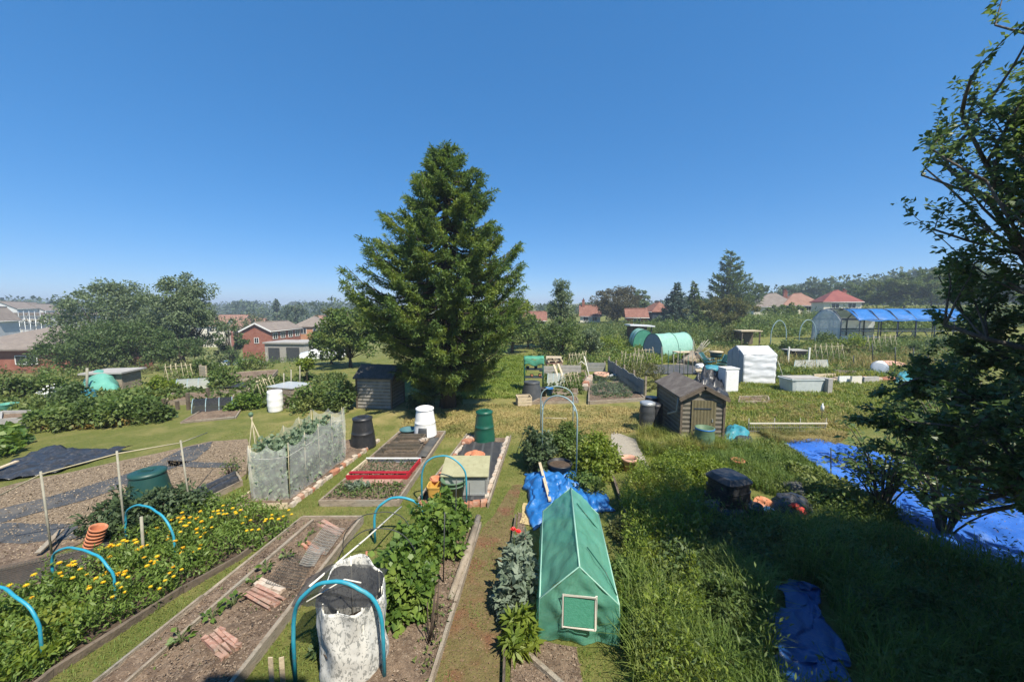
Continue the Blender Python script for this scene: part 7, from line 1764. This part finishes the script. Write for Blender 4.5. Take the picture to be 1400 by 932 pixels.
for l, r, ap, lab in (((1053, 475), (1074, 475), 438, 'grey-blue pipe hoop, left of the pair before the steel greenhouse'), ((1092, 472), (1114, 472), 437, 'grey-blue pipe hoop, right of the pair before the steel greenhouse')):
    a, b = W(*l), W(*r); c = (a + b) / 2; o = hoop('frame_hoop', lab, Vector((a.x, a.y, 0)), Vector((b.x, b.y, 0)), Q(1080, ap, c.y).z - c.z, .04, 'pipe_grey', 'pipe hoops before the steel greenhouse'); o.location = (c.x, c.y, c.z)
# steel framed greenhouse with blue tarpaulin roof
y0 = 37.0; xa = (1150 - 700) / FPX * y0; xb = (1330 - 700) / FPX * y0; zb = Tz((xa + xb) / 2, y0); zt = Q(1200, 422, y0 + 2.5).z - zb; L = xb - xa
t = thing('steel_greenhouse', 'long dark steel framed greenhouse half roofed with bright blue tarpaulin', 'greenhouse', (xa, y0, zb)); he, dp = zt * .68, 3.5
mb = MB()
for i in range(8):
    x = L * i / 7; mb.tube([(x, 0, -.6), (x, 0, he), (x, dp * .25, zt * .93), (x, dp / 2, zt), (x, dp * .75, zt * .93), (x, dp, he), (x, dp, -.6)], .055, 5)
for y, z in ((0, he), (0, he * .5), (dp / 2, zt), (dp, he), (dp, he * .5)): mb.tube([(0, y, z), (L, y, z)], .05, 5)
for i in (1, 3): mb.tube([(0, dp * i / 4, -.6), (0, dp * i / 4, zt * .93)], .05, 5)
mb.build('frame', M['steel_dark'], t)
g = MB(); g.grid(lambda u, v: (L * (.12 + .89 * u), -.15 + dp * .72 * v, (he - .12) + (zt + .12 - he) * math.sin(min(1, v * 1.25) * math.pi / 2) + .06 * fb(u * 9, v * 5, 3) + .05 * math.sin(u * 30) * (1 - v)), 50, 16); g.build('tarpaulin_roof', M['tarp_blue'], t, solid=.01)
g = MB(); g.grid(lambda u, v: (L * .52 * u, dp * (.5 + .5 * v), zt - (zt - he) * v ** 1.6 + .04), 14, 8); g.grid(lambda u, v: (L * .52 * u, dp + .06, he * v), 10, 8); g.grid(lambda u, v: (-.06, dp * u, v * (he + (zt - he) * math.sin(math.pi * u))), 8, 8); g.build('clear_cover', M['clear'], t, solid=.008)
mb = MB(); mb.box((L * .22, dp * .5, .25), (L * .36, .8, .5)); mb.build('staging', M['white_paint'], t)
for i in range(2): mb = MB(); q = [(L * (.62 + i * .1) + .9 * math.cos(a), dp * .4, .2 + .9 * math.sin(a)) for a in [math.pi * j / 14 for j in range(15)]]; mb.tube(q, .05, 6); mb.build('inner_hoop', M['bamboo'], t)
# thin posts on the far right grass
for i, (px, b_, tp) in enumerate(((1193, 500, 470), (1224, 505, 474), (1249, 502, 476), (1269, 500, 480), (1167, 503, 486))):
    p = W(px, b_); mb = MB(); mb.tube([p, Q(px, tp, p.y)], .03, 6); o = mb.build('thin_post', M['wire']); tag(o, 'thin dark post in the sparse row beyond the rubble', 'post', 'sparse row of thin posts beyond the rubble')
scrub('scrub', 'rough green growth in front of the steel greenhouse', [(1060, 500), (1310, 500), (1420, 480), (1330, 462), (1120, 470), (1040, 478)], 800, .2, .75, 'lf_hedge', 41)
scrub('scrub', 'dark hedge line under the bungalows', [(1000, 462), (1120, 460), (1330, 452), (1330, 440), (1010, 446)], 300, .5, 1.3, 'lf_hedge', 42, 70, .24, .14)
scrub('scrub', 'hedges and bushes behind the polytunnels', [(890, 470), (1010, 478), (1020, 455), (900, 452)], 260, .3, .9, 'lf_mid', 43, 60, .2, .12)
scrub('scrub', 'rough plants around the white greenhouse and tank', [(940, 497), (1010, 515), (1075, 520), (1060, 490), (1000, 482)], 160, .12, .4, 'lf_hedge', 44)
grass('meadow_grass', 'green meadow grass round the white greenhouse and tank', [tuple(W(a, b))[:2] for a, b in ((990, 590), (1170, 590), (1320, 560), (1330, 505), (1060, 505), (1000, 530))], 42000, .14, .03, 'grass_weed', 45, .9)
grass('far_meadow_grass', 'longer grass among the right-hand plots', [tuple(W(a, b))[:2] for a, b in ((1060, 515), (1330, 520), (1400, 480), (1080, 480))], 12000, .35, .05, 'grass_weed', 46, .9)
for i, (px, py, tp, hw, m, lab) in enumerate(((1165, 478, 452, 24, 'lf_bright', 'bright round bush in front of the clear end of the steel greenhouse'), (1290, 480, 452, 26, 'lf_dark', 'dark bush hiding the right end of the steel greenhouse'), (1130, 470, 452, 16, 'lf_mid', 'mid green bush at the left corner of the steel greenhouse'), (995, 470, 440, 20, 'lf_olive', 'olive bush at the foot of the broad olive tree'), (830, 478, 452, 26, 'lf_bright', 'pale bush behind the grey board fence'), (752, 480, 440, 16, 'lf_dark', 'dark bush at the foot of the blue-green tree'))): bush_at(lab, px, py, tp, hw, m, 170 + i, n=1300, leaf=.18, wid=.11)
def young(name, label, loc, rx, ry, h, n, seed, z0=.5):
    """loose young growth: arching stems with long leaves along them"""
    rng = np.random.default_rng(seed); rr = random.Random(seed); t = thing(name, label, 'young tree', loc); st = MB(); P = []; D = []
    for i in range(n):
        a = rr.uniform(0, 6.28); e = Vector((rx * math.cos(a) * rr.uniform(.3, 1), ry * math.sin(a) * rr.uniform(.3, 1), h * rr.uniform(.45, 1))); m = Vector((e.x * .35, e.y * .35, e.z * .75)); pl = []
        for k in range(7): u = k / 6; pl.append((1 - u) ** 2 * Vector((e.x * .05, e.y * .05, 0)) + 2 * u * (1 - u) * m + u * u * e)
        st.tube(pl, [.02 * (1 - .8 * k / 6) for k in range(7)], 5)
        for k in range(2, 7):
            for _ in range(9):
                f = rr.random(); q = pl[k - 1].lerp(pl[k], f)
                if q.z < z0: continue
                P.append(q + Vector((rr.uniform(-.13, .13), rr.uniform(-.13, .13), rr.uniform(-.1, .08)))); d = (pl[k] - pl[k - 1]).normalized(); D.append(d * .4 + Vector((rr.uniform(-1, 1), rr.uniform(-1, 1), rr.uniform(-.7, .3))))
    P = np.array([tuple(v) for v in P]); D = np.array([tuple(v) for v in D]); s = rng.uniform(.6, 1.25, len(P)); V, F = leaves(P, D, .15 * s, .06 * s, rng=rng); npobj('foliage', V, F, M['lf_walnut'], t); st.build('stems', M['bark_grey'], t)
young('sapling', 'leftmost long-leaved sapling at the near edge of the royal blue tarpaulin', W(1205, 700), 1.2, 1.0, 2.0, 26, 181, .55)
young('sapling', 'loose sunlit sapling over the middle of the royal blue tarpaulin', W(1290, 735), 1.2, .9, 1.7, 26, 182, .45)
young('sapling', 'taller long-leaved young tree behind the other saplings by the royal blue tarpaulin', W(1300, 665), 1.7, 1.2, 2.9, 44, 183, .8)
young('sapling', 'rightmost long-leaved young tree, growing under the near tree boughs at the picture edge', W(1392, 690), 1.5, 1.2, 3.1, 40, 184, .8)

# ---- lawn blades between the near beds
rng = np.random.default_rng(99)
lawn = [(-9.5, 3.0), (1.4, 3.0), (2.4, 7.0), (5.0, 8.5), (5.0, 13), (-9.5, 13)]
n = 150000; x, y = scatter(lawn, n, rng); kp = rng.random(n) < np.clip(1.25 - y / 14, .25, 1); x, y = x[kp], y[kp]
for poly in KEEP:
    m_ = ~inpoly(x, y, poly); x, y = x[m_], y[m_]
V, F = blades(np.stack([x, y, np.zeros(len(x))], 1), rng.uniform(.018, .05, len(x)), rng.uniform(.4, 1.2, len(x)), rng.uniform(.005, .010, len(x)), rng)
o = npobj('lawn_grass', V, F, M['grass_lawn']); tag(o, 'short mown grass between the beds', 'grass', kind='stuff')
x, y = scatter(pw, 5000, rng); k = np.array([fb(a * 1.5, b * 1.5, 3) > .05 for a, b in zip(x, y)]); x, y = x[k], y[k]
V, F = blades(np.stack([x, y, np.zeros(len(x))], 1), rng.uniform(.015, .04, len(x)), 1.0, .007, rng); o = npobj('path_tufts', V, F, M['grass_lawn']); tag(o, 'sparse grass tufts on the mossy path', 'grass', kind='stuff')

# ---- litter: chips and crumbs on bare ground (uncountable)
def crumbs(name, label, poly, n, z, smin, smax, m, seed):
    rng = np.random.default_rng(seed); x, y = scatter(poly, n, rng); sz = rng.uniform(smin, smax, n)
    D = rdir(n, rng); D[:, 2] *= .25; V, F = leaves(np.stack([x, y, z + sz * .2], 1), D, sz, sz * rng.uniform(.35, .8, n), fold=.3, rng=rng); o = npobj(name, V, F, M[m]); tag(o, label, 'litter', kind='stuff')
M['chips'] = leafm('chips', (.20, .15, .10), (.40, .325, .235), None, 0, .9)
M['chips_straw'] = leafm('chips_straw', (.36, .29, .13), (.52, .43, .22), None, 0, .9)
M['path_bits'] = leafm('path_bits', (.10, .06, .035), (.24, .16, .10), None, 0, .95)
M['crumbs'] = leafm('crumbs', (.10, .07, .05), (.30, .235, .175), None, 0, .95)
crumbs('wood_chips', 'pale wood chips scattered over the left plot', [tuple(W(a, b))[:2] for a, b in [(-200, 730), (0, 668), (120, 642), (290, 605), (335, 602), (340, 640), (262, 688), (100, 742), (0, 775)]], 14000, .012, .012, .045, 'chips', 1)
crumbs('soil_crumbs', 'crumbs and dry bits on the soil of the seedling bed', [(-4.6, 3.0), (-3.1, 3.0), (-2.98, 6.8), (-4.1, 6.8)], 9000, .108, .008, .035, 'crumbs', 2)
crumbs('soil_crumbs', 'crumbs and dry bits on the soil of the currant bed', [(-1.95, 3.0), (-1.0, 3.0), (-.66, 6.7), (-1.72, 6.8)], 6000, .06, .008, .035, 'crumbs', 3)
crumbs('path_litter', 'brown litter on the mossy path', pw, 2600, .012, .01, .03, 'path_bits', 4)
crumbs('soil_crumbs', 'crumbs on the bare soil before the green mini tunnel', bs, 2500, .016, .01, .035, 'crumbs', 5)

# ---- more of the rough growth between and behind the plots
scrub('hedgerow', 'hedges and fruit bushes behind the centre plots', [(720, 470), (900, 466), (905, 446), (720, 448)], 330, .5, 1.5, 'lf_mid', 61, 70, .22, .13)
scrub('hedgerow', 'far hedges and small trees behind the right-hand plots', [(890, 456), (1120, 452), (1130, 436), (900, 438)], 420, .6, 1.9, 'lf_hedge', 62, 70, .26, .16)
scrub('hedgerow', 'dark bushes along the foot of the right-hand ridge', [(1130, 452), (1420, 448), (1420, 430), (1140, 434)], 360, .8, 2.2, 'lf_mid', 63, 70, .3, .18)
scrub('hedgerow', 'bushes screening the houses on the left', [(300, 492), (470, 486), (470, 472), (300, 474)], 300, .5, 1.5, 'lf_hedge', 64, 70, .24, .14)
scrub('hedgerow', 'olive bushes among the left plots beyond the hedge', [(-20, 535), (250, 512), (300, 498), (100, 498), (-20, 512)], 260, .3, .95, 'lf_olive', 65, 60, .18, .1)
scrub('rough_crops', 'rows of vegetables around the polytunnels and the membrane', [(850, 505), (905, 498), (960, 492), (960, 480), (850, 480)], 240, .15, .5, 'lf_bright', 66, 50, .13, .08)
scrub('rough_crops', 'patchy crops and weeds behind the tank and the rubble row', [(1065, 515), (1300, 512), (1330, 495), (1065, 498)], 330, .12, .42, 'lf_hedge', 67, 50, .13, .07)
scrub('rough_crops', 'yellowing tufts in the meadow right of the brown shed', [(995, 588), (1160, 590), (1200, 560), (1000, 545)], 150, .06, .2, 'grass_dry', 68, 50, .14, .02)
grass('tall_weeds', 'pale seeding grasses among the right-hand plots', [tuple(W(a, b))[:2] for a, b in ((940, 500), (1180, 510), (1300, 500), (1300, 480), (940, 482))], 12000, .55, .03, 'grass_dry', 69, .6)

for i, (px, h, lab) in enumerate((([(1082, 512), (1150, 511), (1142, 501), (1086, 502)], .12, 'bare soil plot behind the rubble row, left one'), ([(1178, 500), (1262, 499), (1252, 490), (1182, 491)], .12, 'bare soil plot in front of the sparse row of thin posts'), ([(1010, 552), (1052, 551), (1050, 543), (1012, 544)], .10, 'small bare bed in the meadow before the white greenhouse'), ([(845, 492), (890, 490), (888, 482), (848, 484)], .12, 'narrow bed in front of the rounded polytunnel'), ([(965, 486), (1005, 485), (1003, 478), (967, 479)], .15, 'timber bed behind the folding chairs'))):
    bed('garden_bed', lab, 'garden bed', px, h, 'board', 'soil', th=.06)
for i, (px, py, tp, hw, m, lab) in enumerate(((1080, 484, 458, 14, 'lf_mid', 'dark green bush just left of the black bin'), (1122, 492, 470, 16, 'lf_hedge', 'round bush right of the whitish fence posts'), (1150, 490, 472, 12, 'lf_olive', 'olive bush in the middle of the rough right-hand plots'), (1215, 488, 470, 15, 'lf_mid', 'bush behind the orange-brown soil heap'), (1045, 500, 482, 10, 'lf_bright', 'small bright bush behind the white greenhouse'), (1255, 486, 464, 18, 'lf_dark', 'dark bush before the blue tarpaulin roof'), (905, 468, 446, 12, 'lf_dark', 'dark bush between the shelter and the nearer polytunnel'), (1040, 452, 430, 16, 'lf_dark', 'dark bush over the flat roofed potting shelter'))): bush_at(lab, px, py, tp, hw, m, 220 + i, n=1100, leaf=.18, wid=.11)

leafy_cover('bed_weeds', 'scattered small weeds in the seedling bed', [(-4.6, 3.0), (-3.1, 3.0), (-2.98, 6.8), (-4.1, 6.8)], 260, .15, .04, .022, 'lf_hedge', 31)
leafy_cover('bed_weeds', 'small weeds along the edges of the currant bed', [(-1.3, 3.0), (-.98, 3.0), (-.64, 6.7), (-.9, 6.7)], 350, .12, .05, .025, 'lf_hedge', 32)
crumbs('tarp_litter', 'dry leaves and dirt lying on the royal blue tarpaulin', [tuple(W(a, b))[:2] for a, b in ((1385, 815), (1500, 730), (1160, 612), (1085, 612))], 500, .12, .012, .045, 'path_bits', 7)
def cane_row(label, a, b, top, n=6):
    """double row of canes crossed under a ridge cane, with a little climbing leaf"""
    a, b = W(*a), W(*b); t = thing('cane_row', label, 'plant support', a); d = b - a; s = Vector((-d.y, d.x, 0)).normalized() * .35; h = Q(700, top, a.y).z - a.z; rng = np.random.default_rng(int(a.x * 10) % 97 + 3)
    for i in range(n):
        p = d * (i / (n - 1))
        for sg in (-1, 1): mb = MB(); mb.tube([p + s * sg, p - s * sg * .12 + Vector((RD.uniform(-.05, .05), 0, h * RD.uniform(1.0, 1.12)))], .016, 5); mb.build('cane', M['bamboo'], t)
    mb = MB(); mb.tube([Vector((0, 0, h * .93)) - d * .05, d * 1.05 + Vector((0, 0, h * .93))], .016, 5); mb.build('ridge_cane', M['bamboo'], t)
    k = 420; u = rng.random(k); z = rng.random(k) ** 1.5 * h * .8; sg = rng.choice([-1, 1], k); P = np.stack([d.x * u, d.y * u, z], 1) + np.outer(sg * (1 - z / h * 1.05), np.array([s.x, s.y, 0])) + rng.normal(size=(k, 3)) * .05; P[:, 2] = np.maximum(P[:, 2], .02)
    V, F = leaves(P, rdir(k, rng), .11, .075, rng=rng); npobj('climbing_leaves', V, F, M['lf_hedge'], t)
for lb, a, b, tp in (('row of crossed canes on the centre plot behind the flowering bed', (778, 508), (800, 505), 484), ('row of crossed canes behind the grey board fence', (850, 506), (878, 510), 482), ('row of crossed canes left of the larger timber bed', (768, 534), (788, 531), 512), ('row of crossed canes in the rough plots right of the black bin', (1112, 500), (1150, 499), 472), ('row of crossed canes before the steel greenhouse', (1185, 486), (1222, 485), 460), ('row of crossed canes on the left plots behind the round leafy bush', (352, 545), (374, 540), 520), ('row of crossed canes far back on the left plots', (228, 524), (262, 520), 500), ('row of crossed canes in front of the nearer polytunnel', (868, 500), (892, 498), 478)): cane_row(lb, a, b, tp)
def net_frame(label, px, hp, m='thin_net'):
    """low hooped tunnel of netting over a row of vegetables"""
    q = [W(a, b) for a, b in px]; c = sum(q, Vector()) / 4; t = thing('net_tunnel', label, 'plant cover', c); q = [p - c for p in q]; g = MB()
    g.grid(lambda u, v: tuple(q[0].lerp(q[1], u).lerp(q[3].lerp(q[2], u), v) + Vector((0, 0, hp * math.sin(math.pi * v) ** .6 + .01))), 14, 12); g.build('netting', M[m], t)
    for i in range(4):
        u = i / 3; mb = MB(); mb.tube([q[0].lerp(q[1], u).lerp(q[3].lerp(q[2], u), v / 8) + Vector((0, 0, hp * math.sin(math.pi * v / 8) ** .6 + .015)) for v in range(9)], .015, 5); mb.build('hoop', M['pipe_grey'], t)
net_frame('low pale net tunnel on the centre plot before the pallets', [(748, 528), (772, 527), (770, 518), (750, 519)], .5, 'pea_net')
net_frame('low pale net tunnel in the rough plots behind the tank', [(1085, 508), (1132, 507), (1128, 499), (1088, 500)], .55, 'pea_net')
net_frame('low dark net tunnel on the left plots beyond the mown path', [(262, 566), (318, 562), (318, 553), (268, 556)], .45, 'black_net')
net_frame('low pale net tunnel behind the left raised beds', [(240, 536), (286, 533), (288, 526), (246, 528)], .5, 'pea_net')
# ---- the thin summer haze that pales the far trees
hx0, hx1, hy0, hy1 = float(gx[0]) - 5, float(gx[-1]) + 5, float(gy[0]) - 5, float(gy[-1]) + 5
b = MB(); b.box(((hx0 + hx1) / 2, (hy0 + hy1) / 2, 12.0), (hx1 - hx0, hy1 - hy0, 44.0))
m, nt, out = nodes('thin_haze'); v = nt.nodes.new('ShaderNodeVolumePrincipled')
v.inputs['Color'].default_value = (.72, .84, 1, 1); v.inputs['Density'].default_value = .0010; v.inputs['Anisotropy'].default_value = .1
nt.links.new(v.outputs[0], out.inputs['Volume']); o = b.build('haze', m); tag(o, kind='stuff'); SC.cycles.volume_bounces = 0
